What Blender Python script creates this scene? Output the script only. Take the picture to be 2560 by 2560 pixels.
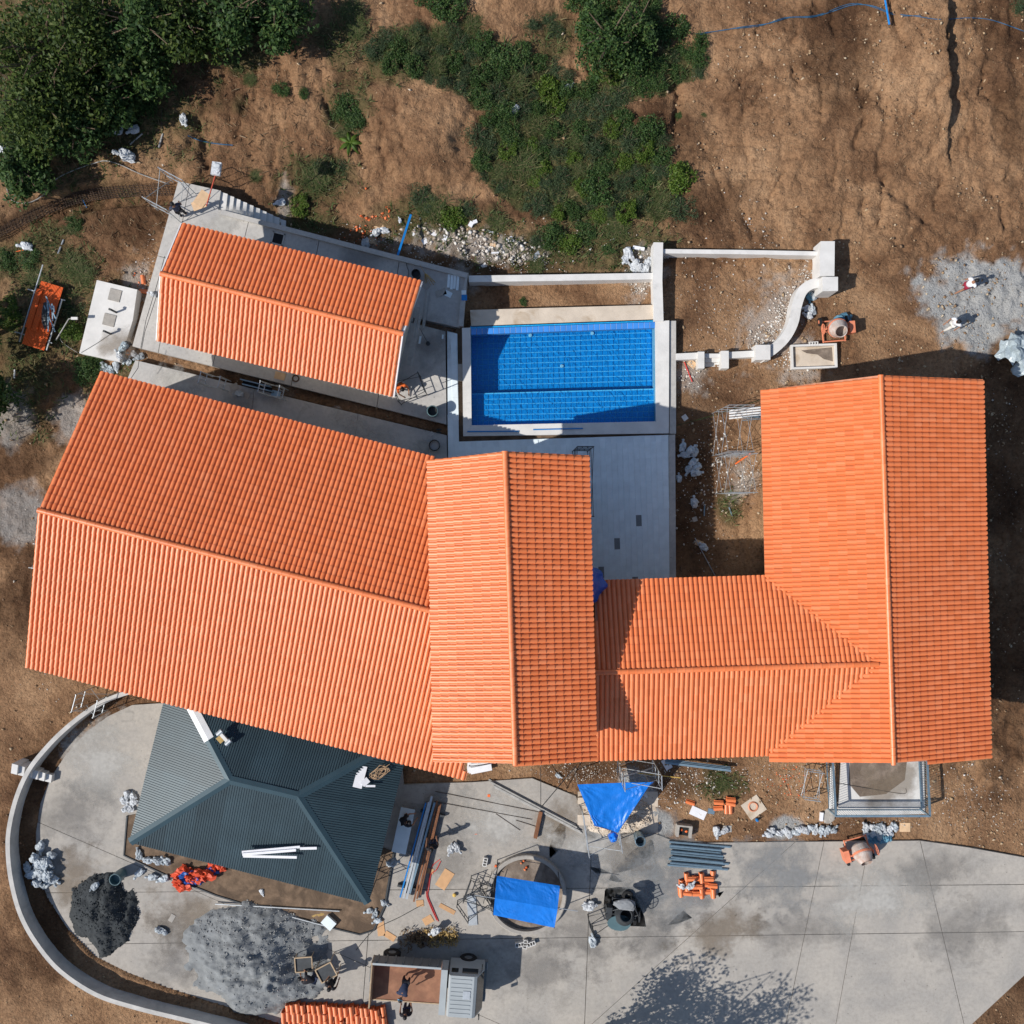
import bpy, bmesh, math, random
import numpy as np
from mathutils import Vector, Matrix, Euler

random.seed(11)
rng = np.random.default_rng(5)
scene = bpy.context.scene
col = scene.collection
for o in list(bpy.data.objects):
    bpy.data.objects.remove(o)

# ------------------------------------------------------------------ camera, sky, sun, exposure
CAMH = 44.0                      # the drone hovers 44 m above the pool terrace
S = 0.0187                       # metres per photo pixel at terrace level
cam_d = bpy.data.cameras.new('camera')
cam_d.sensor_width = 36.0
cam_d.lens = 36.0 * CAMH / (2560 * S)
cam_d.clip_start = 0.1
cam_d.clip_end = 3000.0
cam = bpy.data.objects.new('camera', cam_d)
cam.location = (0, 0, CAMH)
col.objects.link(cam)
scene.camera = cam

SUN_EL = math.radians(44.0)
SHADOW_AZ = math.radians(21.0)   # shadows run to +x, a little to +y
to_sun = Vector((-math.cos(SHADOW_AZ) * math.cos(SUN_EL), -math.sin(SHADOW_AZ) * math.cos(SUN_EL), math.sin(SUN_EL)))
world = bpy.data.worlds.new('World')
scene.world = world
world.use_nodes = True
wn = world.node_tree
sky = wn.nodes.new('ShaderNodeTexSky')
sky.sky_type = 'NISHITA'
sky.sun_disc = False
sky.sun_elevation = SUN_EL
sky.sun_rotation = math.atan2(to_sun.x, to_sun.y) % (2 * math.pi)
sky.air_density = 1.0
sky.dust_density = 0.6
wn.links.new(sky.outputs[0], wn.nodes['Background'].inputs[0])
wn.nodes['Background'].inputs[1].default_value = 0.108
sun_d = bpy.data.lights.new('sun', 'SUN')
sun_d.energy = 4.6
sun_d.angle = math.radians(0.5)
sun_d.color = (1.0, 0.955, 0.89)
sun = bpy.data.objects.new('sun', sun_d)
sun.rotation_euler = (-to_sun).to_track_quat('-Z', 'Y').to_euler()
sun.location = to_sun * 60
col.objects.link(sun)
scene.view_settings.view_transform = 'Standard'
scene.view_settings.look = 'None'
scene.view_settings.exposure = 0.0
scene.view_settings.gamma = 1.0
scene.view_settings.use_curve_mapping = False
scene.render.engine = 'CYCLES'
scene.cycles.max_bounces = 5
scene.cycles.diffuse_bounces = 3
scene.cycles.glossy_bounces = 2
scene.cycles.transmission_bounces = 3
scene.cycles.transparent_max_bounces = 6

# ------------------------------------------------------------------ placing helpers
def P(px, py, z=0.0):
    """real point at height z that the photo shows at pixel px, py"""
    k = (CAMH - z) / CAMH
    return Vector(((px - 1280) * S * k, (1280 - py) * S * k, z))

def inpoly(x, y, poly):
    r = False
    n = len(poly)
    j = n - 1
    for i in range(n):
        xi, yi = poly[i]
        xj, yj = poly[j]
        if (yi > y) != (yj > y) and x < (xj - xi) * (y - yi) / (yj - yi) + xi:
            r = not r
        j = i
    return r

def inpoly_np(x, y, poly):
    r = np.zeros(x.shape, bool)
    n = len(poly)
    j = n - 1
    for i in range(n):
        xi, yi = poly[i]
        xj, yj = poly[j]
        if yi != yj:
            c = ((yi > y) != (yj > y)) & (x < (xj - xi) * (y - yi) / (yj - yi) + xi)
            r ^= c
        j = i
    return r

def U(a, b):
    return random.uniform(a, b)

# ------------------------------------------------------------------ materials
MATS = {}
def ramp(nt, fac, stops):
    r = nt.nodes.new('ShaderNodeValToRGB')
    while len(r.color_ramp.elements) < len(stops):
        r.color_ramp.elements.new(0.5)
    for e, (p, c) in zip(r.color_ramp.elements, stops):
        e.position = p
        e.color = (*c, 1)
    nt.links.new(fac, r.inputs[0])
    return r.outputs[0]

def mix(nt, fac, a, b, mode='MIX'):
    m = nt.nodes.new('ShaderNodeMix')
    m.data_type = 'RGBA'
    m.blend_type = mode
    if isinstance(fac, (int, float)):
        m.inputs[0].default_value = fac
    else:
        nt.links.new(fac, m.inputs[0])
    for s, v in ((6, a), (7, b)):
        if isinstance(v, tuple):
            m.inputs[s].default_value = (*v, 1)
        else:
            nt.links.new(v, m.inputs[s])
    return m.outputs[2]

def math_n(nt, op, a, b=None):
    m = nt.nodes.new('ShaderNodeMath')
    m.operation = op
    for s, v in ((0, a), (1, b)):
        if v is None:
            continue
        if isinstance(v, (int, float)):
            m.inputs[s].default_value = v
        else:
            nt.links.new(v, m.inputs[s])
    return m.outputs[0]

def noise_n(nt, vec, scale, detail=4, rough=0.55, dist=0.0):
    n = nt.nodes.new('ShaderNodeTexNoise')
    n.inputs['Scale'].default_value = scale
    n.inputs['Detail'].default_value = detail
    n.inputs['Roughness'].default_value = rough
    n.inputs['Distortion'].default_value = dist
    nt.links.new(vec, n.inputs['Vector'])
    return n.outputs[0]

def new_mat(name):
    m = bpy.data.materials.new(name)
    m.use_nodes = True
    return m, m.node_tree, m.node_tree.nodes['Principled BSDF']

def bump_n(nt, bs, h, dist, strength=1.0):
    b = nt.nodes.new('ShaderNodeBump')
    b.inputs['Distance'].default_value = dist
    b.inputs['Strength'].default_value = strength
    nt.links.new(h, b.inputs['Height'])
    nt.links.new(b.outputs[0], bs.inputs['Normal'])

def pos_n(nt):
    return nt.nodes.new('ShaderNodeNewGeometry').outputs['Position']

def M(name, c, rough=0.75, var=0.12, scale=2.0, bump=0.0, bscale=30, metal=0.0, orand=0.0, c2=None, c2s=0.5, c2t=0.55, spec=0.4):
    """plain surface: base colour with noise mottling, optional second tone in blotches, bump and per-object tone"""
    if name in MATS:
        return MATS[name]
    m, nt, bs = new_mat(name)
    p = pos_n(nt)
    f = noise_n(nt, p, scale, 4, 0.6)
    lo = tuple(x * (1 - var) for x in c)
    hi = tuple(min(1, x * (1 + var)) for x in c)
    o = ramp(nt, f, [(0.3, lo), (0.7, hi)])
    if c2:
        g = noise_n(nt, p, c2s, 5, 0.62, 0.6)
        g = ramp(nt, g, [(c2t - 0.09, (0, 0, 0)), (c2t + 0.09, (1, 1, 1))])
        o = mix(nt, g, o, c2)
    if orand:
        oi = nt.nodes.new('ShaderNodeObjectInfo').outputs['Random']
        v = math_n(nt, 'ADD', math_n(nt, 'MULTIPLY', oi, 2 * orand), 1 - orand)
        h = nt.nodes.new('ShaderNodeHueSaturation')
        nt.links.new(o, h.inputs['Color'])
        nt.links.new(v, h.inputs['Value'])
        o = h.outputs[0]
    nt.links.new(o, bs.inputs['Base Color'])
    bs.inputs['Roughness'].default_value = rough
    bs.inputs['Metallic'].default_value = metal
    bs.inputs['Specular IOR Level'].default_value = spec
    if bump:
        bump_n(nt, bs, noise_n(nt, p, bscale, 3, 0.6), bump)
    MATS[name] = m
    return m

def island_mat(name, stops, rough=0.8, orand=True, spec=0.3, transl=0.0, bump=0.0, bscale=60, noise_amt=0.25, nscale=0.5):
    """colour picked per loose piece (leaf, tile, stone) plus slow drift over the place"""
    m, nt, bs = new_mat(name)
    g = nt.nodes.new('ShaderNodeNewGeometry')
    f = g.outputs['Random Per Island']
    if orand:
        oi = nt.nodes.new('ShaderNodeObjectInfo').outputs['Random']
        f = math_n(nt, 'FRACT', math_n(nt, 'ADD', f, oi))
    c = ramp(nt, f, stops)
    n = noise_n(nt, g.outputs['Position'], nscale, 3, 0.6)
    v = math_n(nt, 'ADD', math_n(nt, 'MULTIPLY', n, 2 * noise_amt), 1 - noise_amt)
    h = nt.nodes.new('ShaderNodeHueSaturation')
    nt.links.new(c, h.inputs['Color'])
    nt.links.new(v, h.inputs['Value'])
    c = h.outputs[0]
    nt.links.new(c, bs.inputs['Base Color'])
    bs.inputs['Roughness'].default_value = rough
    bs.inputs['Specular IOR Level'].default_value = spec
    if bump:
        bump_n(nt, bs, noise_n(nt, g.outputs['Position'], bscale, 4), bump)
    if transl:
        t = nt.nodes.new('ShaderNodeBsdfTranslucent')
        nt.links.new(c, t.inputs[0])
        mx = nt.nodes.new('ShaderNodeMixShader')
        mx.inputs[0].default_value = transl
        out = nt.nodes['Material Output']
        nt.links.new(bs.outputs[0], mx.inputs[1])
        nt.links.new(t.outputs[0], mx.inputs[2])
        nt.links.new(mx.outputs[0], out.inputs[0])
    MATS[name] = m
    return m

island_mat('tile', [(0.0, (0.74, 0.185, 0.052)), (0.3, (0.785, 0.205, 0.062)), (0.75, (0.81, 0.218, 0.070)), (0.94, (0.82, 0.245, 0.09)), (1.0, (0.70, 0.17, 0.05))],
           rough=0.44, spec=0.7, noise_amt=0.10, nscale=0.35)
island_mat('leaf_dark', [(0, (0.022, 0.052, 0.014)), (0.5, (0.042, 0.090, 0.022)), (0.85, (0.070, 0.125, 0.030)), (1, (0.11, 0.15, 0.04))], rough=0.6, transl=0.25, noise_amt=0.3)
island_mat('leaf_blue', [(0, (0.030, 0.056, 0.026)), (0.6, (0.058, 0.094, 0.042)), (1, (0.095, 0.135, 0.060))], rough=0.6, transl=0.22, noise_amt=0.3)
island_mat('leaf_lime', [(0, (0.050, 0.10, 0.012)), (0.6, (0.095, 0.16, 0.022)), (1, (0.15, 0.20, 0.035))], rough=0.55, transl=0.3, noise_amt=0.25)
island_mat('leaf_tree', [(0, (0.020, 0.042, 0.007)), (0.5, (0.046, 0.080, 0.013)), (0.9, (0.082, 0.118, 0.020)), (1, (0.12, 0.13, 0.035))], rough=0.6, transl=0.25, noise_amt=0.35)
island_mat('grass', [(0, (0.040, 0.065, 0.018)), (0.5, (0.070, 0.105, 0.028)), (0.8, (0.13, 0.13, 0.05)), (1, (0.20, 0.16, 0.08))], rough=0.7, transl=0.2, noise_amt=0.3)
island_mat('stone', [(0, (0.16, 0.10, 0.06)), (0.4, (0.30, 0.19, 0.11)), (0.75, (0.42, 0.30, 0.18)), (0.96, (0.50, 0.40, 0.28)), (1, (0.60, 0.55, 0.48))], rough=0.9, noise_amt=0.1)
island_mat('rubble', [(0, (0.30, 0.25, 0.20)), (0.35, (0.48, 0.42, 0.36)), (0.7, (0.62, 0.57, 0.51)), (1, (0.78, 0.76, 0.72))], rough=0.9, noise_amt=0.1, bump=0.01, bscale=25)
island_mat('shard', [(0, (0.55, 0.10, 0.03)), (0.6, (0.75, 0.17, 0.05)), (1, (0.70, 0.25, 0.12))], rough=0.75, noise_amt=0.1)
island_mat('gravel_grey', [(0, (0.20, 0.20, 0.20)), (0.6, (0.33, 0.33, 0.325)), (1, (0.46, 0.455, 0.44))], rough=0.95, noise_amt=0.1)
island_mat('gravel_dark', [(0, (0.022, 0.026, 0.028)), (0.6, (0.042, 0.047, 0.05)), (1, (0.075, 0.08, 0.085))], rough=0.9, noise_amt=0.1)
island_mat('twig', [(0, (0.10, 0.06, 0.035)), (0.6, (0.20, 0.13, 0.07)), (1, (0.34, 0.26, 0.16))], rough=0.9, noise_amt=0.1)
M('concrete', (0.41, 0.385, 0.355), 0.9, 0.10, 0.7, 0.004, 14, c2=(0.345, 0.332, 0.318), c2s=0.45, c2t=0.6, spec=0.2)
M('concrete_terrace', (0.50, 0.475, 0.44), 0.9, 0.13, 1.3, 0.004, 12, c2=(0.36, 0.35, 0.34), c2s=0.8, c2t=0.6, spec=0.2)
M('concrete_white', (0.66, 0.645, 0.62), 0.85, 0.08, 1.6, 0.003, 20, c2=(0.52, 0.51, 0.49), c2s=1.2, c2t=0.66, spec=0.2)
M('concrete_wall', (0.52, 0.50, 0.47), 0.9, 0.14, 1.8, 0.004, 16, c2=(0.40, 0.39, 0.37), c2s=1.0, c2t=0.6, spec=0.2)
M('sand_slab', (0.60, 0.51, 0.41), 0.95, 0.12, 1.5, 0.006, 18, c2=(0.42, 0.32, 0.22), c2s=0.9, c2t=0.62)
M('stucco', (0.60, 0.55, 0.47), 0.9, 0.06, 2.0, 0.003, 40)
M('white_paint', (0.78, 0.78, 0.77), 0.55, 0.05, 3.0)
M('board_white', (0.74, 0.74, 0.76), 0.6, 0.06, 3.0, orand=0.06)
M('paver', (0.74, 0.82, 0.85), 0.6, 0.06, 2.2, 0.002, 25, orand=0.035, spec=0.35)
M('paver_dark', (0.20, 0.215, 0.225), 0.6, 0.08, 2.5, orand=0.05)
M('grout', (0.30, 0.30, 0.29), 0.9, 0.1)
M('soil', (0.17, 0.115, 0.075), 0.95, 0.35, 2.2, 0.02, 9, c2=(0.10, 0.068, 0.045), c2s=1.2, c2t=0.52)
M('soil_grey', (0.25, 0.20, 0.16), 0.95, 0.3, 2.2, 0.02, 9, c2=(0.15, 0.115, 0.09), c2s=1.2, c2t=0.5)
M('steel', (0.50, 0.53, 0.55), 0.45, 0.12, 6.0, metal=0.6, orand=0.08)
M('steel_blue', (0.23, 0.33, 0.40), 0.4, 0.15, 5.0, metal=0.5, orand=0.15)
M('steel_dark', (0.05, 0.055, 0.06), 0.55, 0.2, 5.0, metal=0.3)
M('rust', (0.20, 0.085, 0.04), 0.8, 0.3, 6.0, orand=0.15)
M('red_steel', (0.45, 0.07, 0.035), 0.6, 0.2, 6.0)
M('rebar', (0.065, 0.042, 0.030), 0.8, 0.3, 6.0, orand=0.2)
M('roof_metal', (0.030, 0.054, 0.067), 0.45, 0.14, 0.9, metal=0.1, orand=0.14, spec=0.4)
M('roof_cap', (0.036, 0.068, 0.084), 0.4, 0.10, 1.2, metal=0.2, spec=0.5)
M('wood', (0.42, 0.31, 0.20), 0.8, 0.2, 5.0, orand=0.12)
M('wood_grey', (0.36, 0.35, 0.33), 0.85, 0.18, 5.0, orand=0.1)
M('plywood', (0.62, 0.42, 0.25), 0.8, 0.12, 4.0, orand=0.1)
M('cardboard', (0.56, 0.33, 0.17), 0.85, 0.1, 4.0, orand=0.08)
M('tarp_blue', (0.006, 0.165, 0.62), 0.38, 0.10, 2.0, 0.02, 7, spec=0.5)
M('tarp_navy', (0.010, 0.085, 0.36), 0.45, 0.15, 2.0, 0.02, 7)
M('tarp_red', (0.62, 0.075, 0.025), 0.55, 0.2, 3.0, 0.02, 7)
M('plastic_blue', (0.01, 0.20, 0.55), 0.35, 0.06, 3.0)
M('plastic_black', (0.018, 0.02, 0.022), 0.45, 0.1, 3.0)
M('plastic_teal', (0.10, 0.17, 0.19), 0.4, 0.1, 3.0, orand=0.1)
M('plastic_clear', (0.34, 0.40, 0.43), 0.3, 0.14, 5.0, 0.03, 9, spec=0.6)
M('sack', (0.40, 0.44, 0.47), 0.6, 0.35, 6.0, 0.03, 12, orand=0.16, spec=0.4)
M('sack_white', (0.50, 0.52, 0.54), 0.55, 0.3, 7.0, 0.03, 12, orand=0.12)
M('sack_blue', (0.10, 0.24, 0.33), 0.6, 0.25, 6.0, 0.03, 12, orand=0.15)
M('orange_sheet', (0.72, 0.125, 0.018), 0.5, 0.08, 2.0)
M('orange_plastic', (0.85, 0.16, 0.03), 0.45, 0.06, 2.0)
M('red_hose', (0.62, 0.06, 0.05), 0.5, 0.06, 2.0)
M('hose_blue', (0.02, 0.105, 0.21), 0.5, 0.15, 2.0)
M('yellow', (0.75, 0.50, 0.12), 0.6, 0.1, 3.0)
M('terracotta', (0.62, 0.26, 0.15), 0.8, 0.15, 4.0)
M('rubber', (0.012, 0.012, 0.013), 0.8, 0.2, 4.0)
M('glass_dark', (0.010, 0.014, 0.018), 0.08, 0.0, 1.0, spec=0.7)
M('truck_white', (0.36, 0.39, 0.40), 0.35, 0.06, 1.5, orand=0.0, spec=0.5)
M('truck_grey', (0.16, 0.17, 0.175), 0.5, 0.15, 2.0)
M('bed_wood', (0.27, 0.13, 0.075), 0.8, 0.25, 2.0, c2=(0.22, 0.10, 0.06), c2s=1.5)
M('mixer_drum', (0.50, 0.44, 0.40), 0.75, 0.2, 4.0, c2=(0.42, 0.28, 0.22), c2s=2.5)
M('mixer_orange', (0.72, 0.24, 0.13), 0.6, 0.15, 3.0)
M('skin', (0.30, 0.15, 0.09), 0.6, 0.05, 5.0)
M('hair', (0.008, 0.008, 0.010), 0.6, 0.2, 8.0)
M('cloth_white', (0.76, 0.77, 0.80), 0.8, 0.06, 5.0)
M('cloth_cream', (0.66, 0.64, 0.60), 0.8, 0.06, 5.0)
M('cloth_maroon', (0.27, 0.015, 0.04), 0.8, 0.1, 5.0)
M('cloth_black', (0.018, 0.017, 0.022), 0.85, 0.2, 5.0)
M('cloth_navy', (0.03, 0.04, 0.08), 0.85, 0.2, 5.0)
M('cloth_blue', (0.05, 0.20, 0.42), 0.8, 0.1, 5.0)
M('cloth_grey', (0.25, 0.26, 0.27), 0.85, 0.1, 5.0)
M('cap_blue', (0.10, 0.33, 0.52), 0.7, 0.1, 5.0)
M('bark', (0.13, 0.09, 0.06), 0.9, 0.3, 6.0, 0.02, 14)
M('straw', (0.40, 0.27, 0.10), 0.9, 0.3, 6.0)
M('pool_edge', (0.05, 0.25, 0.70), 0.25, 0.10, 3.0, orand=0.10, spec=0.6)
M('grout_white', (0.45, 0.52, 0.66), 0.8, 0.05)

def stained_concrete(name, base, dark, stain, joint=None):
    m, nt, bs = new_mat(name)
    p = pos_n(nt)
    c = ramp(nt, noise_n(nt, p, 0.5, 6, 0.62, 0.5), [(0.32, dark), (0.62, base)])
    c = mix(nt, 0.6, c, ramp(nt, noise_n(nt, p, 6.0, 6, 0.72), [(0.3, (0.72, 0.71, 0.70)), (0.55, (1, 1, 1)), (0.75, (1.12, 1.12, 1.1))]), 'MULTIPLY')
    s = ramp(nt, noise_n(nt, p, 0.9, 7, 0.7, 1.2), [(0.60, (0, 0, 0)), (0.72, (1, 1, 1))])
    c = mix(nt, math_n(nt, 'MULTIPLY', s, 0.7), c, stain)
    v = nt.nodes.new('ShaderNodeTexVoronoi'); v.inputs['Scale'].default_value = 2.3
    nt.links.new(p, v.inputs['Vector'])
    d = ramp(nt, v.outputs['Distance'], [(0.05, (1, 1, 1)), (0.085, (0, 0, 0))])
    c = mix(nt, math_n(nt, 'MULTIPLY', d, 0.5), c, (0.12, 0.11, 0.10))
    nt.links.new(c, bs.inputs['Base Color'])
    bs.inputs['Roughness'].default_value = 0.9
    bs.inputs['Specular IOR Level'].default_value = 0.2
    bump_n(nt, bs, noise_n(nt, p, 14, 4, 0.65), 0.006)
    MATS[name] = m
stained_concrete('concrete', (0.43, 0.395, 0.35), (0.335, 0.315, 0.29), (0.24, 0.225, 0.205))
stained_concrete('concrete_terrace', (0.52, 0.495, 0.46), (0.40, 0.39, 0.38), (0.30, 0.285, 0.265))

def stain_mat(name, c, strength):
    m, nt, bs = new_mat(name)
    tc = nt.nodes.new('ShaderNodeTexCoord')
    vl = nt.nodes.new('ShaderNodeVectorMath'); vl.operation = 'LENGTH'
    nt.links.new(tc.outputs['Object'], vl.inputs[0])
    p = pos_n(nt)
    n = noise_n(nt, p, 0.8, 8, 0.66, 0.15)
    f = math_n(nt, 'SUBTRACT', math_n(nt, 'ADD', math_n(nt, 'MULTIPLY', n, 1.8), -0.25), math_n(nt, 'MULTIPLY', vl.outputs['Value'], 0.55))
    f = ramp(nt, f, [(0.12, (0, 0, 0)), (0.55, (strength,) * 3)])
    nt.links.new(ramp(nt, noise_n(nt, p, 5, 4), [(0.3, tuple(x * .75 for x in c)), (0.7, c)]), bs.inputs['Base Color'])
    bs.inputs['Roughness'].default_value = 0.9
    t = nt.nodes.new('ShaderNodeBsdfTransparent')
    mx = nt.nodes.new('ShaderNodeMixShader')
    nt.links.new(f, mx.inputs[0]); nt.links.new(t.outputs[0], mx.inputs[1]); nt.links.new(bs.outputs[0], mx.inputs[2])
    nt.links.new(mx.outputs[0], nt.nodes['Material Output'].inputs[0])
    MATS[name] = m
stain_mat('stain_dark', (0.20, 0.19, 0.18), 0.32)
stain_mat('stain_soil', (0.27, 0.21, 0.15), 0.5)
stain_mat('stain_cement', (0.29, 0.30, 0.305), 0.6)
stain_mat('stain_pale', (0.58, 0.56, 0.52), 0.7)

def pool_tile_mat():
    m, nt, bs = new_mat('pool_tile')
    p = pos_n(nt)
    v = nt.nodes.new('ShaderNodeTexVoronoi')
    v.inputs['Scale'].default_value = 13.0
    nt.links.new(p, v.inputs['Vector'])
    sp = nt.nodes.new('ShaderNodeSeparateColor')
    nt.links.new(v.outputs['Color'], sp.inputs[0])
    c = ramp(nt, sp.outputs[0], [(0.0, (0.010, 0.31, 0.66)), (0.5, (0.013, 0.34, 0.70)), (0.85, (0.018, 0.37, 0.74)), (1.0, (0.03, 0.42, 0.80))])  # mottled blues imitate the rippling light web on the pool floor
    nt.links.new(c, bs.inputs['Base Color'])
    bs.inputs['Roughness'].default_value = 0.3
    MATS['pool_tile'] = m
pool_tile_mat()
M('pool_grout', (0.30, 0.72, 0.92), 0.7, 0.05)

def water_mat():
    m, nt, bs = new_mat('water')
    nt.nodes.remove(bs)
    p = pos_n(nt)
    h = noise_n(nt, p, 5.0, 3, 0.5, 0.8)
    b = nt.nodes.new('ShaderNodeBump')
    b.inputs['Distance'].default_value = 0.012
    nt.links.new(h, b.inputs['Height'])
    t = nt.nodes.new('ShaderNodeBsdfTransparent')
    t.inputs[0].default_value = (0.50, 0.80, 0.95, 1)
    g = nt.nodes.new('ShaderNodeBsdfGlossy')
    g.inputs['Roughness'].default_value = 0.04
    nt.links.new(b.outputs[0], g.inputs['Normal'])
    fr = nt.nodes.new('ShaderNodeFresnel')
    fr.inputs[0].default_value = 1.33
    nt.links.new(b.outputs[0], fr.inputs['Normal'])
    mx = nt.nodes.new('ShaderNodeMixShader')
    nt.links.new(fr.outputs[0], mx.inputs[0])
    nt.links.new(t.outputs[0], mx.inputs[1])
    nt.links.new(g.outputs[0], mx.inputs[2])
    nt.links.new(mx.outputs[0], nt.nodes['Material Output'].inputs[0])
    MATS['water'] = m
water_mat()

def ground_mat():
    m, nt, bs = new_mat('ground')
    p = pos_n(nt)
    a = nt.nodes.new('ShaderNodeVertexColor')
    a.layer_name = 'zones'
    sp = nt.nodes.new('ShaderNodeSeparateColor')
    nt.links.new(a.outputs['Color'], sp.inputs[0])
    gravel, grass, dark_zone, lime = sp.outputs[0], sp.outputs[1], sp.outputs[2], a.outputs['Alpha']
    n1 = noise_n(nt, p, 0.28, 6, 0.62, 0.4)
    base = ramp(nt, n1, [(0.26, (0.095, 0.049, 0.027)), (0.42, (0.205, 0.112, 0.060)), (0.54, (0.325, 0.188, 0.102)), (0.70, (0.44, 0.272, 0.155))])
    n2 = noise_n(nt, p, 7.0, 4, 0.65)
    base = mix(nt, 0.75, base, ramp(nt, n2, [(0.30, (0.45, 0.43, 0.42)), (0.50, (0.92, 0.92, 0.92)), (0.72, (1.25, 1.24, 1.22))]), 'MULTIPLY')
    v = nt.nodes.new('ShaderNodeTexVoronoi')
    v.inputs['Scale'].default_value = 8.5
    nt.links.new(p, v.inputs['Vector'])
    dot = ramp(nt, v.outputs['Distance'], [(0.16, (1, 1, 1)), (0.24, (0, 0, 0))])
    vs = nt.nodes.new('ShaderNodeSeparateColor')
    nt.links.new(v.outputs['Color'], vs.inputs[0])
    sel = ramp(nt, vs.outputs[0], [(0.72, (0, 0, 0)), (0.76, (1, 1, 1))])
    dot = mix(nt, 1.0, dot, sel, 'MULTIPLY')
    base = mix(nt, dot, base, (0.40, 0.28, 0.165))
    darkc = mix(nt, 0.8, base, (0.27, 0.24, 0.23), 'MULTIPLY')  # earth colour multiplied darker where the zone mask is set
    base = mix(nt, dark_zone, base, darkc)
    gn = noise_n(nt, p, 5.0, 4, 0.7)
    grc = ramp(nt, gn, [(0.3, (0.030, 0.035, 0.014)), (0.5, (0.062, 0.068, 0.026)), (0.7, (0.13, 0.10, 0.05))])
    base = mix(nt, grass, base, grc)
    vn = noise_n(nt, p, 22.0, 3, 0.7)
    gvc = ramp(nt, vn, [(0.3, (0.27, 0.275, 0.272)), (0.7, (0.48, 0.485, 0.475))])
    base = mix(nt, gravel, base, gvc)
    lc = ramp(nt, vn, [(0.3, (0.34, 0.30, 0.26)), (0.7, (0.60, 0.57, 0.53))])
    base = mix(nt, lime, base, lc)
    nt.links.new(base, bs.inputs['Base Color'])
    bs.inputs['Roughness'].default_value = 0.95
    bs.inputs['Specular IOR Level'].default_value = 0.15
    v2 = nt.nodes.new('ShaderNodeTexVoronoi')
    v2.inputs['Scale'].default_value = 5.0
    wv = nt.nodes.new('ShaderNodeMixRGB')
    nz = nt.nodes.new('ShaderNodeTexNoise')
    nz.inputs['Scale'].default_value = 3.0
    nt.links.new(p, nz.inputs['Vector'])
    wv.inputs[0].default_value = 0.18
    nt.links.new(p, wv.inputs[1]); nt.links.new(nz.outputs['Color'], wv.inputs[2])
    nt.links.new(wv.outputs[0], v2.inputs['Vector'])
    hh = math_n(nt, 'ADD', noise_n(nt, p, 8.0, 5, 0.68), math_n(nt, 'MULTIPLY', dot, 0.3))
    hh = math_n(nt, 'SUBTRACT', hh, math_n(nt, 'MULTIPLY', v2.outputs['Distance'], 0.12))
    bump_n(nt, bs, hh, 0.13)
    MATS['ground'] = m
ground_mat()

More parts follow.
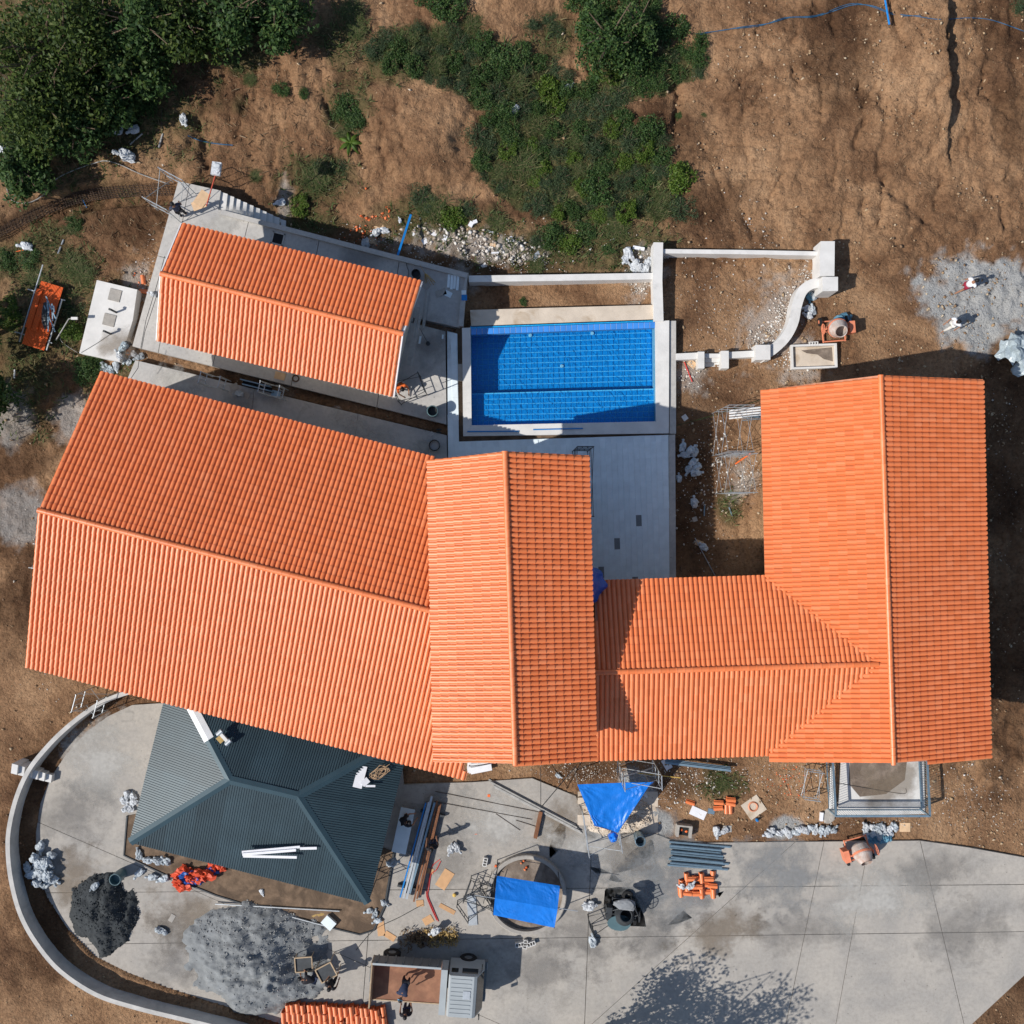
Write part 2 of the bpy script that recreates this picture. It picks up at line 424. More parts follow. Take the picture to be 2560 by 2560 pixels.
# ------------------------------------------------------------------ mesh builder
class MB:
    def __init__(self):
        self.v = []; self.f = []; self.m = []
    def add(self, vs, fs, mi=0):
        o = len(self.v)
        self.v += [tuple(p) for p in vs]
        self.f += [tuple(i + o for i in f) for f in fs]
        self.m += [mi] * len(fs)
        return self
    def box(self, c, s, rz=0.0, mi=0, rot=None):
        x, y, z = s[0] / 2, s[1] / 2, s[2] / 2
        R = rot if rot else Matrix.Rotation(rz, 3, 'Z')
        vs = [Vector(c) + R @ Vector(p) for p in ((-x, -y, -z), (x, -y, -z), (x, y, -z), (-x, y, -z), (-x, -y, z), (x, -y, z), (x, y, z), (-x, y, z))]
        return self.add(vs, [(3, 2, 1, 0), (4, 5, 6, 7), (0, 1, 5, 4), (1, 2, 6, 5), (2, 3, 7, 6), (3, 0, 4, 7)], mi)
    def beam(self, a, b, w, h, mi=0):
        a, b = Vector(a), Vector(b)
        d = (b - a)
        L = d.length
        d = d / L
        up = Vector((0, 0, 1)) if abs(d.z) < 0.95 else Vector((0, 1, 0))
        s = d.cross(up).normalized()
        t = s.cross(d)
        R = Matrix((d, s, t)).transposed()
        return self.box((a + b) / 2, (L, w, h), mi=mi, rot=R)
    def prism(self, poly, z0, z1, mi=0):
        a = sum(poly[i][0] * poly[(i + 1) % len(poly)][1] - poly[(i + 1) % len(poly)][0] * poly[i][1] for i in range(len(poly)))
        if a < 0:
            poly = poly[::-1]
        n = len(poly)
        vs = [(p[0], p[1], z0) for p in poly] + [(p[0], p[1], z1) for p in poly]
        fs = [tuple(range(n - 1, -1, -1)), tuple(range(n, 2 * n))] + [(i, (i + 1) % n, n + (i + 1) % n, n + i) for i in range(n)]
        return self.add(vs, fs, mi)
    def tube(self, pts, r, n=6, mi=0, r1=None):
        pts = [Vector(p) for p in pts]
        r1 = r if r1 is None else r1
        vs, fs = [], []
        K = len(pts)
        prev = None
        for i, p in enumerate(pts):
            d = (pts[min(i + 1, K - 1)] - pts[max(i - 1, 0)]).normalized()
            if prev is None:
                up = Vector((0, 0, 1)) if abs(d.z) < 0.9 else Vector((1, 0, 0))
                s = d.cross(up).normalized()
            else:
                s = (prev - d * prev.dot(d)).normalized()
            prev = s
            t = d.cross(s)
            rr = r + (r1 - r) * i / max(1, K - 1)
            for k in range(n):
                a = 2 * math.pi * k / n
                vs.append(p + s * (rr * math.cos(a)) + t * (rr * math.sin(a)))
        for i in range(K - 1):
            for k in range(n):
                a, b = i * n + k, i * n + (k + 1) % n
                fs.append((a, b, b + n, a + n))
        fs.append(tuple(range(n - 1, -1, -1)))
        fs.append(tuple(range((K - 1) * n, K * n)))
        return self.add(vs, fs, mi)
    def lathe(self, prof, n=16, c=(0, 0, 0), R=None, mi=0):
        R = R or Matrix.Identity(3)
        vs = [Vector(c) + R @ Vector((r * math.cos(2 * math.pi * k / n), r * math.sin(2 * math.pi * k / n), z)) for r, z in prof for k in range(n)]
        fs = [(i * n + k, i * n + (k + 1) % n, (i + 1) * n + (k + 1) % n, (i + 1) * n + k) for i in range(len(prof) - 1) for k in range(n)]
        return self.add(vs, fs, mi)
    def ball(self, c, r, seed=0, amp=0.0, nu=10, nv=7, mi=0, flat=None):
        """closed lumpy ellipsoid"""
        from mathutils import noise as mn
        vs, fs = [], []
        for j in range(nv + 1):
            th = math.pi * j / nv
            for i in range(nu):
                ph = 2 * math.pi * i / nu
                d = Vector((math.sin(th) * math.cos(ph), math.sin(th) * math.sin(ph), math.cos(th)))
                k = 1 + amp * mn.noise(d * 1.7 + Vector((seed * 3.1, seed * 1.7, seed)))
                k += 0.5 * amp * mn.noise(d * 4.2 + Vector((seed, seed * 2.3, 7)))
                p = Vector((d.x * r[0], d.y * r[1], d.z * r[2])) * k
                if flat is not None and p.z < -flat:
                    p.z = -flat
                vs.append(Vector(c) + p)
        for j in range(nv):
            for i in range(nu):
                a, b = j * nu + i, j * nu + (i + 1) % nu
                fs.append((a, a + nu, b + nu, b))
        return self.add(vs, fs, mi)
    def sheet(self, fn, nu, nv, mi=0, thick=0.0):
        vs = [Vector(fn(i / nu, j / nv)) for j in range(nv + 1) for i in range(nu + 1)]
        w = nu + 1
        fs = [(j * w + i, j * w + i + 1, (j + 1) * w + i + 1, (j + 1) * w + i) for j in range(nv) for i in range(nu)]
        if thick:
            k = len(vs)
            vs2 = [p - Vector((0, 0, thick)) for p in vs]
            fs2 = [tuple(k + q for q in f[::-1]) for f in fs]
            edge = [i for i in range(nu)] + [j * w + nu for j in range(nv)] + [nv * w + i for i in range(nu, 0, -1)] + [j * w for j in range(nv, 0, -1)]
            side = [(edge[q], k + edge[q], k + edge[(q + 1) % len(edge)], edge[(q + 1) % len(edge)]) for q in range(len(edge))]
            return self.add(vs + vs2, fs + fs2 + side, mi)
        return self.add(vs, fs, mi)
    def mesh(self, name, mats, smooth=False):
        me = bpy.data.meshes.new(name)
        me.from_pydata(self.v, [], self.f)
        for x in (mats if isinstance(mats, (list, tuple)) else [mats]):
            me.materials.append(MATS[x])
        if any(self.m):
            me.polygons.foreach_set('material_index', self.m)
        if smooth:
            me.polygons.foreach_set('use_smooth', [True] * len(self.f))
        me.update()
        return me
    def build(self, name, mats, parent=None, smooth=False, world=False):
        if world and parent is not None:
            off = world_loc(parent)
            self.v = [(a[0] - off[0], a[1] - off[1], a[2] - off[2]) for a in self.v]
        return link(name, self.mesh(name, mats, smooth), parent)

def link(name, data, parent=None):
    o = bpy.data.objects.new(name, data)
    col.objects.link(o)
    if parent is not None:
        o.parent = parent
    return o

def world_loc(o):
    p = Vector(o.location)
    while o.parent is not None:
        o = o.parent
        p = p + Vector(o.location)
    return p

def tag(o, label, cat, group=None, kind=None):
    o['label'] = label
    if cat:
        o['category'] = cat
    if group:
        o['group'] = group
    if kind:
        o['kind'] = kind
    return o

def thing(name, label, cat, loc=(0, 0, 0), rz=0.0, group=None):
    o = link(name, None)
    o.empty_display_size = 0.3
    o.location = loc
    o.rotation_euler = (0, 0, rz)
    return tag(o, label, cat, group)

def struct(o):
    o['kind'] = 'structure'
    return o

def copy_tree(o, parent=None):
    c = o.copy()
    col.objects.link(c)
    c.parent = parent
    for ch in [q for q in o.children]:
        copy_tree(ch, c)
    return c

def np_mesh(name, V, F, mats, smooth=False, k=None):
    """mesh from numpy arrays: V (n,3), F (m,3|4)"""
    me = bpy.data.meshes.new(name)
    me.vertices.add(len(V))
    me.vertices.foreach_set('co', np.asarray(V, np.float32).ravel())
    n = F.shape[1]
    me.loops.add(F.size)
    me.loops.foreach_set('vertex_index', F.ravel().astype(np.int32))
    me.polygons.add(len(F))
    me.polygons.foreach_set('loop_start', (np.arange(len(F)) * n).astype(np.int32))
    me.polygons.foreach_set('loop_total', np.full(len(F), n, np.int32))
    if smooth:
        me.polygons.foreach_set('use_smooth', np.ones(len(F), bool))
    me.materials.append(MATS[mats])
    me.update(calc_edges=True)
    return me

# ------------------------------------------------------------------ terrain
def hsh(xi, yi, seed):
    h = (xi * 374761393 + yi * 668265263 + seed * 1442695041) & 0x7fffffff
    h = ((h ^ (h >> 13)) * 1274126177) & 0x7fffffff
    return ((h ^ (h >> 16)) & 0xffff) / 65535.0

def vnoise(x, y, seed=0):
    xi = np.floor(x).astype(np.int64)
    yi = np.floor(y).astype(np.int64)
    fx = x - xi
    fy = y - yi
    fx = fx * fx * (3 - 2 * fx)
    fy = fy * fy * (3 - 2 * fy)
    a = hsh(xi, yi, seed); b = hsh(xi + 1, yi, seed); c = hsh(xi, yi + 1, seed); d = hsh(xi + 1, yi + 1, seed)
    return (a + (b - a) * fx) * (1 - fy) + (c + (d - c) * fx) * fy

def fbm(x, y, seed=0, octv=5, gain=0.5):
    s = 0; a = 1; t = 0
    for o in range(octv):
        s = s + a * (vnoise(x, y, seed + o * 17) - 0.5)
        t += a
        a *= gain
        x = x * 2.03 + 5.1; y = y * 2.03 + 1.7
    return s / t * 2
def wp(poly, z=0.0):
    return [P(x, y, z).to_tuple()[:2] for x, y in poly]

YARD = [(410, 1757), (330, 1762), (270, 1790), (215, 1830), (165, 1885), (125, 1945), (100, 2010), (88, 2090), (92, 2170), (118, 2245), (170, 2325), (235, 2390), (320, 2432),
        (420, 2470), (520, 2503), (640, 2540), (740, 2574), (2416, 2574), (2560, 2440), (2760, 2300), (2760, 2190), (2560, 2143), (2420, 2118), (2300, 2101),
        (1800, 2106), (1700, 2108), (1640, 2085), (1475, 2080), (1440, 1990), (1330, 1945), (1180, 1955), (1010, 1960), (1000, 1850), (700, 1760)]
TERR_A = [(445, 452), (553, 476), (546, 523), (1172, 682), (1150, 820), (1034, 794), (1030, 806), (1114, 828), (1117, 1062), (330, 866)]
TERR_B = [(338, 900), (1117, 1088), (1119, 1230), (292, 1010)]
DECK = [(1118, 828), (1143, 834), (1147, 1104), (1671, 1087), (1674, 1470), (1122, 1480)]
SANDSLAB = [(1175, 775), (1635, 762), (1635, 801), (1178, 817)]
SEPTIC = [(242, 700), (343, 724), (332, 800), (300, 905), (198, 883)]
PAD = [(2105, 1880), (2310, 1872), (2312, 2035), (2095, 2040)]
POOL_OUT = [(1154, 818), (1640, 800), (1690, 800), (1690, 1084), (1158, 1092)]
POOL_IN = [(1176, 822), (1638, 805), (1640, 1053), (1179, 1063)]
WALL_ARC = [(330, 1728), (262, 1752), (205, 1788), (152, 1832), (108, 1878), (70, 1928), (42, 1990), (24, 2060), (19, 2120), (27, 2200), (50, 2285), (90, 2358), (150, 2428), (240, 2487), (340, 2520), (450, 2547), (560, 2574), (720, 2620), (900, 2660)]

CTRL = [(1280, 600, -1.15), (900, 560, -1.2), (700, 440, -1.2), (1450, 640, -1.0), (1280, 400, -1.0), (1500, 300, -.7), (1080, 280, -.1), (900, 420, -.9), (700, 200, .1), (400, 300, -.3),
        (150, 250, -.2), (300, 520, -.8), (1850, 560, -.8), (1800, 760, -.5), (1800, 950, -.35), (2200, 620, -.6), (2400, 800, -.45), (2100, 300, -.2), (2480, 80, .2), (2450, 400, -.3),
        (1750, 1150, -.32), (1750, 1350, -.35), (1850, 1300, -.35), (1500, 720, -.45), (1250, 735, -.5), (2520, 1100, -.5), (2530, 1500, -.45), (2520, 1850, -.3), (2480, 2050, -.12), (2300, 2080, -.06),
        (1700, 1960, -.06), (1500, 1930, -.06), (1950, 2000, -.06), (2060, 2090, -.06), (1250, 1920, -.08), (300, 690, -.6), (180, 600, -.7), (100, 800, -.7), (60, 1000, -.5), (60, 1300, -.4), (20, 1600, -.3),
        (160, 1720, -.1), (20, 1850, .2), (-30, 2100, .45), (60, 2450, .45), (300, 2600, .45), (110, 2150, -.1), (250, 1780, -.08), (300, 2450, -.1), (370, 900, -.35), (700, 975, -.35), (1050, 1060, -.35),
        (1150, 900, -.3), (1450, 1095, -.3), (2560, 2560, -.1), (-200, 1280, -.4), (2800, 1280, -.5), (1280, -300, .4), (1280, 2900, 0)]

def seg_dist(px, py, pts):
    best = np.full(px.shape, 1e9)
    side = np.zeros(px.shape)
    for (x0, y0), (x1, y1) in zip(pts[:-1], pts[1:]):
        dx, dy = x1 - x0, y1 - y0
        t = np.clip(((px - x0) * dx + (py - y0) * dy) / (dx * dx + dy * dy), 0, 1)
        d = np.hypot(px - (x0 + t * dx), py - (y0 + t * dy))
        cr = dx * (py - y0) - dy * (px - x0)
        m = d < best
        best = np.where(m, d, best)
        side = np.where(m, np.sign(cr), side)
    return best, side

def blob(px, py, cx, cy, rx, ry, ang=0.0, soft=0.3, nz=0.45, seed=3, f=0.02):
    c, s = math.cos(math.radians(ang)), math.sin(math.radians(ang))
    u = ((px - cx) * c + (py - cy) * s) / rx
    v = (-(px - cx) * s + (py - cy) * c) / ry
    d = np.hypot(u, v) + nz * fbm(px * f, py * f, seed, 5, 0.6)
    return np.clip((1 - d) / soft + 0.5, 0, 1)

VEG = [(1440, -20), (1640, -20), (1690, 90), (1765, 100), (1760, 190), (1700, 190), (1655, 225), (1560, 245), (1560, 290), (1640, 320), (1690, 400), (1720, 460), (1700, 530), (1500, 545), (1400, 535), (1310, 500),
       (1225, 470), (1180, 400), (1200, 310), (1240, 280), (1150, 235), (1060, 195), (960, 170), (900, 120), (990, 70), (1110, 75), (1170, 50), (1210, 100), (1330, 130), (1400, 180), (1470, 210), (1500, 160), (1470, 60)]

def terrain_height(x, y):
    px = 1280 + x / S
    py = 1280 - y / S
    num = np.zeros(x.shape); den = np.zeros(x.shape) + 1e-6
    num += -0.3e-6
    for cx, cy, cz in CTRL:
        d2 = (px - cx) ** 2 + (py - cy) ** 2
        w = np.exp(-d2 / (2 * 130.0 ** 2)) + 2e-3 / (1 + d2 / 4e4)
        num += w * cz; den += w
    z = num / den
    wild = np.clip((760 - py) / 120, 0, 1)
    wild = np.maximum(wild, np.clip((360 - px) / 120, 0, 1) * np.clip((1650 - py) / 100, 0, 1))
    wild = np.maximum(wild, np.clip((px - 2330) / 100, 0, 1) * np.clip((2050 - py) / 100, 0, 1))
    z += (0.05 + 0.20 * wild) * fbm(x * 0.5, y * 0.5, 1, 6, 0.55)
    z += (0.015 + 0.045 * wild) * fbm(x * 2.4, y * 2.4, 9, 4, 0.6)
    z += (0.02 + 0.10 * wild) * (1 - np.abs(fbm(x * 1.3 + 3, y * 1.3, 15, 5, 0.6)) * 3).clip(0, 1) * -1
    # graded tracks: smoother, with shallow parallel ruts
    track = np.zeros(x.shape)
    for pts in ([(1760, 560), (1900, 500), (2060, 470), (2250, 490), (2420, 560)], [(1800, 330), (1960, 300), (2120, 330), (2300, 400)], [(1740, 400), (1860, 390), (2000, 400), (2180, 410), (2330, 470)], [(2150, 700), (2280, 640), (2400, 620)]):
        d, _ = seg_dist(px, py, pts)
        track = np.maximum(track, np.exp(-(d / 40) ** 2))
        for o_ in (16, 24, 40):
            z -= 0.045 * np.exp(-((d - o_ + 5 * fbm(x * .7, y * .7, o_, 2)) / 4.0) ** 2)
    b = blob(px, py, 1035, 285, 120, 120, 20, 0.5, 0.3, 51)
    wild = wild * (1 - 0.75 * np.maximum(track, b))
    # clods
    cl = np.clip(fbm(x * 4.5, y * 4.5, 21, 3, 0.6) - 0.12, 0, 1)
    z += (0.05 + 0.14 * wild) * cl
    # scarp at the top right: higher ground west of the line, rills east of it
    d, s = seg_dist(px, py, [(2345, -60), (2352, 90), (2362, 190), (2368, 300), (2378, 380), (2400, 450)])
    d = d + 9 * fbm(x * 1.4, y * 1.4, 31, 4)
    fade = np.clip((430 - py) / 160, 0, 1) * np.exp(-(np.maximum(0, d) / 220) ** 2)
    z += 0.75 * fade * np.clip((s * d + 6) / 10, 0, 1)
    east = np.clip((px - 2370) / 40, 0, 1) * np.clip((480 - py) / 150, 0, 1)
    z += east * 0.14 * fbm(px * 0.055 + 0.6 * fbm(x * .6, y * .6, 4), py * 0.008, 41, 4)
    # mound with a broken edge above the pool house
    b = blob(px, py, 1035, 285, 130, 135, 20, 0.35, 0.35, 51)
    z += 0.35 * b
    b = blob(px, py, 1000, 470, 170, 22, 6, 0.6, 0.5, 52)
    z += 0.10 * b
    # runnels
    for pts, dep, wd in ((([(1715, 60), (1690, 150), (1705, 220), (1690, 320)]), .25, 9), ([(1480, 110), (1475, 190), (1440, 150)], .2, 7), ([(2205, 230), (2215, 330), (2205, 420), (2240, 470), (2330, 540)], .16, 9),
                         ([(2180, 550), (2240, 590), (2280, 620)], .14, 8), ([(1760, 340), (1800, 420), (1830, 500), (1850, 600)], .12, 6), ([(800, 170), (810, 240), (830, 300)], .14, 5), ([(955, 300), (950, 350), (960, 400)], .2, 6),
                         ([(680, 250), (690, 320), (670, 400)], .1, 6), ([(2135, 760), (2138, 850), (2130, 900)], .1, 4), ([(0, 470), (140, 400), (260, 350)], .12, 10)):
        d, _ = seg_dist(px, py, pts)
        d = d + 7 * fbm(x * 1.2, y * 1.2, 61, 3)
        z -= dep * np.exp(-(d / wd) ** 2)
    # many small erosion runnels on the open slopes
    rr = random.Random(4)
    for i in range(70):
        if i < 40:
            sx, sy = rr.uniform(1720, 2540), rr.uniform(-20, 520)
        else:
            sx, sy = rr.uniform(480, 1000), rr.uniform(60, 380)
        pts = [(sx, sy)]
        ang = rr.uniform(-.5, .5) + (.5 if sx > 2300 else 0) * 0
        for q in range(rr.choice((2, 3, 4))):
            ang += rr.uniform(-.5, .5)
            st = rr.uniform(18, 45)
            sx += math.sin(ang) * st; sy += math.cos(ang) * st
            pts.append((sx, sy))
        x0 = min(p_[0] for p_ in pts) - 30; x1 = max(p_[0] for p_ in pts) + 30; y0 = min(p_[1] for p_ in pts) - 30; y1 = max(p_[1] for p_ in pts) + 30
        m_ = np.nonzero((px > x0) & (px < x1) & (py > y0) & (py < y1))[0]
        if len(m_) == 0:
            continue
        d, _ = seg_dist(px[m_], py[m_], pts)
        d = d + 6 * fbm(x[m_] * 1.6, y[m_] * 1.6, 65, 3)
        z[m_] -= rr.uniform(.06, .2) * np.exp(-(d / rr.uniform(3.5, 7)) ** 2)
    # cut for the reinforcement at the upper left
    d, s = seg_dist(px, py, [(-60, 600), (0, 570), (110, 515), (200, 485), (300, 472), (440, 468)])
    z -= 0.55 * np.clip((34 - d) / 10, 0, 1)
    d, s = seg_dist(px, py, [(-40, 560), (60, 500), (180, 455), (300, 445)])
    z += 0.12 * np.exp(-(d / 16) ** 2)
    # tyre ruts by the scaffolding
    for pts in ([(1850, 1240), (1855, 1400)], [(1878, 1240), (1882, 1400)]):
        d, _ = seg_dist(px, py, pts)
        z -= 0.08 * np.exp(-(d / 8) ** 2)
    # stay below everything that is paved
    for poly, zz in ((YARD, -0.14), (TERR_A, -0.5), (TERR_B, -0.5), (DECK, -0.35), (SANDSLAB, -0.5), (SEPTIC, -0.5), (PAD, -0.2), (POOL_OUT, -2.6)):
        z = np.where(inpoly_np(px, py, poly), np.minimum(z, zz), z)
    far = np.clip((np.hypot(x, y) - 34) / 40, 0, 1)
    return z * (1 - far) - 0.4 * far

inner = np.arange(-27.5, 27.51, 0.1)
outer = 27.5 + np.cumsum(0.12 * 1.22 ** np.arange(1, 33))
axis = np.concatenate([-outer[::-1], inner, outer])
X, Y = np.meshgrid(axis, axis)
Z = terrain_height(X.ravel(), Y.ravel()).reshape(X.shape)
NA = len(axis)
idx = np.arange(NA * NA).reshape(NA, NA)
F = np.stack([idx[:-1, :-1], idx[:-1, 1:], idx[1:, 1:], idx[1:, :-1]], -1).reshape(-1, 4)
me = np_mesh('ground', np.stack([X.ravel(), Y.ravel(), Z.ravel()], 1), F, 'ground', smooth=True)
PX = (1280 + X / S).ravel(); PY = (1280 - Y / S).ravel()
zone = np.zeros((NA * NA, 4), np.float32)
def zmax(ch, a):
    zone[:, ch] = np.maximum(zone[:, ch], a)
for a in ((2465, 745, 150, 105, 10), (2440, 800, 90, 70, 20), (2525, 700, 70, 70, 0), (20, 1040, 45, 70, 0), (40, 1290, 70, 70, 0), (1585, 1980, 55, 60, 0), (1600, 2060, 90, 40, 0), (170, 1040, 50, 60, 0), (1960, 2070, 40, 25, 0)):
    zmax(0, (0.5 if a[0] < 200 else 0.95) * blob(PX, PY, *a, soft=0.4, nz=0.7, seed=71, f=0.03))
for q in (VEG,):
    inside = inpoly_np(PX + 26 * fbm(PX * .02, PY * .02, 5), PY + 26 * fbm(PX * .02, PY * .02, 6), q)
    zmax(1, 0.9 * inside)
for a in ((130, 180, 330, 260), (60, 640, 140, 90), (150, 780, 120, 150), (40, 900, 90, 160), (800, 430, 110, 60), (760, 540, 70, 40), (1080, 545, 130, 60), (1430, 610, 190, 70), (1560, 590, 120, 60), (860, 260, 60, 70),
          (600, 120, 60, 60), (1080, 140, 170, 60), (1790, 1960, 60, 40), (280, 960, 80, 50), (1380, 80, 60, 50), (850, 90, 60, 80), (1830, 1260, 25, 50)):
    zmax(1, 0.75 * blob(PX, PY, *a, soft=0.8, nz=0.9, seed=81))
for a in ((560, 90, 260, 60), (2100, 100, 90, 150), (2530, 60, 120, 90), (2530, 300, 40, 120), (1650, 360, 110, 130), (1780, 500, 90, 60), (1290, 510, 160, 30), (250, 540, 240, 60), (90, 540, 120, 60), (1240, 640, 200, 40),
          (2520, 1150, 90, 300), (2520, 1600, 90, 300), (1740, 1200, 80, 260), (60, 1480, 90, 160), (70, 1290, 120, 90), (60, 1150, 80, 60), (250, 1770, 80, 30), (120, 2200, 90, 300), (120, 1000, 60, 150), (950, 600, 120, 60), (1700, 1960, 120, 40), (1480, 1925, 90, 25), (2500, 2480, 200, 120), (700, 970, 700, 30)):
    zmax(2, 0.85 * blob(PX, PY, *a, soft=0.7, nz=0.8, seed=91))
for a in ((1130, 590, 120, 30), (1240, 610, 90, 30), (1940, 790, 55, 100, 25), (1990, 860, 70, 30), (2000, 930, 50, 22), (1600, 690, 26, 60), (1620, 650, 40, 40), (400, 800, 20, 60), (700, 480, 16, 40), (1860, 1200, 30, 40), (1730, 940, 40, 40),
          (1150, 700, 30, 40), (250, 1045, 60, 60), (330, 700, 30, 50), (1540, 2040, 40, 40)):
    zmax(3, 0.55 * blob(PX, PY, *a[:4], a[4] if len(a) > 4 else 0, soft=0.9, nz=1.3, seed=101, f=0.06))
ca = me.color_attributes.new('zones', 'FLOAT_COLOR', 'POINT')
ca.data.foreach_set('color', zone.ravel())
ground = link('ground', me)
struct(ground)
ground['label'] = 'bare brown construction-site earth with ruts and scattered stones'
ground['category'] = 'ground'

def gz(x, y):
    i = int(np.clip(np.searchsorted(axis, x) - 1, 0, NA - 2)); j = int(np.clip(np.searchsorted(axis, y) - 1, 0, NA - 2))
    fx = (x - axis[i]) / (axis[i + 1] - axis[i]); fy = (y - axis[j]) / (axis[j + 1] - axis[j])
    return float((Z[j, i] * (1 - fx) + Z[j, i + 1] * fx) * (1 - fy) + (Z[j + 1, i] * (1 - fx) + Z[j + 1, i + 1] * fx) * fy)

SLABS = [(YARD, 0.0), (TERR_A, 0.0), (TERR_B, 0.0), (DECK, 0.03), (SANDSLAB, -0.12), (SEPTIC, -0.05), (PAD, 0.0)]
def G(px, py, dz=0.0):
    """point on the ground or paving that the photo shows at px, py"""
    for poly, z in SLABS:
        if inpoly(px, py, poly):
            return P(px, py, z) + Vector((0, 0, dz))
    z = 0
    for _ in range(4):
        p = P(px, py, z)
        z = gz(p.x, p.y)
    return P(px, py, z) + Vector((0, 0, dz))

# ------------------------------------------------------------------ yard: concrete bays with joints
def bays(name, poly_px, z, depth, cuts, mat, label, gap=0.014):
    base = link(name, None)
    base.location = (0, 0, z)
    struct(base)
    base['label'] = label
    bm = bmesh.new()
    vs = [bm.verts.new((a, b, 0)) for a, b in wp(poly_px, z)]
    bm.faces.new(vs)
    for a, b in cuts:
        pa, pb = P(*a, z), P(*b, z)
        n = Vector((-(pb - pa).y, (pb - pa).x, 0)).normalized()
        bmesh.ops.bisect_plane(bm, geom=bm.verts[:] + bm.edges[:] + bm.faces[:], plane_co=(pa.x, pa.y, 0), plane_no=n)
    bm.faces.ensure_lookup_table()
    for f in bm.faces:
        co = [v.co.copy() for v in f.verts]
        if f.normal.z < 0:
            co = co[::-1]
        inner_co = []
        K = len(co)
        for i in range(K):
            p0, p1, p2 = co[i - 1], co[i], co[(i + 1) % K]
            d0 = (p1 - p0).normalized(); d1 = (p2 - p1).normalized()
            n0 = Vector((-d0.y, d0.x, 0)); n1 = Vector((-d1.y, d1.x, 0))
            mt = n0 + n1
            inner_co.append(p1 + mt * (gap / max(.35, 1 + n0.dot(n1))))
        b2 = bmesh.new()
        top = [b2.verts.new(c) for c in inner_co]
        bot = [b2.verts.new(c - Vector((0, 0, depth))) for c in inner_co]
        b2.faces.new(top); b2.faces.new(bot[::-1])
        for i in range(K):
            b2.faces.new((top[i], bot[i], bot[(i + 1) % K], top[(i + 1) % K]))
        bmesh.ops.recalc_face_normals(b2, faces=b2.faces[:])
        me = bpy.data.meshes.new('slab')
        b2.to_mesh(me); b2.free()
        me.materials.append(MATS[mat])
        link('slab', me, base)
    bm.free()
    return base

bays('pavement_yard', YARD, 0.0, 0.35, [((1300, 2346), (2200, 2334)), ((2010, 2345), (1965, 2560)), ((2130, 2340), (2090, 2560)), ((1720, 2345), (1480, 2560)), ((1300, 2222), (2000, 2216)), ((60, 2040), (700, 2320)), ((950, 1955), (900, 2600)), ((1480, 2080), (1460, 2600)), ((2300, 2100), (2420, 2600))],
     'concrete', 'grey concrete yard cast in large bays')
TU = ((1034, 794), (330, 618))
bays('terrace', TERR_A, 0.0, 1.3, [((395, 885), (455, 560)), ((620, 560), (560, 800)), ((1172, 842), (300, 615)), ((800, 590), (740, 900)), ((1000, 640), (960, 900))], 'concrete_terrace', 'concrete terrace around the pool house')
bays('lower_terrace', TERR_B, 0.0, 0.6, [((640, 940), (620, 1100)), ((900, 1000), (880, 1150))], 'concrete_terrace', 'concrete terrace between pool house and long house', 0.008)
o = MB().prism(wp(SANDSLAB, -0.12), -0.6, -0.12).build('sandy_slab', 'sand_slab'); struct(o)
o = MB().prism(wp(PAD, 0.0), -0.4, 0.0).build('balcony_pad', 'concrete_white'); struct(o)
o = MB().prism(wp([(2125, 1885), (2270, 1880), (2262, 1950), (2215, 1985), (2150, 1992), (2122, 1960)], 0.004), 0.0005, 0.004).build('dried_mud', 'soil_grey'); struct(o)

# soil bed round the pavilion, with its kerb
BED = [(318, 2040), (310, 2138), (420, 2190), (540, 2238), (660, 2275), (800, 2312), (900, 2336), (935, 2325), (962, 2265), (985, 2130), (800, 2060), (500, 2000)]
o = MB().prism(wp(BED, 0.05), -0.1, 0.05).build('planting_bed', 'soil'); struct(o)
o = MB().tube([P(x, y, 0.05) for x, y in BED[:10]], 0.055, 6).build('bed_kerb', 'steel_dark'); tag(o, 'thin dark kerb round the soil bed of the dark-roofed pavilion', 'kerb')
# dirt bank beside the curved wall, at the foot of the long house
NBANK = [(420, 1745), (330, 1750), (262, 1778), (205, 1815), (150, 1875), (112, 1940), (88, 2010), (75, 2100), (80, 2180), (105, 2250), (160, 2335), (230, 2400), (320, 2445), (520, 2515), (660, 2560)]

def wall_line(name, pts_px, width, z0, z1, mat, label, cat='wall', closed=False):
    """wall that follows a line of photo points at its top height"""
    pts = [P(x, y, z1) for x, y in pts_px]
    L, R = [], []
    for i, p in enumerate(pts):
        d = (pts[min(i + 1, len(pts) - 1)] - pts[max(i - 1, 0)])
        n = Vector((-d.y, d.x, 0)).normalized() * width / 2
        L.append(p + n); R.append(p - n)
    mb = MB()
    k = len(pts)
    vs = [(p.x, p.y, z) for z in (z0, z1) for s in (L, R) for p in s]
    fs = []
    for i in range(k - 1):
        a, b, c, d = i, k + i, 2 * k + i, 3 * k + i
        fs += [(c, c + 1, d + 1, d)[::-1], (a, a + 1, c + 1, c)[::-1], (b, d, d + 1, b + 1)[::-1], (a, b, b + 1, a + 1)[::-1]]
    fs += [(0, 2 * k, 3 * k, k), (k - 1, 2 * k - 1, 4 * k - 1, 3 * k - 1)]
    mb.add(vs, fs)
    root = thing(name, label, cat, (pts[k // 2].x, pts[k // 2].y, z0))
    mb.build('wall_body', mat, root, world=True)
    return root

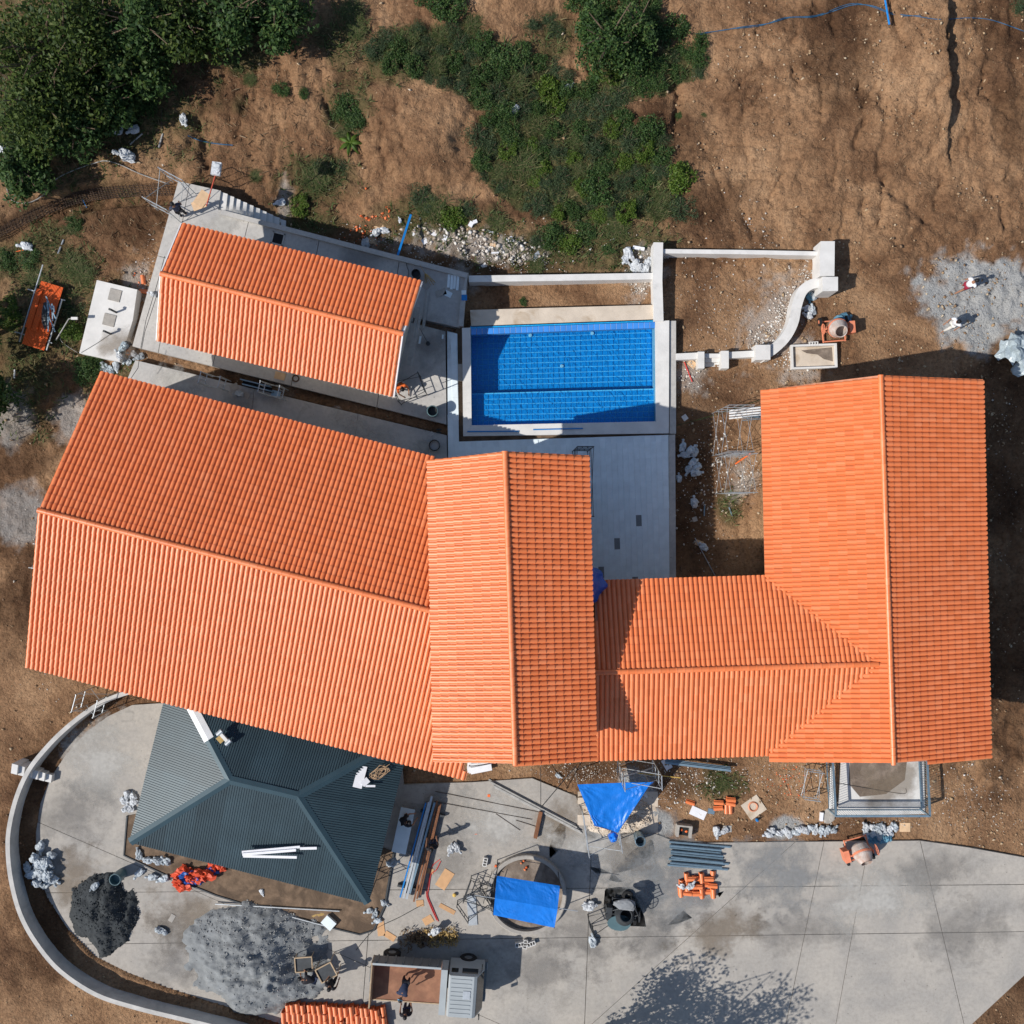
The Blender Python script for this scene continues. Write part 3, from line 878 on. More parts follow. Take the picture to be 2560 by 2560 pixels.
def smooth_px(pts, n=6):
    out = []
    for i in range(len(pts) - 1):
        p0 = pts[max(i - 1, 0)]; p1 = pts[i]; p2 = pts[i + 1]; p3 = pts[min(i + 2, len(pts) - 1)]
        for k in range(n):
            t = k / n
            out.append(tuple(0.5 * ((2 * p1[q]) + (-p0[q] + p2[q]) * t + (2 * p0[q] - 5 * p1[q] + 4 * p2[q] - p3[q]) * t * t + (-p0[q] + 3 * p1[q] - 3 * p2[q] + p3[q]) * t ** 3) for q in (0, 1)))
    out.append(pts[-1])
    return out

wall_line('curved_wall', smooth_px(WALL_ARC, 5), 0.2, -0.5, 0.95, 'concrete_wall', 'long curved concrete boundary wall round the lower left yard')
wall_line('garden_wall', [(1172, 697), (1400, 694), (1634, 690)], 0.30, -1.5, 0.0, 'concrete_white', 'straight white wall just above the sandy strip behind the pool')
wall_line('garden_wall', [(1646, 606), (1644, 700), (1647, 803)], 0.44, -1.5, 0.15, 'concrete_white', 'thick white pier wall running up from the pool corner')
wall_line('garden_wall', [(1658, 628), (1850, 630), (2051, 634)], 0.20, -1.5, 0.0, 'concrete_white', 'thin white wall between the pier wall and the square pillar')
wall_line('garden_wall', smooth_px([(2058, 708), (2030, 710), (2006, 728), (1992, 765), (1984, 805), (1965, 842), (1935, 872), (1903, 893)]), 0.46, -1.2, 0.15, 'concrete_white', 'S-shaped white garden wall beside the orange mixer')
wall_line('garden_wall', [(1690, 892), (1750, 889)], 0.30, -1.2, 0.0, 'concrete_white', 'short white wall from the pool deck to the small steps')
wall_line('garden_wall', [(1820, 888), (1892, 884)], 0.30, -1.2, 0.0, 'concrete_white', 'short white wall between the small steps and the low pillar')
for poly, z1, lab in (([(2052, 603), (2087, 603), (2086, 690), (2050, 690), (2049, 640)], 0.45, 'long white pillar at the end of the thin garden wall'),
                      ([(2056, 692), (2095, 692), (2095, 727), (2057, 728)], 0.75, 'square white pillar block at the head of the S-shaped wall'),
                      ([(1889, 862), (1926, 862), (1926, 899), (1889, 900)], 0.35, 'low square white pillar at the foot of the S-shaped wall'),
                      ([(1745, 879), (1761, 879), (1761, 921), (1746, 921)], 0.2, 'white stub wall on the pool side of the small steps'),
                      ([(1803, 877), (1822, 877), (1822, 921), (1804, 921)], 0.2, 'white stub wall on the far side of the small steps')):
    c = P(sum(a for a, b in poly) / len(poly), sum(b for a, b in poly) / len(poly), z1)
    r = thing('pillar', lab, 'pillar', (c.x, c.y, -1.0))
    mb = MB().prism(wp(poly, z1), -1.2, z1)
    mb.build('pillar_body', 'concrete_white', r, world=True)
r = thing('garden_steps', 'small flight of concrete steps between two white stub walls', 'steps', P(1782, 900, -.6))
for i in range(3):
    y0 = 884 + i * 11
    MB().prism(wp([(1762, y0), (1802, y0), (1802, y0 + 10.5), (1762, y0 + 10.5)], -0.1 - .15 * i), -1.0, -0.1 - 0.15 * i).build('step', 'concrete_white', r, world=True)
# stairs beside the pool-house terrace
r = thing('terrace_stairs', 'concrete stairs going down beside the pool house terrace', 'steps', P(620, 525, -1.0))
for i in range(10):
    t = (i + 0.5) / 10
    x0 = 553 + i * 16.2; yt = 480 + i * 7.4; yb = 522 + i * 4.3 + 1
    z = -0.10 - 0.115 * i
    q = [(x0, yt), (x0 + 16, yt + 5), (x0 + 16 - 5 * (1 - t), yb + 4), (x0 - 6 * (1 - t), yb)]
    MB().prism(wp(q, z), -1.6, z).build('step', 'concrete_white', r, world=True)
# small steps over the curved wall at the left edge
r = thing('yard_steps', 'short flight of pale steps crossing the curved wall at the left edge', 'steps', P(80, 1930, 0))
for i in range(6):
    x0 = 28 + i * 17
    z = 1.05 - 0.15 * i
    MB().prism(wp([(x0 + 2, 1909 + i * 5), (x0 + 17, 1913 + i * 5), (x0 + 14, 1937 + i * 4), (x0 - 1, 1933 + i * 4)], z), -0.4, z).build('step', 'concrete_white', r, world=True)
# low wall cap along the terrace edge
wall_line('terrace_parapet', [(553, 530), (850, 607), (1166, 689), (1156, 760), (1152, 815)], 0.22, -0.3, 0.14, 'concrete_terrace', 'low concrete parapet along the far edge of the pool house terrace')
# septic slab
r = thing('septic_slab', 'raised pale concrete tank cover with two hatches and two pipes', 'slab', P(270, 800, -.6))
MB().prism(wp(SEPTIC, -0.05), -1.0, -0.05).build('cover', 'concrete_white', r, world=True)
for cx, cy in ((287, 738), (273, 800)):
    a = P(cx, cy, -0.03)
    MB().box((a.x, a.y, -0.04), (.55, .55, .05), math.radians(-14)).build('hatch', 'concrete', r, world=True)
for cx, cy in ((291, 781), (277, 835)):
    a = P(cx, cy, -0.05)
    MB().tube([a, a + Vector((0, 0, .42)), a + Vector((-.06, .03, .5)), a + Vector((-.14, .05, .5))], 0.05, 8).build('vent_pipe', 'steel_dark', r, world=True)
# black plate in the terrace, its colour standing for the shade in a hole
a = P(695, 597, 0.0)
r = thing('floor_hatch', 'black square plate painted as a dark hole in the terrace behind the pool house', 'hatch', a)
MB().box((0, 0, 0.006), (.46, .46, .012), math.radians(-14)).build('dark_plate', 'rubber', r)
for i in range(4):
    an = math.radians(-14 + 90 * i)
    MB().box((.26 * math.cos(an), .26 * math.sin(an), .02), (.06, .58, .04), an).build('rim', 'concrete_terrace', r)

# ------------------------------------------------------------------ deck pavers
deck = link('deck', None); struct(deck); deck['label'] = 'pale stone deck paved in rectangular tiles'
MB().prism(wp(DECK, 0.0), -0.5, 0.0).build('bedding', 'paver', deck)
ROT = math.radians(1.9)
ex = Vector((math.cos(ROT), math.sin(ROT), 0)); ey = Vector((-math.sin(ROT), math.cos(ROT), 0))
pw, pl = 0.262, 0.524
me_p = MB().box((0, 0, 0), (pw - .004, pl - .004, 0.05)).mesh('paver', 'paver')
me_d = MB().box((0, 0, 0), (pw - .004, pl - .004, 0.05)).mesh('paver', 'paver_dark')
o0 = P(1400, 1280, 0.03)
dark_px = [(1603, 1302), (1548, 1359), (1508, 1430), (1592, 1449)]
dark_w = [P(a, b, 0.03) for a, b in dark_px]
cells = []
for i in range(-25, 25):
    for j in range(-20, 25):
        c = o0 + ex * (i * pw) + ey * (j * pl + (pl / 2 if i % 2 else 0))
        ok = all(inpoly(1280 + q.x / S, 1280 - q.y / S, DECK) for q in (c + ex * .11 + ey * .23, c - ex * .11 + ey * .23, c + ex * .11 - ey * .23, c - ex * .11 - ey * .23))
        px, py = 1280 + c.x / S, 1280 - c.y / S
        if ok and not (px < 1440 and py > 1215):
            cells.append(c)
dk = set()
for w in dark_w:
    dk.add(min(range(len(cells)), key=lambda q: (cells[q] - w).length))
for q, c in enumerate(cells):
    o = link('paver', me_d if q in dk else me_p, deck)
    o.location = (c.x, c.y, 0.006 + U(-.001, .001))
    o.rotation_euler = (0, 0, ROT)
LEDGE = [(1672, 1087), (1688, 1086), (1690, 1470), (1674, 1470)]
o = MB().prism(wp(LEDGE, -0.1), -0.8, -0.1).build('deck_ledge', 'concrete_terrace'); struct(o)
for nm, q in (('channel', [(1143, 836), (1154, 822), (1158, 1092), (1670, 1084), (1655, 1088), (1147, 1104)]),):
    pass
o = MB().prism(wp([(1140, 815), (1157, 815), (1160, 1091), (1660, 1083), (1660, 1090), (1143, 1108)], -.25), -0.7, -0.2).build('soil_channel', 'soil'); struct(o)

# ------------------------------------------------------------------ pool
pool = thing('swimming_pool', 'rectangular blue swimming pool with white coping beside the deck', 'pool', P(1410, 940, 0))
def pool_part(name, polys, z0, z1, mat):
    mb = MB()
    for q in polys:
        mb.prism(wp(q, z1), z0, z1)
    return mb.build(name, mat, pool, world=True)
zc = 0.08
co = pool_part('coping', [[(1155, 820), (1176, 819), (1179, 1063), (1158, 1090)], [(1158.3, 1090), (1179, 1063.3), (1640, 1053.3), (1672, 1083)], [(1638, 803), (1673, 801), (1672, 1082.7), (1640, 1053)]], -0.9, zc, 'concrete_white')
pool_part('coping_ledge', [[(1674, 802), (1690, 802), (1690, 1084), (1674, 1084)]], -1.0, -0.04, 'concrete_terrace')
def lerp_quad(q, u, v):
    a = Vector(q[0]).lerp(Vector(q[1]), u); b = Vector(q[3]).lerp(Vector(q[2]), u)
    return a.lerp(b, v)
Q = [P(x, y, 0.0) for x, y in POOL_IN]
cen = sum(Q, Vector()) / 4
# basin shell
def basin(z, v0, v1, name):
    c = [lerp_quad(Q, 0, v0), lerp_quad(Q, 1, v0), lerp_quad(Q, 1, v1), lerp_quad(Q, 0, v1)]
    return MB().prism([(p.x, p.y) for p in c], z - 0.2, z).build(name, 'pool_grout', pool, world=True)
SPLIT = 0.655
basin(-1.25, -0.01, SPLIT, 'pool_floor'); basin(-0.55, SPLIT, 1.01, 'pool_bench')
mbw = MB()
for a, b in ((0, 1), (1, 2), (2, 3), (3, 0)):
    d = (Q[b] - Q[a]).normalized(); n = Vector((d.y, -d.x, 0))
    out = n if (Q[a] + n - cen).length > (Q[a] - n - cen).length else -n
    A, B = Q[a] + out * .002, Q[b] + out * .002
    mbw.prism([(A.x, A.y), (B.x, B.y), (B.x + out.x * .15, B.y + out.y * .15), (A.x + out.x * .15, A.y + out.y * .15)], -1.5, -0.12)
mbw.build('basin_wall', 'pool_tile', pool, world=True)
c = [lerp_quad(Q, 0, 0), lerp_quad(Q, 1, 0), lerp_quad(Q, 1, 1), lerp_quad(Q, 0, 1)]
nu, nv = 33, 18
tl = []
for j in range(nv):
    for i in range(nu):
        v0, v1 = j / nv, (j + 1) / nv
        bench = v0 >= SPLIT - 0.01
        z = -0.53 if bench else -1.23
        tl.append((i, j, z))
W = (Q[1] - Q[0]).length / nu; Hh = (Q[3] - Q[0]).length / nv
me_t = MB().box((0, 0, 0), (W - 0.034, Hh - 0.034, 0.03)).mesh('floor_tile', 'pool_tile')
tl.sort(key=lambda t: lerp_quad(Q, (t[0] + .5) / nu, (t[1] + .5) / nv).length)
rest = MB()
dz = math.atan2((Q[1] - Q[0]).y, (Q[1] - Q[0]).x)
for k, (i, j, z) in enumerate(tl):
    p = lerp_quad(Q, (i + .5) / nu, (j + .5) / nv)
    if k < 300:
        o = link('floor_tile', me_t, pool)
        o.location = (p.x - pool.location.x, p.y - pool.location.y, z)
        o.rotation_euler = (0, 0, dz)
    else:
        rest.box((p.x, p.y, z), (W - .034, Hh - .034, .03), dz)
o = rest.build('floor_tiles', 'pool_tile', pool, world=True); o['kind'] = 'stuff'
# row of edge tiles along the far side: they slope into the water
er = []
EN = 33
for i in range(EN):
    a = P(1177 + 461 * i / EN, 822 - 17 * i / EN, .06); b = P(1177 + 461 * (i + 1) / EN, 822 - 17 * (i + 1) / EN, .06)
    d = (b - a).normalized(); n = Vector((d.y, -d.x, 0)) * 0.26
    a2 = a + d * .014; b2 = b - d * .014
    mb = MB()
    mb.add([a2, b2, b2 + n - Vector((0, 0, .07)), a2 + n - Vector((0, 0, .07)), a2 - Vector((0, 0, .1)), b2 - Vector((0, 0, .1)), b2 + n - Vector((0, 0, .17)), a2 + n - Vector((0, 0, .17))],
           [(0, 3, 2, 1), (4, 5, 6, 7), (0, 1, 5, 4), (1, 2, 6, 5), (2, 3, 7, 6), (3, 0, 4, 7)])
    mb.build('edge_tile', 'pool_edge', pool, world=True)
a = P(1177, 822, .04); b = P(1638, 805, .04); d = (b - a).normalized(); n = Vector((d.y, -d.x, 0)) * 0.255
MB().add([a, b, b + n - Vector((0, 0, .07)), a + n - Vector((0, 0, .07)), a - Vector((0, 0, .4)), b - Vector((0, 0, .4)), b + n - Vector((0, 0, .4)), a + n - Vector((0, 0, .4))], [(0, 3, 2, 1), (4, 5, 6, 7), (0, 1, 5, 4), (1, 2, 6, 5), (2, 3, 7, 6), (3, 0, 4, 7)]).build('edge_grout', 'grout_white', pool, world=True)
wq = [lerp_quad(Q, -0.003, -.003), lerp_quad(Q, 1.003, -.003), lerp_quad(Q, 1.003, 1.003), lerp_quad(Q, -.003, 1.003)]
MB().add([(p.x, p.y, -0.045) for p in wq], [(3, 2, 1, 0)]).build('water', 'water', pool, world=True)
for x, y in ((1326, 838), (1481, 833), (1405, 915)):
    p = P(x, y, -1.17)
    MB().lathe([(0, .035), (.07, .03), (.09, 0), (0, 0)], 14, p).build('pool_lamp', 'white_paint', pool, world=True)
p0, p1 = P(1189, 1079, .11), P(1296, 1078, .11)
for lab, q in (('blue plastic pipe lying on the near coping, left piece', ((1168, 1079), (1297, 1078))), ('blue plastic pipe lying on the near coping, right piece', ((1333, 1074), (1457, 1071)))):
    o = MB().tube([P(*q[0], .11), P(*q[1], .11)], .03, 6).build('blue_pipe', 'plastic_blue'); tag(o, lab, 'pipe')
# bridge slab over the left channel
o = MB().prism(wp([(1144, 910), (1155, 910), (1156, 952), (1145, 952)], .0), -.3, .0).build('channel_cover', 'concrete'); tag(o, 'short concrete cover over the soil channel left of the pool', 'slab')
# ------------------------------------------------------------------ clay-tiled houses
TW, TE, TL = 0.207, 0.365, 0.425
def tile_mesh():
    prof = []
    for k in range(8):
        a = math.pi * (1 - k / 7)
        prof.append((0.083 * math.cos(a), 0.062 * math.sin(a) ** 0.85))
    prof += [(0.097, -0.024), (0.124, -0.016)]
    mb = MB()
    n = len(prof)
    vs = []
    for (y, s, zz) in ((0.0, 1.01, 0.0), (TL, 0.92, -0.008)):
        for x, z in prof:
            xx = x * (1 + (s - 1) * .35) if x < 0.09 else x
            vs.append((xx - 0.03, y, z * s + zz + 0.012))
    for x, z in prof:
        s = 0.86
        vs.append(((x * s if x < .09 else x) - 0.03, 0.0, z * s - 0.012))
    vs += vs[:n]      # the end face has its own corners, so the roll shades cleanly
    fs = [(k, k + 1, n + k + 1, n + k) for k in range(n - 1)] + [(2 * n + k, 2 * n + k + 1, 3 * n + k + 1, 3 * n + k) for k in range(n - 1)]
    return mb.add(vs, fs)
TILE = tile_mesh()
ME_TILE = TILE.mesh('tile', 'tile')
ME_TILE.polygons.foreach_set('use_smooth', [i < 9 for i in range(len(TILE.f))])
TV = np.array(TILE.v); TF = np.array(TILE.f)
def ridge_mesh(L=0.40, r=0.105):
    mb = MB()
    n = 9
    vs = []
    for y, s in ((0, 1.08), (0.05, 1.08), (0.052, 1.0), (L, 0.93)):
        for k in range(n):
            a = math.pi * (1 - k / (n - 1))
            vs.append((r * s * math.cos(a) * 1.05, y, r * s * math.sin(a) * 0.9))
    fs = [(j * n + k, j * n + k + 1, (j + 1) * n + k + 1, (j + 1) * n + k) for j in range(3) for k in range(n - 1)]
    fs.append(tuple(range(n - 1, -1, -1)))
    return mb.add(vs, fs).mesh('ridge_tile', 'tile')
ME_RIDGE = ridge_mesh()

def slope_tiles(E0, E1, R0, R1, keep=None):
    E0, E1, R0, R1 = map(Vector, (E0, E1, R0, R1))
    exx = (E1 - E0).normalized()
    up = ((R0 + R1) - (E0 + E1)) / 2
    up = up - exx * up.dot(exx)
    Wd = up.length
    uy = up / Wd
    n = exx.cross(uy)
    if n.z < 0:
        return slope_tiles(E1, E0, R1, R0, keep)
    Le = (E1 - E0).length
    skA = (R0 - E0).dot(exx); skB = (R1 - E1).dot(exx)
    nr = round(Wd / TE)
    out = []
    ty = (uy - 0.046 * n).normalized()
    tn = exx.cross(ty)
    # columns run straight up the slope along the truer gable edge; the other edge is cut
    fromA = abs(skA) <= abs(skB)
    sk = skA if fromA else skB
    pitch = Le / round(Le / TW)
    far = max(Le, Le + (skB - skA if fromA else -(skA - skB)))
    for c in range(int(far / pitch + .5)):
        t = (c + .5) * pitch
        for r in range(nr):
            v = r / nr
            lim = Le + (skB - skA) * v
            if t > lim + .02:
                continue
            o0 = (E0 + exx * t) if fromA else (E1 - exx * t)
            p = o0 + exx * (sk * v) + up * v + n * 0.035 + uy * U(-.004, .004) - uy * 0.03
            if keep and not keep(p + uy * TL * .5):
                continue
            j = U(-.012, .012)
            X_ = (exx + uy * j).normalized(); Y_ = (ty - exx * j).normalized(); Z_ = (tn + exx * U(-.02, .02)).normalized()
            m = Matrix(((X_.x, Y_.x, Z_.x, p.x), (X_.y, Y_.y, Z_.y, p.y), (X_.z, Y_.z, Z_.z, p.z), (0, 0, 0, 1)))
            out.append(m)
    return out

def ridge_line(A, B, root, pitch=0.335):
    A, B = Vector(A), Vector(B)
    d = (B - A); L = d.length; d = d / L
    n = max(1, round(L / pitch))
    s = Vector((d.y, -d.x, 0)).normalized()
    t = s.cross(d)
    for i in range(n):
        p = A + d * (L * i / n) + Vector((0, 0, .075 + U(-.004, .004)))
        o = link('ridge_tile', ME_RIDGE, root)
        loc = p - world_loc(root)
        m = Matrix(((s.x, d.x, t.x, loc.x), (s.y, d.y, t.y, loc.y), (s.z, d.z, t.z, loc.z), (0, 0, 0, 1)))
        o.matrix_local = m

def house(name, label, gables, base_z, wall_mat='stucco', keeps=None, ridge_over=None, overhang=0.45, boards=False):
    """gables: list of (E0,E1,R0,R1,F0,F1): eave line, ridge line, other eave line"""
    c = sum((Vector(g[2]) + Vector(g[3]) for g in gables), Vector()) / (2 * len(gables))
    root = thing(name, label, 'house', (c.x, c.y, base_z))
    # walls
    for g in gables:
        E0, E1, R0, R1, F0, F1 = map(Vector, g[:6])
        mb = MB()
        ax = (R1 - R0).normalized()
        q = []
        for e, r, s in ((E0, R0, 1), (E1, R1, -1), (F1, R1, -1), (F0, R0, 1)):
            w = (r - e); w.z = 0; w = w - ax * w.dot(ax); w.normalize()
            q.append(e + w * overhang + ax * overhang * s)
        ze = [E0.z + .1, E1.z + .1, F1.z + .1, F0.z + .1]
        rr = [R0 + ax * overhang, R1 - ax * overhang]
        b = base_z
        vs = [(p.x, p.y, b) for p in q] + [(p.x, p.y, z) for p, z in zip(q, ze)] + [(p.x, p.y, p.z - .16) for p in rr]
        mb.add(vs, [(0, 1, 5, 4), (2, 3, 7, 6), (1, 2, 6, 9, 5), (3, 0, 4, 8, 7), (4, 5, 9, 8), (6, 7, 8, 9)])
        mb.build('wall', wall_mat, root, world=True)
    # roof deck, one part that carries the tiles
    mb = MB()
    for g in gables:
        E0, E1, R0, R1, F0, F1 = map(Vector, g[:6])
        for a, b_, c_, d_ in ((E0, E1, R1, R0), (F1, F0, R0, R1)):
            lo = Vector((0, 0, .05)); hi = Vector((0, 0, .14)); dn = Vector((0, 0, -.012))
            pts = [a + dn, b_ + dn, c_ + dn, d_ + dn] + [p - hi for p in (a, b_, c_, d_)]
            fs = [(0, 1, 2, 3), (7, 6, 5, 4), (0, 4, 5, 1), (1, 5, 6, 2), (3, 7, 4, 0)]
            mb.add(pts, fs)
    roof = mb.build('roof', 'white_paint' if boards else 'terracotta', root, world=True)
    # white boards under the gable edges
    for g in (gables if boards else []):
        E0, E1, R0, R1, F0, F1 = map(Vector, g[:6])
        ax = (R1 - R0).normalized()
        ends = []
        if g[6]: ends.append((E0, R0, F0, -1))
        if g[7]: ends.append((E1, R1, F1, 1))
        for e, r, f, s in ends:
            off = ax * (0.035 * s) - Vector((0, 0, .07))
            for q in (e, f):
                MB().beam(q + off, r + off, .05, .2).build('barge_board', 'white_paint', root, world=True)
    tiles = []
    for gi, g in enumerate(gables):
        E0, E1, R0, R1, F0, F1 = g[:6]
        k = keeps[gi] if keeps else None
        tiles += slope_tiles(E0, E1, R0, R1, k) + slope_tiles(F0, F1, R0, R1, k)
    camp = Vector((0, 0, CAMH))
    tiles.sort(key=lambda m: (m.translation - camp).length)
    base = world_loc(roof)
    for m in tiles[:300]:
        o = link('tile', ME_TILE, roof)
        mm = m.copy(); mm.translation = m.translation - base
        o.matrix_local = mm
    rest = tiles[300:]
    if rest:
        A = np.array([[list(r) for r in m] for m in rest])
        V = np.einsum('nij,vj->nvi', A[:, :3, :3], TV) + A[:, None, :3, 3] - np.array(base)
        Fs = TF[None] + (np.arange(len(rest)) * len(TV))[:, None, None]
        me = np_mesh('tiles', V.reshape(-1, 3), Fs.reshape(-1, 4), 'tile')
        sm = np.tile(np.arange(len(TF)) < 9, len(rest))
        me.polygons.foreach_set('use_smooth', sm)
        o = link('tiles', me, roof); o['kind'] = 'stuff'
    for g in gables:
        ridge_line(g[2], g[3], roof)
    return root

zE, zR = 3.8, 5.97
# the long ridge runs on under the middle block's eave
main_R0, main_R1 = P(97, 1275, zR), P(1078, 1527, zR)
dirm = (main_R1 - main_R0).normalized()
main = (P(250, 930, zE), P(1110, 1150, zE), main_R0, main_R1, P(65, 1665, zE), P(1165, 1945, zE), True, False)
E0, E1, R0, R1, F0, F1 = main[:6]
# square the far ends up to the ridge direction
def ext(a, target):
    return a + dirm * ((target - a).dot(dirm)) * Vector((1, 1, 0)).length / math.sqrt(2)
end = P(1165, 1945, zE)
Lw = (end - F0).dot(dirm)
main = (E0, E0 + dirm * ((E1 - E0).dot(dirm) + .2), R0, R0 + dirm * ((R1 - R0).dot(dirm) + .5), F0, F0 + dirm * Lw, True, False)
# south slope is longer than the north one: build the two slopes as skewed quads
cx_eave = None
def keep_main(p):
    # drop tiles that would stand inside the middle block (east of its left eave and north of its gable)
    return not (p.x > -3.2 + .033 * (-p.y) and -9.6 < p.y < 2.3)
house('long_house', 'long orange-tiled house at the left with the ridge sloping across', [main], -0.3, keeps=[keep_main])

zce, zcr = 6.12, 7.28
mid = (P(1070, 1150, zce), P(1086, 1905, zce), P(1262, 1128, zcr), P(1288, 1908, zcr), P(1470, 1138, zce), P(1490, 1901, zce), True, True)
house('middle_house', 'tallest narrow orange-tiled block in the middle of the complex', [mid], -0.3)

ph_e, ph_r = 3.0, 3.9
ph = (P(455, 560, ph_e), P(1053, 705, ph_e), P(403, 685, ph_r), P(1005, 835, ph_r), P(393, 850, ph_e), P(983, 990, ph_e), True, True)
house('pool_house', 'small orange-tiled pool house on the terrace left of the pool', [ph], -0.3, overhang=0.5, boards=True)

re_l, re_r, rr_ = 3.75, 3.73, 5.15
rb = (P(1903, 975, re_l), P(1925, 1905, re_l), P(2200, 938, rr_), P(2232, 1907, rr_), P(2455, 948, re_r), P(2475, 1895, re_r), True, True)
we, wr = 3.72, 5.02
Rw0, Rw1 = P(1488, 1681, wr), P(2190, 1660, wr)
dw = (Rw1 - Rw0).normalized()
En0, En1 = P(1488, 1453, we), P(1930, 1440, we)
Es0, Es1 = P(1488, 1899, we), P(1930, 1889, we)
wing = (En0, En0 + dw * ((Rw1 - En0).dot(dw)), Rw0, Rw1, Es0, Es0 + dw * ((Rw1 - Es0).dot(dw)), False, False)
# valley: keep only the tiles near or above the other roof plane
def plane(a, b, c):
    n = (Vector(b) - Vector(a)).cross(Vector(c) - Vector(a))
    if n.z < 0: n = -n
    a = Vector(a)
    return lambda p: a.z - (n.x * (p.x - a.x) + n.y * (p.y - a.y)) / n.z
pl_rb = plane(rb[0], rb[1], rb[2])
pl_wn = plane(wing[0], wing[1], wing[2]); pl_ws = plane(wing[4], wing[5], wing[2])
def keep_rb(p):
    zw = min(pl_wn(p), pl_ws(p))
    inside = p.x < Rw1.x and zw > we - .05
    return not (inside and zw > p.z + 0.10)
def keep_wing(p):
    return p.z > pl_rb(p) - 0.03
house('corner_house', 'L-shaped orange-tiled house at the right with two valleys', [rb, wing], -0.4, keeps=[keep_rb, keep_wing], overhang=1.15)

# ------------------------------------------------------------------ dark metal pavilion
pe, pr = 2.6, 3.7
pv = thing('pavilion', 'pavilion with a dark blue-green corrugated hipped roof', 'pavilion', P(670, 1970, 0))
NW, NE, SE, SW = P(430, 1675, pe), P(1028, 1833, pe), P(920, 2258, pe), P(325, 2105, pe)
RW, RE = P(575, 1950, pr), P(745, 1990, pr)
mb = MB()
cen = (NW + NE + SE + SW) / 4
q = [p.lerp(cen, .16) for p in (NW, NE, SE, SW)]
mb.prism([(p.x, p.y) for p in q], 0.0, pe + .1)
mb.build('wall', 'stucco', pv, world=True)
roof = MB().add([p - Vector((0, 0, .06)) for p in (NW, NE, SE, SW, RW, RE)], [(0, 4, 5, 1), (1, 5, 2), (2, 5, 4, 3), (3, 4, 0), (0, 1, 2, 3)]).build('roof', 'roof_metal', pv, world=True)
def corr_slope(E0, E1, T0, T1):
    """corrugated sheets from eave E0-E1 up to the top edge T0-T1 (may be one point), cut along the hips"""
    e = (E1 - E0); L = e.length; e = e / L
    up = (T0 - E0); up = up - e * up.dot(e)
    Hs = up.length; up = up / Hs
    n = e.cross(up)
    if n.z < 0: n = -n
    t0 = (T0 - E0).dot(e); t1 = (T1 - E0).dot(e)
    def vmax(u):
        if u < t0: return Hs * u / t0
        if u > t1: return Hs * (L - u) / (L - t1)
        return Hs
    per = 0.105
    k = int(L / per)
    sheet = None
    for s0 in range(0, k, 11):
        mb = MB()
        for i in range(s0, min(k, s0 + 11)):
            a = i * L / k
            us = [a, a + .36 * L / k, a + .5 * L / k, a + .86 * L / k, a + L / k]
            hs = [0, 0, .024, .024, 0]
            vs = []
            for u, h in zip(us, hs):
                vs.append(E0 + e * u + n * h - up * .03)
                vs.append(E0 + e * u + n * h + up * max(0, vmax(u)))
            mb.add(vs, [(2 * q, 2 * q + 2, 2 * q + 3, 2 * q + 1) for q in range(4)])
        mb.build('roof_sheet', 'roof_metal', roof, world=True)
corr_slope(NW, NE, RW, RE)
corr_slope(NE, SE, RE, RE)
corr_slope(SE, SW, RE, RW)
corr_slope(SW, NW, RW, RW)
def cap(a, b, nm='hip_cap', mat='roof_cap', w=.19):
    a, b = Vector(a), Vector(b)
    d = (b - a).normalized(); s = Vector((d.y, -d.x, 0)).normalized()
    up = Vector((0, 0, .06)); dn = Vector((0, 0, -.012))
    mb = MB()
    vs = []
    for p in (a, b):
        vs += [p - s * w + dn, p + up, p + s * w + dn]
    mb.add(vs, [(0, 3, 4, 1), (1, 4, 5, 2), (0, 1, 2), (5, 4, 3)])
    mb.build(nm, mat, roof, world=True)
cap(RW, RE, 'ridge_cap'); cap(SW, RW); cap(SE, RE); cap(NE, RE)
cap(RW.lerp(NW, .5), RW, 'hip_cap')
cap(NW.lerp(RW, .1), NW.lerp(RW, .64), 'flashing', 'white_paint', .24)
# ------------------------------------------------------------------ plants
def leaf_arrays(C, size, updir=0.5, aspect=0.5, seed=0):
    """C (n,3) leaf centres -> quads, each leaf a small diamond turned at random, mostly facing up"""
    r = np.random.default_rng(seed)
    n = len(C)
    nrm = r.normal(size=(n, 3)); nrm[:, 2] = np.abs(nrm[:, 2]) + updir
    nrm /= np.linalg.norm(nrm, axis=1)[:, None]
    t = r.normal(size=(n, 3)); t -= nrm * (t * nrm).sum(1)[:, None]
    t /= np.linalg.norm(t, axis=1)[:, None]
    b = np.cross(nrm, t)
    s = (size * r.uniform(.6, 1.3, n))[:, None]
    V = np.stack([C - t * s, C + b * s * aspect, C + t * s, C - b * s * aspect], 1).reshape(-1, 3)
    Fq = np.arange(4 * n).reshape(n, 4)
    return V, Fq

def crown_points(n, rx, ry, rz, clumps, seed, hollow=0.35, spread=0.34):
    r = np.random.default_rng(seed)
    d = r.normal(size=(clumps, 3)); d /= np.linalg.norm(d, axis=1)[:, None]
    d[:, 2] = np.abs(d[:, 2]) * .9 + .02
    c = d * r.uniform(hollow, .9, clumps)[:, None]
    w = r.uniform(.5, 1.5, clumps); w /= w.sum()
    k = r.choice(clumps, n, p=w)
    sz = r.uniform(.6, 1.3, clumps)
    q = r.normal(size=(n, 3)); q /= np.linalg.norm(q, axis=1)[:, None]
    q *= (r.uniform(.25, 1, n) ** .5)[:, None] * spread * sz[k][:, None]
    p = c[k] + q
    p[:, 2] = np.maximum(p[:, 2], 0.02)
    return p * np.array([rx, ry, rz])

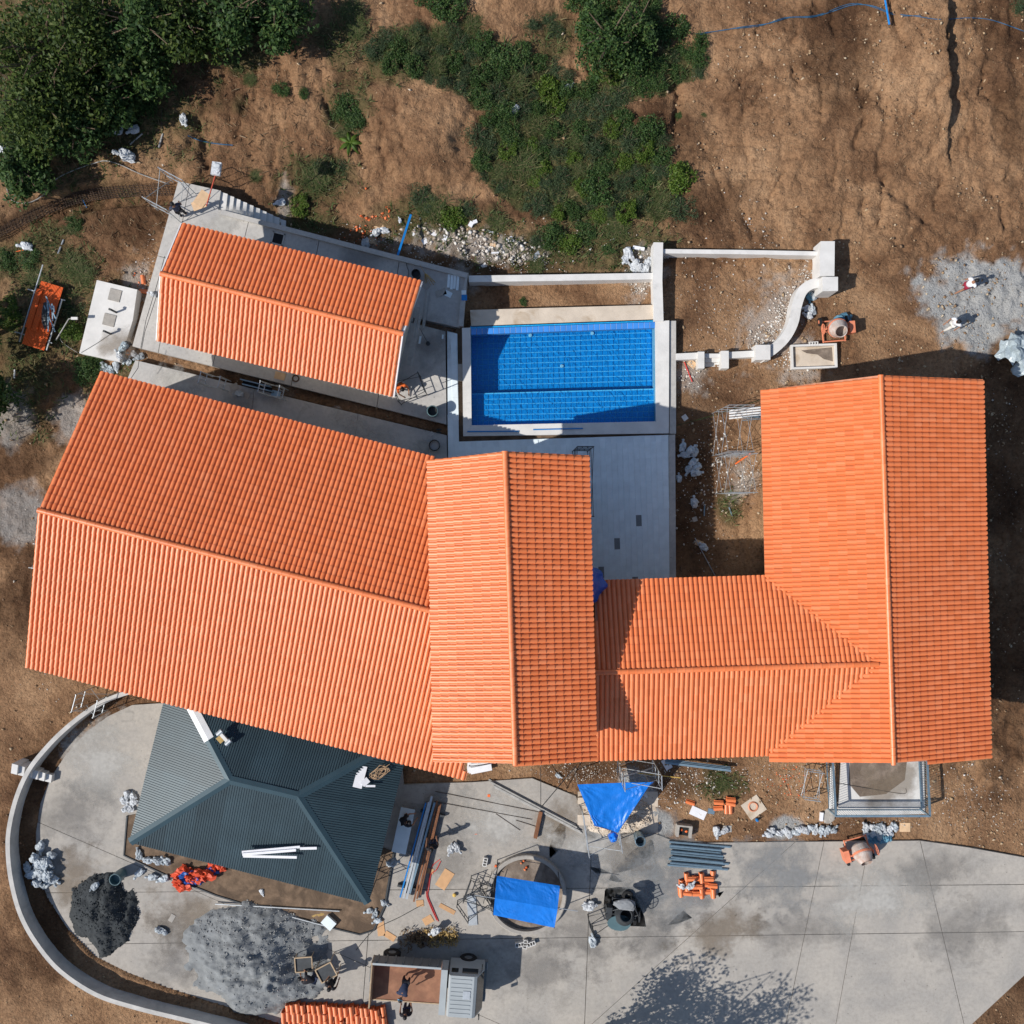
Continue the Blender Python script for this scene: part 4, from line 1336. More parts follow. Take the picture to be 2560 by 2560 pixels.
def blades(n, seed, length=0.9, width=0.03, lean=0.7):
    r = np.random.default_rng(seed)
    a = r.uniform(0, 2 * np.pi, n)
    base = np.stack([r.normal(0, .16, n), r.normal(0, .16, n), np.zeros(n)], 1)
    L = length * r.uniform(.5, 1.1, n)
    ln = lean * r.uniform(.3, 1.2, n)
    dirh = np.stack([np.cos(a), np.sin(a), np.zeros(n)], 1)
    side = np.stack([-np.sin(a), np.cos(a), np.zeros(n)], 1)
    up = np.array([0, 0, 1.0])
    m = base + dirh * (L * ln * .45)[:, None] + up * (L * .55)[:, None]
    t = base + dirh * (L * ln)[:, None] + up * (L * .62)[:, None]
    w = width * r.uniform(.7, 1.3, n)[:, None]
    V = np.stack([base - side * w, base + side * w, m + side * w * .9, m - side * w * .9, t + side * w * .2, t - side * w * .2], 1).reshape(-1, 3)
    i = np.arange(n)[:, None] * 6
    Fq = np.concatenate([i + np.array([[0, 1, 2, 3]]), i + np.array([[3, 2, 4, 5]])])
    return V, Fq

def proto_bush(kind, seed):
    if kind == 'round':
        C = crown_points(2300, .95, .95, .75, 26, seed, .35, .36)
        return leaf_arrays(C, .055, .6, .55, seed), 'leaf_dark'
    if kind == 'lime':
        C = crown_points(1900, .95, .95, .7, 22, seed, .3, .36)
        return leaf_arrays(C, .065, .6, .55, seed), 'leaf_lime'
    if kind == 'feather':
        C = crown_points(3000, .95, .95, .62, 48, seed + 1, .15, .3)
        return leaf_arrays(C, .060, .25, .2, seed), 'leaf_blue'
    V1, F1 = blades(700, seed, .62, .012, 1.0)
    r = np.random.default_rng(seed)
    sh = np.repeat(np.stack([r.normal(0, .30, 700), r.normal(0, .30, 700), np.zeros(700)], 1), 6, 0)
    C = crown_points(700, .9, .9, .3, 20, seed + 5, .1, .3)
    V2, F2 = leaf_arrays(C, .05, .4, .3, seed)
    return (np.concatenate([V1 + sh, V2]), np.concatenate([F1, F2 + len(V1)])), 'grass'

BUSH = {}
for kind in ('round', 'lime', 'feather', 'tuft'):
    for s in (1, 2, 3):
        (V, Fq), mat = proto_bush(kind, s * 13)
        crown = np_mesh('crown', V, Fq, mat)
        mb = MB()
        for q in range(5):
            a = q * 1.26 + s
            mb.tube([(0, 0, -.15), (.2 * math.cos(a), .2 * math.sin(a), .25), (.45 * math.cos(a), .45 * math.sin(a), .5)], .022, 4, r1=.008)
        BUSH[kind, s] = (crown, mb.mesh('stem', 'bark'))

def bush(kind, px, py, rpx, label, group, zs=1.0, name='shrub', cat='shrub'):
    p = G(px, py)
    s = rpx * S
    o = thing(name, label, cat, p, U(0, 6.28), group)
    cr, st = BUSH[kind, random.choice((1, 2, 3))]
    c = link('crown', cr, o); c.scale = (s, s, s * zs)
    c = link('stem', st, o); c.scale = (s, s, s * zs)
    return o

LBL = {'round': 'dark green leafy shrub', 'lime': 'bright yellow-green shrub', 'feather': 'fine-leaved blue-green shrub', 'tuft': 'grassy clump'}
def thicket_part(x, y):
    if x > 1440 and y < 250:
        return 'upper right arm' if x > 1590 else 'top middle arm'
    if x < 1060: return 'far left arm'
    if x < 1200: return 'left arm'
    if y < 250: return 'upper body'
    col_ = 'left' if x < 1340 else ('middle' if x < 1520 else 'right')
    return ('upper ' if y < 370 else 'lower ') + col_ + ' body'
pts = []
tries = 0
while len(pts) < 175 and tries < 9000:
    tries += 1
    x, y = U(880, 1780), U(-10, 560)
    if not inpoly(x, y, VEG):
        continue
    r = U(24, 52)
    if all((x - a) ** 2 + (y - b) ** 2 > (0.55 * (r + c)) ** 2 for a, b, c in pts):
        pts.append((x, y, r))
for x, y, r in pts:
    if x > 1440 and y < 200:
        k = random.choice(('round', 'round', 'lime', 'feather'))
    elif x < 1200:
        k = random.choice(('feather', 'tuft', 'feather', 'round'))
    else:
        k = random.choice(('round', 'feather', 'feather', 'tuft', 'lime', 'round'))
    bush(k, x, y, r, ('large ' if r > 40 else ('small ' if r < 31 else 'mid-sized ')) + LBL[k] + ' in the ' + thicket_part(x, y) + ' of the thicket', 'thicket shrubs', U(.7, 1.3))
SOLO = [('round', 1125, 20, 55, 'bright leafy shrub at the top edge left of the thicket'), ('round', 1075, 5, 40, 'second leafy shrub at the top edge left of the thicket'), ('round', 870, 270, 42, 'dark shrub on the slope west of the bare mound'), ('round', 890, 300, 36, 'second dark shrub on the slope west of the bare mound'),
        ('round', 848, 290, 26, 'smaller dark shrub beside the two on the mound slope'), ('round', 705, 225, 26, 'small shrub alone on the bare upper slope'), ('round', 760, 235, 18, 'tiny shrub on the bare upper slope'), ('tuft', 855, 335, 22, 'small grass clump below the mound shrubs'),
        ('feather', 805, 415, 36, 'feathery shrub above the terrace stairs'), ('feather', 860, 420, 30, 'feathery shrub right of the one above the stairs'), ('tuft', 790, 450, 48, 'dry grass clump above the terrace stairs'), ('lime', 750, 515, 34, 'green shrub beside the stair foot'),
        ('feather', 1055, 495, 44, 'feathery green clump left in the row above the rubble'), ('tuft', 1080, 520, 46, 'grassy clump at left in the row above the rubble'), ('lime', 1135, 540, 44, 'yellow-green clump in the middle of the row above the rubble'), ('feather', 1165, 525, 36, 'feathery clump beside the yellow-green one above the rubble'), ('tuft', 1240, 560, 36, 'grassy clump at the right of the row above the rubble'),
        ('round', 1385, 590, 40, 'leafy shrub left of the small shrub group behind the garden wall'), ('lime', 1420, 610, 38, 'yellow-green shrub in the small group behind the garden wall'), ('round', 1460, 585, 36, 'leafy shrub right in the small group behind the garden wall'), ('feather', 1345, 605, 30, 'feathery shrub at the left end of the group behind the garden wall'), ('tuft', 1540, 575, 40, 'grass clump near the pier wall'), ('round', 1520, 630, 22, 'small shrub near the pier wall'), ('tuft', 1340, 670, 24, 'grass clump close to the white garden wall'),
        ('round', 1310, 755, 13, 'tiny weed in the sandy strip behind the pool'), ('feather', 1330, 60, 34, 'feathery shrub between the bare patches at the top'), ('feather', 1370, 45, 30, 'second feathery shrub between the bare patches at the top'), ('feather', 1390, 75, 28, 'third feathery shrub between the bare patches at the top'), ('tuft', 880, 30, 36, 'grass clump at the top edge'), ('tuft', 890, 75, 32, 'grass clump just below the top edge'),
        ('round', 350, 255, 48, 'leafy shrub at the tip of the dark wood'), ('round', 375, 225, 36, 'smaller leafy shrub at the tip of the dark wood'), ('round', 285, 300, 44, 'leafy shrub at the lower rim of the wood'), ('round', 325, 300, 32, 'second leafy shrub at the lower rim of the wood'), ('feather', 55, 365, 60, 'feathery dark shrub at the left edge under the wood'), ('feather', 30, 320, 60, 'second feathery shrub at the left edge under the wood'),
        ('round', 185, 560, 26, 'shrub below the reinforcement cut'), ('tuft', 175, 575, 30, 'grass clump below the reinforcement cut'), ('round', 75, 645, 34, 'leafy shrub above the orange sheets'), ('round', 20, 655, 36, 'leafy shrub at the left edge above the orange sheets'), ('tuft', 90, 700, 34, 'grass clump touching the orange sheets'), ('tuft', 185, 665, 44, 'pale grass clump right of the orange sheets'), ('tuft', 210, 690, 34, 'grass clump left of the tank cover'), ('lime', 25, 765, 34, 'bright plant at the left edge beside the orange sheets'),
        ('lime', 35, 800, 30, 'second bright plant at the left edge beside the orange sheets'), ('lime', 185, 830, 36, 'bright plant between orange sheets and tank cover'), ('feather', 180, 770, 40, 'feathery plant between orange sheets and tank cover'), ('round', 225, 925, 44, 'shaded shrub at the upper corner of the long house'), ('round', 245, 905, 30, 'second shaded shrub at the upper corner of the long house'), ('tuft', 640, 440, 20, 'weed above the stairs'), ('tuft', 1805, 1960, 22, 'weed patch beside the tile stack'), ('tuft', 590, 165, 24, 'low weed on the upper left slope'), ('tuft', 625, 200, 22, 'second low weed on the upper left slope'), ('round', 1700, 290, 14, 'small weed on the dark eroded bank'), ('round', 1712, 425, 24, 'shrub at the right rim of the thicket'), ('tuft', 1760, 285, 10, 'tiny green sprout on the bare earth'), ('feather', 2550, 20, 30, 'shrub in the top right corner')]
for k, x, y, r, lab in SOLO:
    bush(k, x, y, r, lab, None, U(.6, 1.0) if k != 'tuft' else .6)
# banana-like plant
p = G(878, 362)
b = thing('banana_plant', 'young plant with a few long broad leaves on the slope', 'plant', p)
for i in range(7):
    a = i * .9
    d = Vector((math.cos(a), math.sin(a), 0)); sd = Vector((-d.y, d.x, 0))
    def fn(u, v, d=d, sd=sd):
        r = u * .62
        return d * r + sd * ((v - .5) * .2 * math.sin(math.pi * min(.97, u * .9 + .08))) + Vector((0, 0, .25 + .5 * u - .62 * u * u - .12 * abs(v - .5)))
    MB().sheet(fn, 6, 2).build('leaf', 'leaf_lime', b)
MB().tube([(0, 0, -.1), (0, 0, .28)], .05, 6).build('stem', 'leaf_lime', b)

def tree(px, py, h, r, label, seed, n=6500, group=None, mat='leaf_tree', crown_h=0.62, leaf=0.11):
    """px, py: where the photo shows the middle of the crown"""
    zc_ = h * .75
    c = P(px, py, zc_)
    g = gz(c.x, c.y)
    root = thing('tree', label, 'tree', (c.x, c.y, g), 0, group)
    rr = random.Random(seed)
    mb = MB()
    mb.tube([(0, 0, -.3), (.1, .05, h * .3), (.05, .12, h * .6)], .03 * h * .5 + .06, 7, r1=.06)
    mb.build('trunk', 'bark', root)
    mb = MB()
    for i in range(9):
        a = rr.uniform(0, 6.28); k = rr.uniform(.5, .9)
        z0 = h * rr.uniform(.25, .5)
        mb.tube([(.07, .06, z0), (r * .4 * k * math.cos(a), r * .4 * k * math.sin(a), z0 + h * .2), (r * k * math.cos(a), r * k * math.sin(a), h * rr.uniform(.62, .85))], .06, 5, r1=.015)
    mb.build('limbs', 'bark', root)
    C = crown_points(n, r, r, h * crown_h, 34, seed, .3, .34) + np.array([0, 0, h * (1 - crown_h) * .75])
    V, Fq = leaf_arrays(C, leaf, .5, .5, seed)
    link('crown', np_mesh('crown', V, Fq, mat), root)
    return root
WOOD = 'trees of the wood in the upper left corner'
for i, (x, y, h, r, lab) in enumerate((
        (60, 70, 6.0, 2.9, 'tall pale-green tree in the very corner of the wood'), (55, 215, 5.2, 2.5, 'broad yellow-green tree at the left edge of the wood'), (150, 170, 4.4, 2.1, 'round tree in the middle of the wood'), (215, 50, 5.0, 2.5, 'wide tree at the top of the wood right of the corner tree'),
        (140, 285, 3.4, 1.7, 'low dark tree at the lower side of the wood'), (330, 25, 4.6, 2.3, 'dark tree at the top edge right of the wide one'), (300, 130, 3.6, 1.9, 'dark tree half shaded in the wood'), (440, 20, 4.2, 2.0, 'tree at the top edge where the wood thins'), (560, -5, 4.0, 1.9, 'last dark tree of the wood along the top edge'),
        (240, 225, 3.0, 1.5, 'low dark tree beside the leafy shrub at the wood tip'), (680, 10, 3.2, 1.6, 'small dark tree on the top edge beyond the wood'), (15, 400, 3.0, 1.4, 'low tree at the left edge below the wood'))):
    tree(x, y, h, r, lab, 100 + i, 6000 if r > 2 else 4000, WOOD, mat='leaf_tree' if i in (0, 1, 2, 3, 7) else 'leaf_dark')
tree(1530, 55, 3.0, 1.75, 'dense bright green bushy tree at the top of the thicket', 140, 6500, None, 'leaf_dark', leaf=.08)
tree(1600, 30, 2.6, 1.2, 'smaller bushy tree right of the bright green one', 141, 3500, None, 'leaf_dark', leaf=.08)
tree(-120, 985, 4.6, 1.6, 'dark tree leaning in at the left edge beside the long house', 142, 4000, None, 'leaf_dark')
tree(-165, 790, 5.0, 1.7, 'dark tree at the left edge beside the orange sheets', 143, 4000, None, 'leaf_dark')
# trees below the lower edge of the picture; their shadows fall on the yard
tree(1490, 2812, 8.5, 2.3, 'tall tree below the yard whose shadow falls on the concrete', 150, 3600, 'trees south of the yard', 'leaf_tree', .5, .10)
tree(1640, 2940, 9.5, 2.4, 'taller tree below the yard whose shadow reaches up the concrete', 151, 3600, 'trees south of the yard', 'leaf_tree', .5, .10)

# grass and weeds nobody could count
gpts = []
r = np.random.default_rng(77)
cand = r.uniform((0, 0), (2560, 2560), (60000, 2))
ci = np.clip(((cand[:, 0] - 1280) * S), -27, 27); cj = np.clip((1280 - cand[:, 1]) * S, -27, 27)
ii = np.searchsorted(axis, ci) - 1; jj = np.searchsorted(axis, cj) - 1
zg = zone.reshape(NA, NA, 4)[jj, ii, 1]
paved = np.zeros(len(cand), bool)
for poly, _ in SLABS:
    paved |= inpoly_np(cand[:, 0], cand[:, 1], poly)
keepm = (r.uniform(0, 1, len(cand)) < np.where(zg > .12, zg * .9, 0.0)) & ~paved
cand = cand[keepm]
base = np.stack([ci[keepm], cj[keepm], Z[jj[keepm], ii[keepm]]], 1)
base = np.repeat(base, 3, 0)
n = len(base)
base[:, :2] += r.normal(0, .09, (n, 2))
a = r.uniform(0, 2 * np.pi, n); L = r.uniform(.12, .36, n); w = r.uniform(.015, .035, n)
d = np.stack([np.cos(a), np.sin(a), np.zeros(n)], 1); sd = np.stack([-np.sin(a), np.cos(a), np.zeros(n)], 1)
tip = base + d * (L * .8)[:, None] + np.array([0, 0, 1.0]) * (L * .6)[:, None]
V = np.stack([base - sd * w[:, None], base + sd * w[:, None], tip + sd * w[:, None] * .3, tip - sd * w[:, None] * .3], 1).reshape(-1, 3)
o = link('grass', np_mesh('grass', V, np.arange(4 * n).reshape(n, 4), 'grass'))
tag(o, 'low grass and weeds growing between the shrubs', 'grass', kind='stuff')

# ------------------------------------------------------------------ loose stones
OCT = np.array([(1, 0, 0), (-1, 0, 0), (0, 1, 0), (0, -1, 0), (0, 0, 1), (0, 0, -.6)], float)
OF = np.array([(0, 2, 4), (2, 1, 4), (1, 3, 4), (3, 0, 4), (2, 0, 5), (1, 2, 5), (3, 1, 5), (0, 3, 5)])
def stones(name, pxy, smin, smax, mat, label, cat, seed, flat=.7, dz=0.0, zfun=None, power=2.5):
    r = np.random.default_rng(seed)
    n = len(pxy)
    x = (pxy[:, 0] - 1280) * S; y = (1280 - pxy[:, 1]) * S
    if zfun is None:
        ii = np.clip(np.searchsorted(axis, x) - 1, 0, NA - 1); jj = np.clip(np.searchsorted(axis, y) - 1, 0, NA - 1)
        z = Z[jj, ii]
        k = (CAMH - z) / CAMH
        x = x * k; y = y * k
    else:
        z = zfun(x, y)
    s = smin + (smax - smin) * r.uniform(0, 1, n) ** power
    a = r.uniform(0, 6.28, n)
    V = OCT[None] * (1 + r.normal(0, .22, (n, 6, 3)))
    V = V * np.stack([s * r.uniform(.7, 1.4, n), s * r.uniform(.6, 1.0, n), s * flat], 1)[:, None]
    ca_, sa = np.cos(a)[:, None], np.sin(a)[:, None]
    V = np.stack([V[..., 0] * ca_ - V[..., 1] * sa, V[..., 0] * sa + V[..., 1] * ca_, V[..., 2]], -1)
    V += np.stack([x, y, z + s * flat * .3 + dz], 1)[:, None]
    Fq = OF[None] + (np.arange(n) * 6)[:, None, None]
    o = link(name, np_mesh(name, V.reshape(-1, 3), Fq.reshape(-1, 3), mat))
    tag(o, label, cat, kind='stuff')
    return o
r = np.random.default_rng(8)
c = r.uniform((0, 0), (2560, 2560), (70000, 2))
bad = np.zeros(len(c), bool)
for poly, _ in SLABS + [(POOL_OUT, 0)]:
    bad |= inpoly_np(c[:, 0], c[:, 1], poly)
dens = (0.25 + 0.75 * np.clip((c[:, 0] - 1500) / 500, 0, 1)) * np.clip(.35 + 2.2 * fbm(c[:, 0] * .012, c[:, 1] * .012, 33, 4), .06, 1)
c = c[~bad & (r.uniform(0, 1, len(c)) < dens)]
stones('loose_stones', c, .012, .095, 'stone', 'small tan stones strewn over the bare earth', 'stones', 1, power=3.5)
def scatter(spec, seed):
    r = np.random.default_rng(seed)
    out = []
    for cx, cy, rx, ry, ang, n in spec:
        q = r.normal(0, .5, (n, 2)) * np.array([rx, ry])
        a_ = math.radians(ang)
        out.append(np.stack([cx + q[:, 0] * math.cos(a_) - q[:, 1] * math.sin(a_), cy + q[:, 0] * math.sin(a_) + q[:, 1] * math.cos(a_)], 1))
    c = np.concatenate(out)
    bad = np.zeros(len(c), bool)
    for poly, _ in SLABS + [(POOL_OUT, 0)]:
        bad |= inpoly_np(c[:, 0], c[:, 1], poly)
    return c[~bad]
stones('rubble', scatter([(1130, 590, 110, 26, 8, 260), (1230, 620, 90, 36, 8, 240), (1290, 640, 70, 30, 0, 160)], 2), .02, .14, 'rubble', 'pale broken concrete strewn behind the pool house terrace', 'rubble', 2)
stones('rubble', scatter([(1620, 650, 40, 50, 0, 160), (1600, 700, 24, 40, 0, 200)], 3), .015, .09, 'rubble', 'pale rubble heaped against the pier wall', 'rubble', 3)
stones('rubble', scatter([(1950, 790, 36, 90, 30, 500), (1900, 850, 50, 26, -30, 260), (2020, 690, 30, 40, 0, 200), (1990, 900, 60, 26, 0, 260)], 4), .015, .075, 'rubble', 'white gravelly rubble along the S-shaped wall', 'rubble', 4)
stones('rubble', scatter([(1730, 950, 40, 40, 0, 90), (1715, 900, 26, 30, 0, 50), (1870, 1190, 30, 50, 0, 140), (1800, 1150, 30, 90, 0, 120), (1750, 1250, 60, 120, 0, 90)], 5), .015, .08, 'rubble', 'scattered white rubble between deck and corner house', 'rubble', 5)
stones('rubble', scatter([(1880, 540, 40, 90, -20, 70), (1900, 640, 120, 60, 0, 80), (1750, 700, 90, 60, 0, 60), (1450, 600, 200, 80, 0, 120)], 6), .015, .07, 'rubble', 'scattered pale stones above the thin garden wall', 'rubble', 6)
stones('rubble', scatter([(355, 720, 30, 60, 10, 120), (330, 900, 50, 40, 0, 60), (240, 1060, 60, 60, 0, 60), (100, 1350, 80, 80, 0, 60), (120, 1650, 60, 100, 0, 80)], 7), .012, .06, 'rubble', 'pale rubble along the left side of the buildings', 'rubble', 7)
stones('rubble', scatter([(1640, 2000, 60, 26, 0, 120), (1560, 2030, 30, 30, 0, 60), (1760, 1960, 160, 40, 0, 160), (2200, 2060, 180, 12, 0, 120), (2420, 1960, 90, 90, 0, 90), (1460, 1925, 120, 24, 0, 120)], 8), .012, .07, 'rubble', 'rubble and chips in the dirt below the corner house', 'rubble', 8)
stones('rubble', scatter([(1500, 1935, 160, 26, 0, 500), (1750, 1940, 220, 50, 0, 700), (1980, 1950, 120, 60, 0, 300), (2440, 2000, 120, 90, 0, 400), (1000, 610, 200, 40, 12, 500), (1250, 660, 200, 26, 4, 500), (1750, 1250, 90, 260, 0, 500), (2520, 1200, 60, 300, 0, 300), (370, 700, 30, 120, 10, 200), (1800, 800, 160, 90, 0, 300)], 18), .008, .045, 'rubble', 'fine mixed rubble and chips along the building edges', 'rubble', 18)
stones('tile_shards', scatter([(935, 548, 34, 46, 20, 240), (905, 585, 30, 18, 0, 60)], 9), .02, .10, 'shard', 'heap of broken orange roof tiles behind the terrace', 'rubble', 9, .4)
stones('tile_shards', scatter([(350, 700, 26, 30, 0, 40), (1980, 1960, 60, 50, 0, 120)], 10), .015, .06, 'shard', 'orange tile chips on the ground', 'rubble', 10, .4)

# dry sticks on the upper slope
r = np.random.default_rng(19)
n = 900
px_ = np.concatenate([r.uniform(380, 900, 600), r.uniform(60, 400, 300)]); py_ = np.concatenate([r.uniform(90, 420, 600), r.uniform(340, 700, 300)])
x = (px_ - 1280) * S; y = (1280 - py_) * S
zz = Z[np.clip(np.searchsorted(axis, y) - 1, 0, NA - 1), np.clip(np.searchsorted(axis, x) - 1, 0, NA - 1)] + .03
a = r.uniform(0, 6.28, n); L = r.uniform(.08, .35, n); w = r.uniform(.008, .018, n)
d_ = np.stack([np.cos(a) * L, np.sin(a) * L, r.uniform(-.03, .06, n)], 1); s_ = np.stack([-np.sin(a) * w, np.cos(a) * w, np.zeros(n)], 1)
b0 = np.stack([x, y, zz], 1)
V = np.stack([b0 - s_, b0 + s_, b0 + d_ + s_, b0 + d_ - s_, b0 + np.array([0, 0, .02]), b0 + d_ + np.array([0, 0, .02])], 1).reshape(-1, 3)
i = np.arange(n)[:, None] * 6
Fq = np.concatenate([i + np.array([[0, 4, 5, 3]]), i + np.array([[4, 1, 2, 5]]), i + np.array([[0, 3, 2, 1]])])
o = link('dry_sticks', np_mesh('dry_sticks', V, Fq, 'twig'))
tag(o, 'dry sticks and straw strewn over the upper left slope', 'sticks', kind='stuff')
# ------------------------------------------------------------------ small builders
def item(name, label, cat, mb, mats, group=None, smooth=False):
    """a thing that is one mesh: put its origin at its base"""
    v = np.array(mb.v)
    c = Vector(((v[:, 0].min() + v[:, 0].max()) / 2, (v[:, 1].min() + v[:, 1].max()) / 2, v[:, 2].min()))
    mb.v = [(a - c.x, b - c.y, d - c.z) for a, b, d in mb.v]
    o = mb.build(name, mats, smooth=smooth)
    o.location = c
    return tag(o, label, cat, group)

SACKS = {}
def sack_mesh(mat, k):
    key = (mat, k)
    if key not in SACKS:
        mb = MB()
        mb.ball((0, 0, .12), (.30, .21, .15), seed=k * 2.3 + 1, amp=.55, nu=14, nv=9, flat=.10)
        mb.tube([(.24, .02 * k, .16), (.36, .03, .2), (.43, .05, .15)], .05, 6, r1=.09)
        mb.ball((-.12, .05, .2), (.13, .11, .09), seed=k + 9, amp=.6, nu=9, nv=6)
        SACKS[key] = mb.mesh('sack', mat)
    return SACKS[key]
def sack(px, py, label, group=None, mat='sack', sc=1.0, dz=0.0, rz=None, name='sack'):
    o = link(name, sack_mesh(mat, random.choice((1, 2, 3, 4))))
    p = G(px, py, dz)
    o.location = p
    o.rotation_euler = (U(-.15, .15), U(-.15, .15), U(0, 6.28) if rz is None else rz)
    o.scale = (sc, sc, sc * U(.85, 1.2))
    return tag(o, label, 'sack', group)

def scaffold(loc, rz, label, L=1.7, Wd=.9, h=1.7, levels=1, planks=1, r=.022, mat='steel', name='scaffold', group=None):
    t = thing(name, label, 'scaffold', loc, math.radians(rz), group)
    for lv in range(levels):
        z = lv * h
        for x in (0, L):
            mb = MB()
            mb.tube([(x, 0, z), (x, 0, z + h)], r, 6).tube([(x, Wd, z), (x, Wd, z + h)], r, 6)
            mb.tube([(x, 0, z + h - .06), (x, Wd, z + h - .06)], r, 6).tube([(x, 0, z + h * .45), (x, Wd, z + h * .45)], r, 6)
            mb.tube([(x, Wd * .33, z + h * .45), (x, Wd * .33, z + h - .06)], r * .8, 5).tube([(x, Wd * .66, z + h * .45), (x, Wd * .66, z + h - .06)], r * .8, 5)
            mb.build('frame', mat, t)
        for y in (0, Wd):
            MB().tube([(0, y, z + .25), (L, y, z + h - .25)], r * .7, 5).build('brace', mat, t)
            MB().tube([(0, y, z + h - .25), (L, y, z + .25)], r * .7, 5).build('brace', mat, t)
    for k in range(planks):
        MB().box((L / 2, Wd * (.25 + .5 * k / max(1, planks - 1)) if planks > 1 else Wd / 2, levels * h), (L + .3, .24, .04)).build('plank', 'wood_grey', t)
    return t

def bar(a, b, r, mat, label, cat='pipe', name='pipe', group=None, n=6, flat=None):
    mb = MB()
    if flat:
        mb.beam(a, b, flat[0], flat[1])
    else:
        mb.tube([a, b], r, n)
    return item(name, label, cat, mb, mat, group)

def board(px, py, w, l, ang, mat, label, cat='board', name='board', th=.02, dz=0.0, group=None, tilt=0.0):
    p = G(px, py, dz)
    mb = MB()
    mb.box((0, 0, th / 2 + .004 + abs(tilt) * l / 2), (l, w, th), rot=(Matrix.Rotation(math.radians(ang), 3, 'Z') @ Matrix.Rotation(tilt, 3, 'Y')))
    o = mb.build(name, mat)
    o.location = p
    return tag(o, label, cat, group)

def line_px(pts, z=0.03, n=5, ground=True):
    out = []
    for x, y in smooth_px(pts, n):
        out.append(G(x, y, z) if ground else P(x, y, z))
    return out

def drum(px, py, r, h, mat, inner, label, lid=False, name='barrel'):
    p = G(px, py)
    t = thing(name, label, 'barrel', p)
    MB().lathe([(0, 0), (r * .9, 0), (r * .97, h * .3), (r, h * .65), (r * .97, h), (r * .91, h), (r * .9, h * .98), (r * .86, .03), (0, .03)], 22).build('shell', mat, t, smooth=False)
    MB().lathe([(0, h * .62), (r * .88, h * .62), (r * .88, h * .55), (0, h * .55)], 20).build('contents', inner, t)
    MB().lathe([(r * .99, h * .97), (r * 1.05, h * .985), (r * .99, h * 1.0)], 22).build('rim', mat, t)
    return t

# ------------------------------------------------------------------ sacks and bags
for i in range(24):
    a = U(0, 6.28); q = math.sqrt(U(0, 1))
    sack(108 + q * 38 * math.cos(a), 2160 + q * 52 * math.sin(a), 'grey cement sack in the heap beside the curved wall', 'sacks heaped by the curved wall', 'sack', U(.75, 1.0), .0 if i < 15 else .26)
for i in range(6):
    sack(324 + 13 * math.cos(i * 1.1), 2004 + 20 * math.sin(i * 1.1), 'white sack in the small heap at the left edge of the dark roof', 'sacks by the pavilion', 'sack_white', .7)
for i in range(13):
    sack(1918 + i * 13.5 + U(-3, 3), 2076 + U(-9, 9), 'white sack in the row below the steel railing', 'row of white sacks', random.choice(('sack_white', 'sack', 'sack_white')), U(.6, .8))
for i in range(11):
    sack(2165 + (i % 6) * 14 + U(-3, 3), 2068 + (i // 6) * 16 + U(-4, 4), 'white sack in the heap behind the lower right mixer', 'sacks behind the mixer', random.choice(('sack_white', 'sack')), U(.6, .85))
for i in range(4):
    sack(2170 + i * 15, 2094, 'teal plastic bag in front of the sack heap by the mixer', 'teal bags', 'sack_blue', .8)
for x, y in ((1706, 1118), (1724, 1128), (1736, 1132), (1712, 1138), (1732, 1156), (1742, 1168), (1720, 1172), (1738, 1182)):
    sack(x, y, 'shaded grey sack in the group on the dirt right of the deck', 'sacks right of the deck', 'sack', .8)
sack(1698, 1197, 'single tied sack on the dirt below the sack group', None, 'sack', .6)
sack(1735, 1257, 'white sack lying alone in the shade right of the deck', None, 'sack_white', .8)
sack(1760, 1368, 'sack beside a tilted board in the shaded dirt', None, 'sack', .7)
for x, y in ((262, 918), (278, 926), (292, 915), (300, 890), (312, 900), (318, 880), (336, 886), (310, 868), (325, 905)):
    sack(x, y, 'white plastic bag in the litter at the terrace corner', 'litter bags at the terrace corner', random.choice(('sack_white', 'sack', 'plastic_clear')), U(.6, .95))
sack(330, 815, 'crumpled plastic bag beside the tank cover', None, 'plastic_clear', .9)
sack(352, 893, 'grey sack on the lower terrace edge', None, 'sack', .75)
sack(384, 737, 'small white bag on the strip left of the pool house', None, 'sack_white', .6)
for x, y, m, s, lab in ((145, 335, 'sack', .9, 'grey bag at the lower rim of the wood'), (300, 330, 'sack_white', .9, 'white bag under the leafy shrubs, left one'), (338, 326, 'sack_white', .9, 'white bag under the leafy shrubs, right one'), (460, 302, 'sack_white', .9, 'crumpled white bag alone on the upper left slope'),
                        (320, 392, 'sack_white', 1.4, 'large white bag beside a short beam on the track'), (8, 375, 'sack_white', .9, 'white bag at the left edge below the wood'), (25, 395, 'sack', .8, 'grey bag at the left edge below the wood'), (83, 390, 'sack_white', .8, 'white bag beside the feathery shrub'), (345, 165, 'sack', .9, 'shaded bag in the wood'),
                        (1288, 275, 'sack_white', .8, 'white bag in the thicket'), (1420, 220, 'sack', .7, 'small bag in the thicket beside the runnel'), (70, 617, 'sack_white', 1.0, 'white bundle tied with orange beside the cut'), (1000, 552, 'sack_white', .4, 'scrap of white plastic right of the tile shards'),
                        (942, 582, 'sack_white', .8, 'white bag on the broken tiles, left one'), (962, 578, 'sack_white', .8, 'white bag on the broken tiles, right one'), (703, 508, 'sack_white', .8, 'white bag at the foot of the terrace stairs'), (914, 612, 'sack', 1.0, 'crumpled grey sheet on the terrace edge')):
    sack(x, y, lab, None, m, s)
for x, y in ((1570, 632), (1562, 650), (1590, 658), (1598, 672), (1585, 672), (1618, 664), (1612, 676), (1625, 655)):
    sack(x, y, 'white plastic bag in the litter against the pier wall', 'litter bags at the pier wall', 'sack_white', U(.7, 1.0))
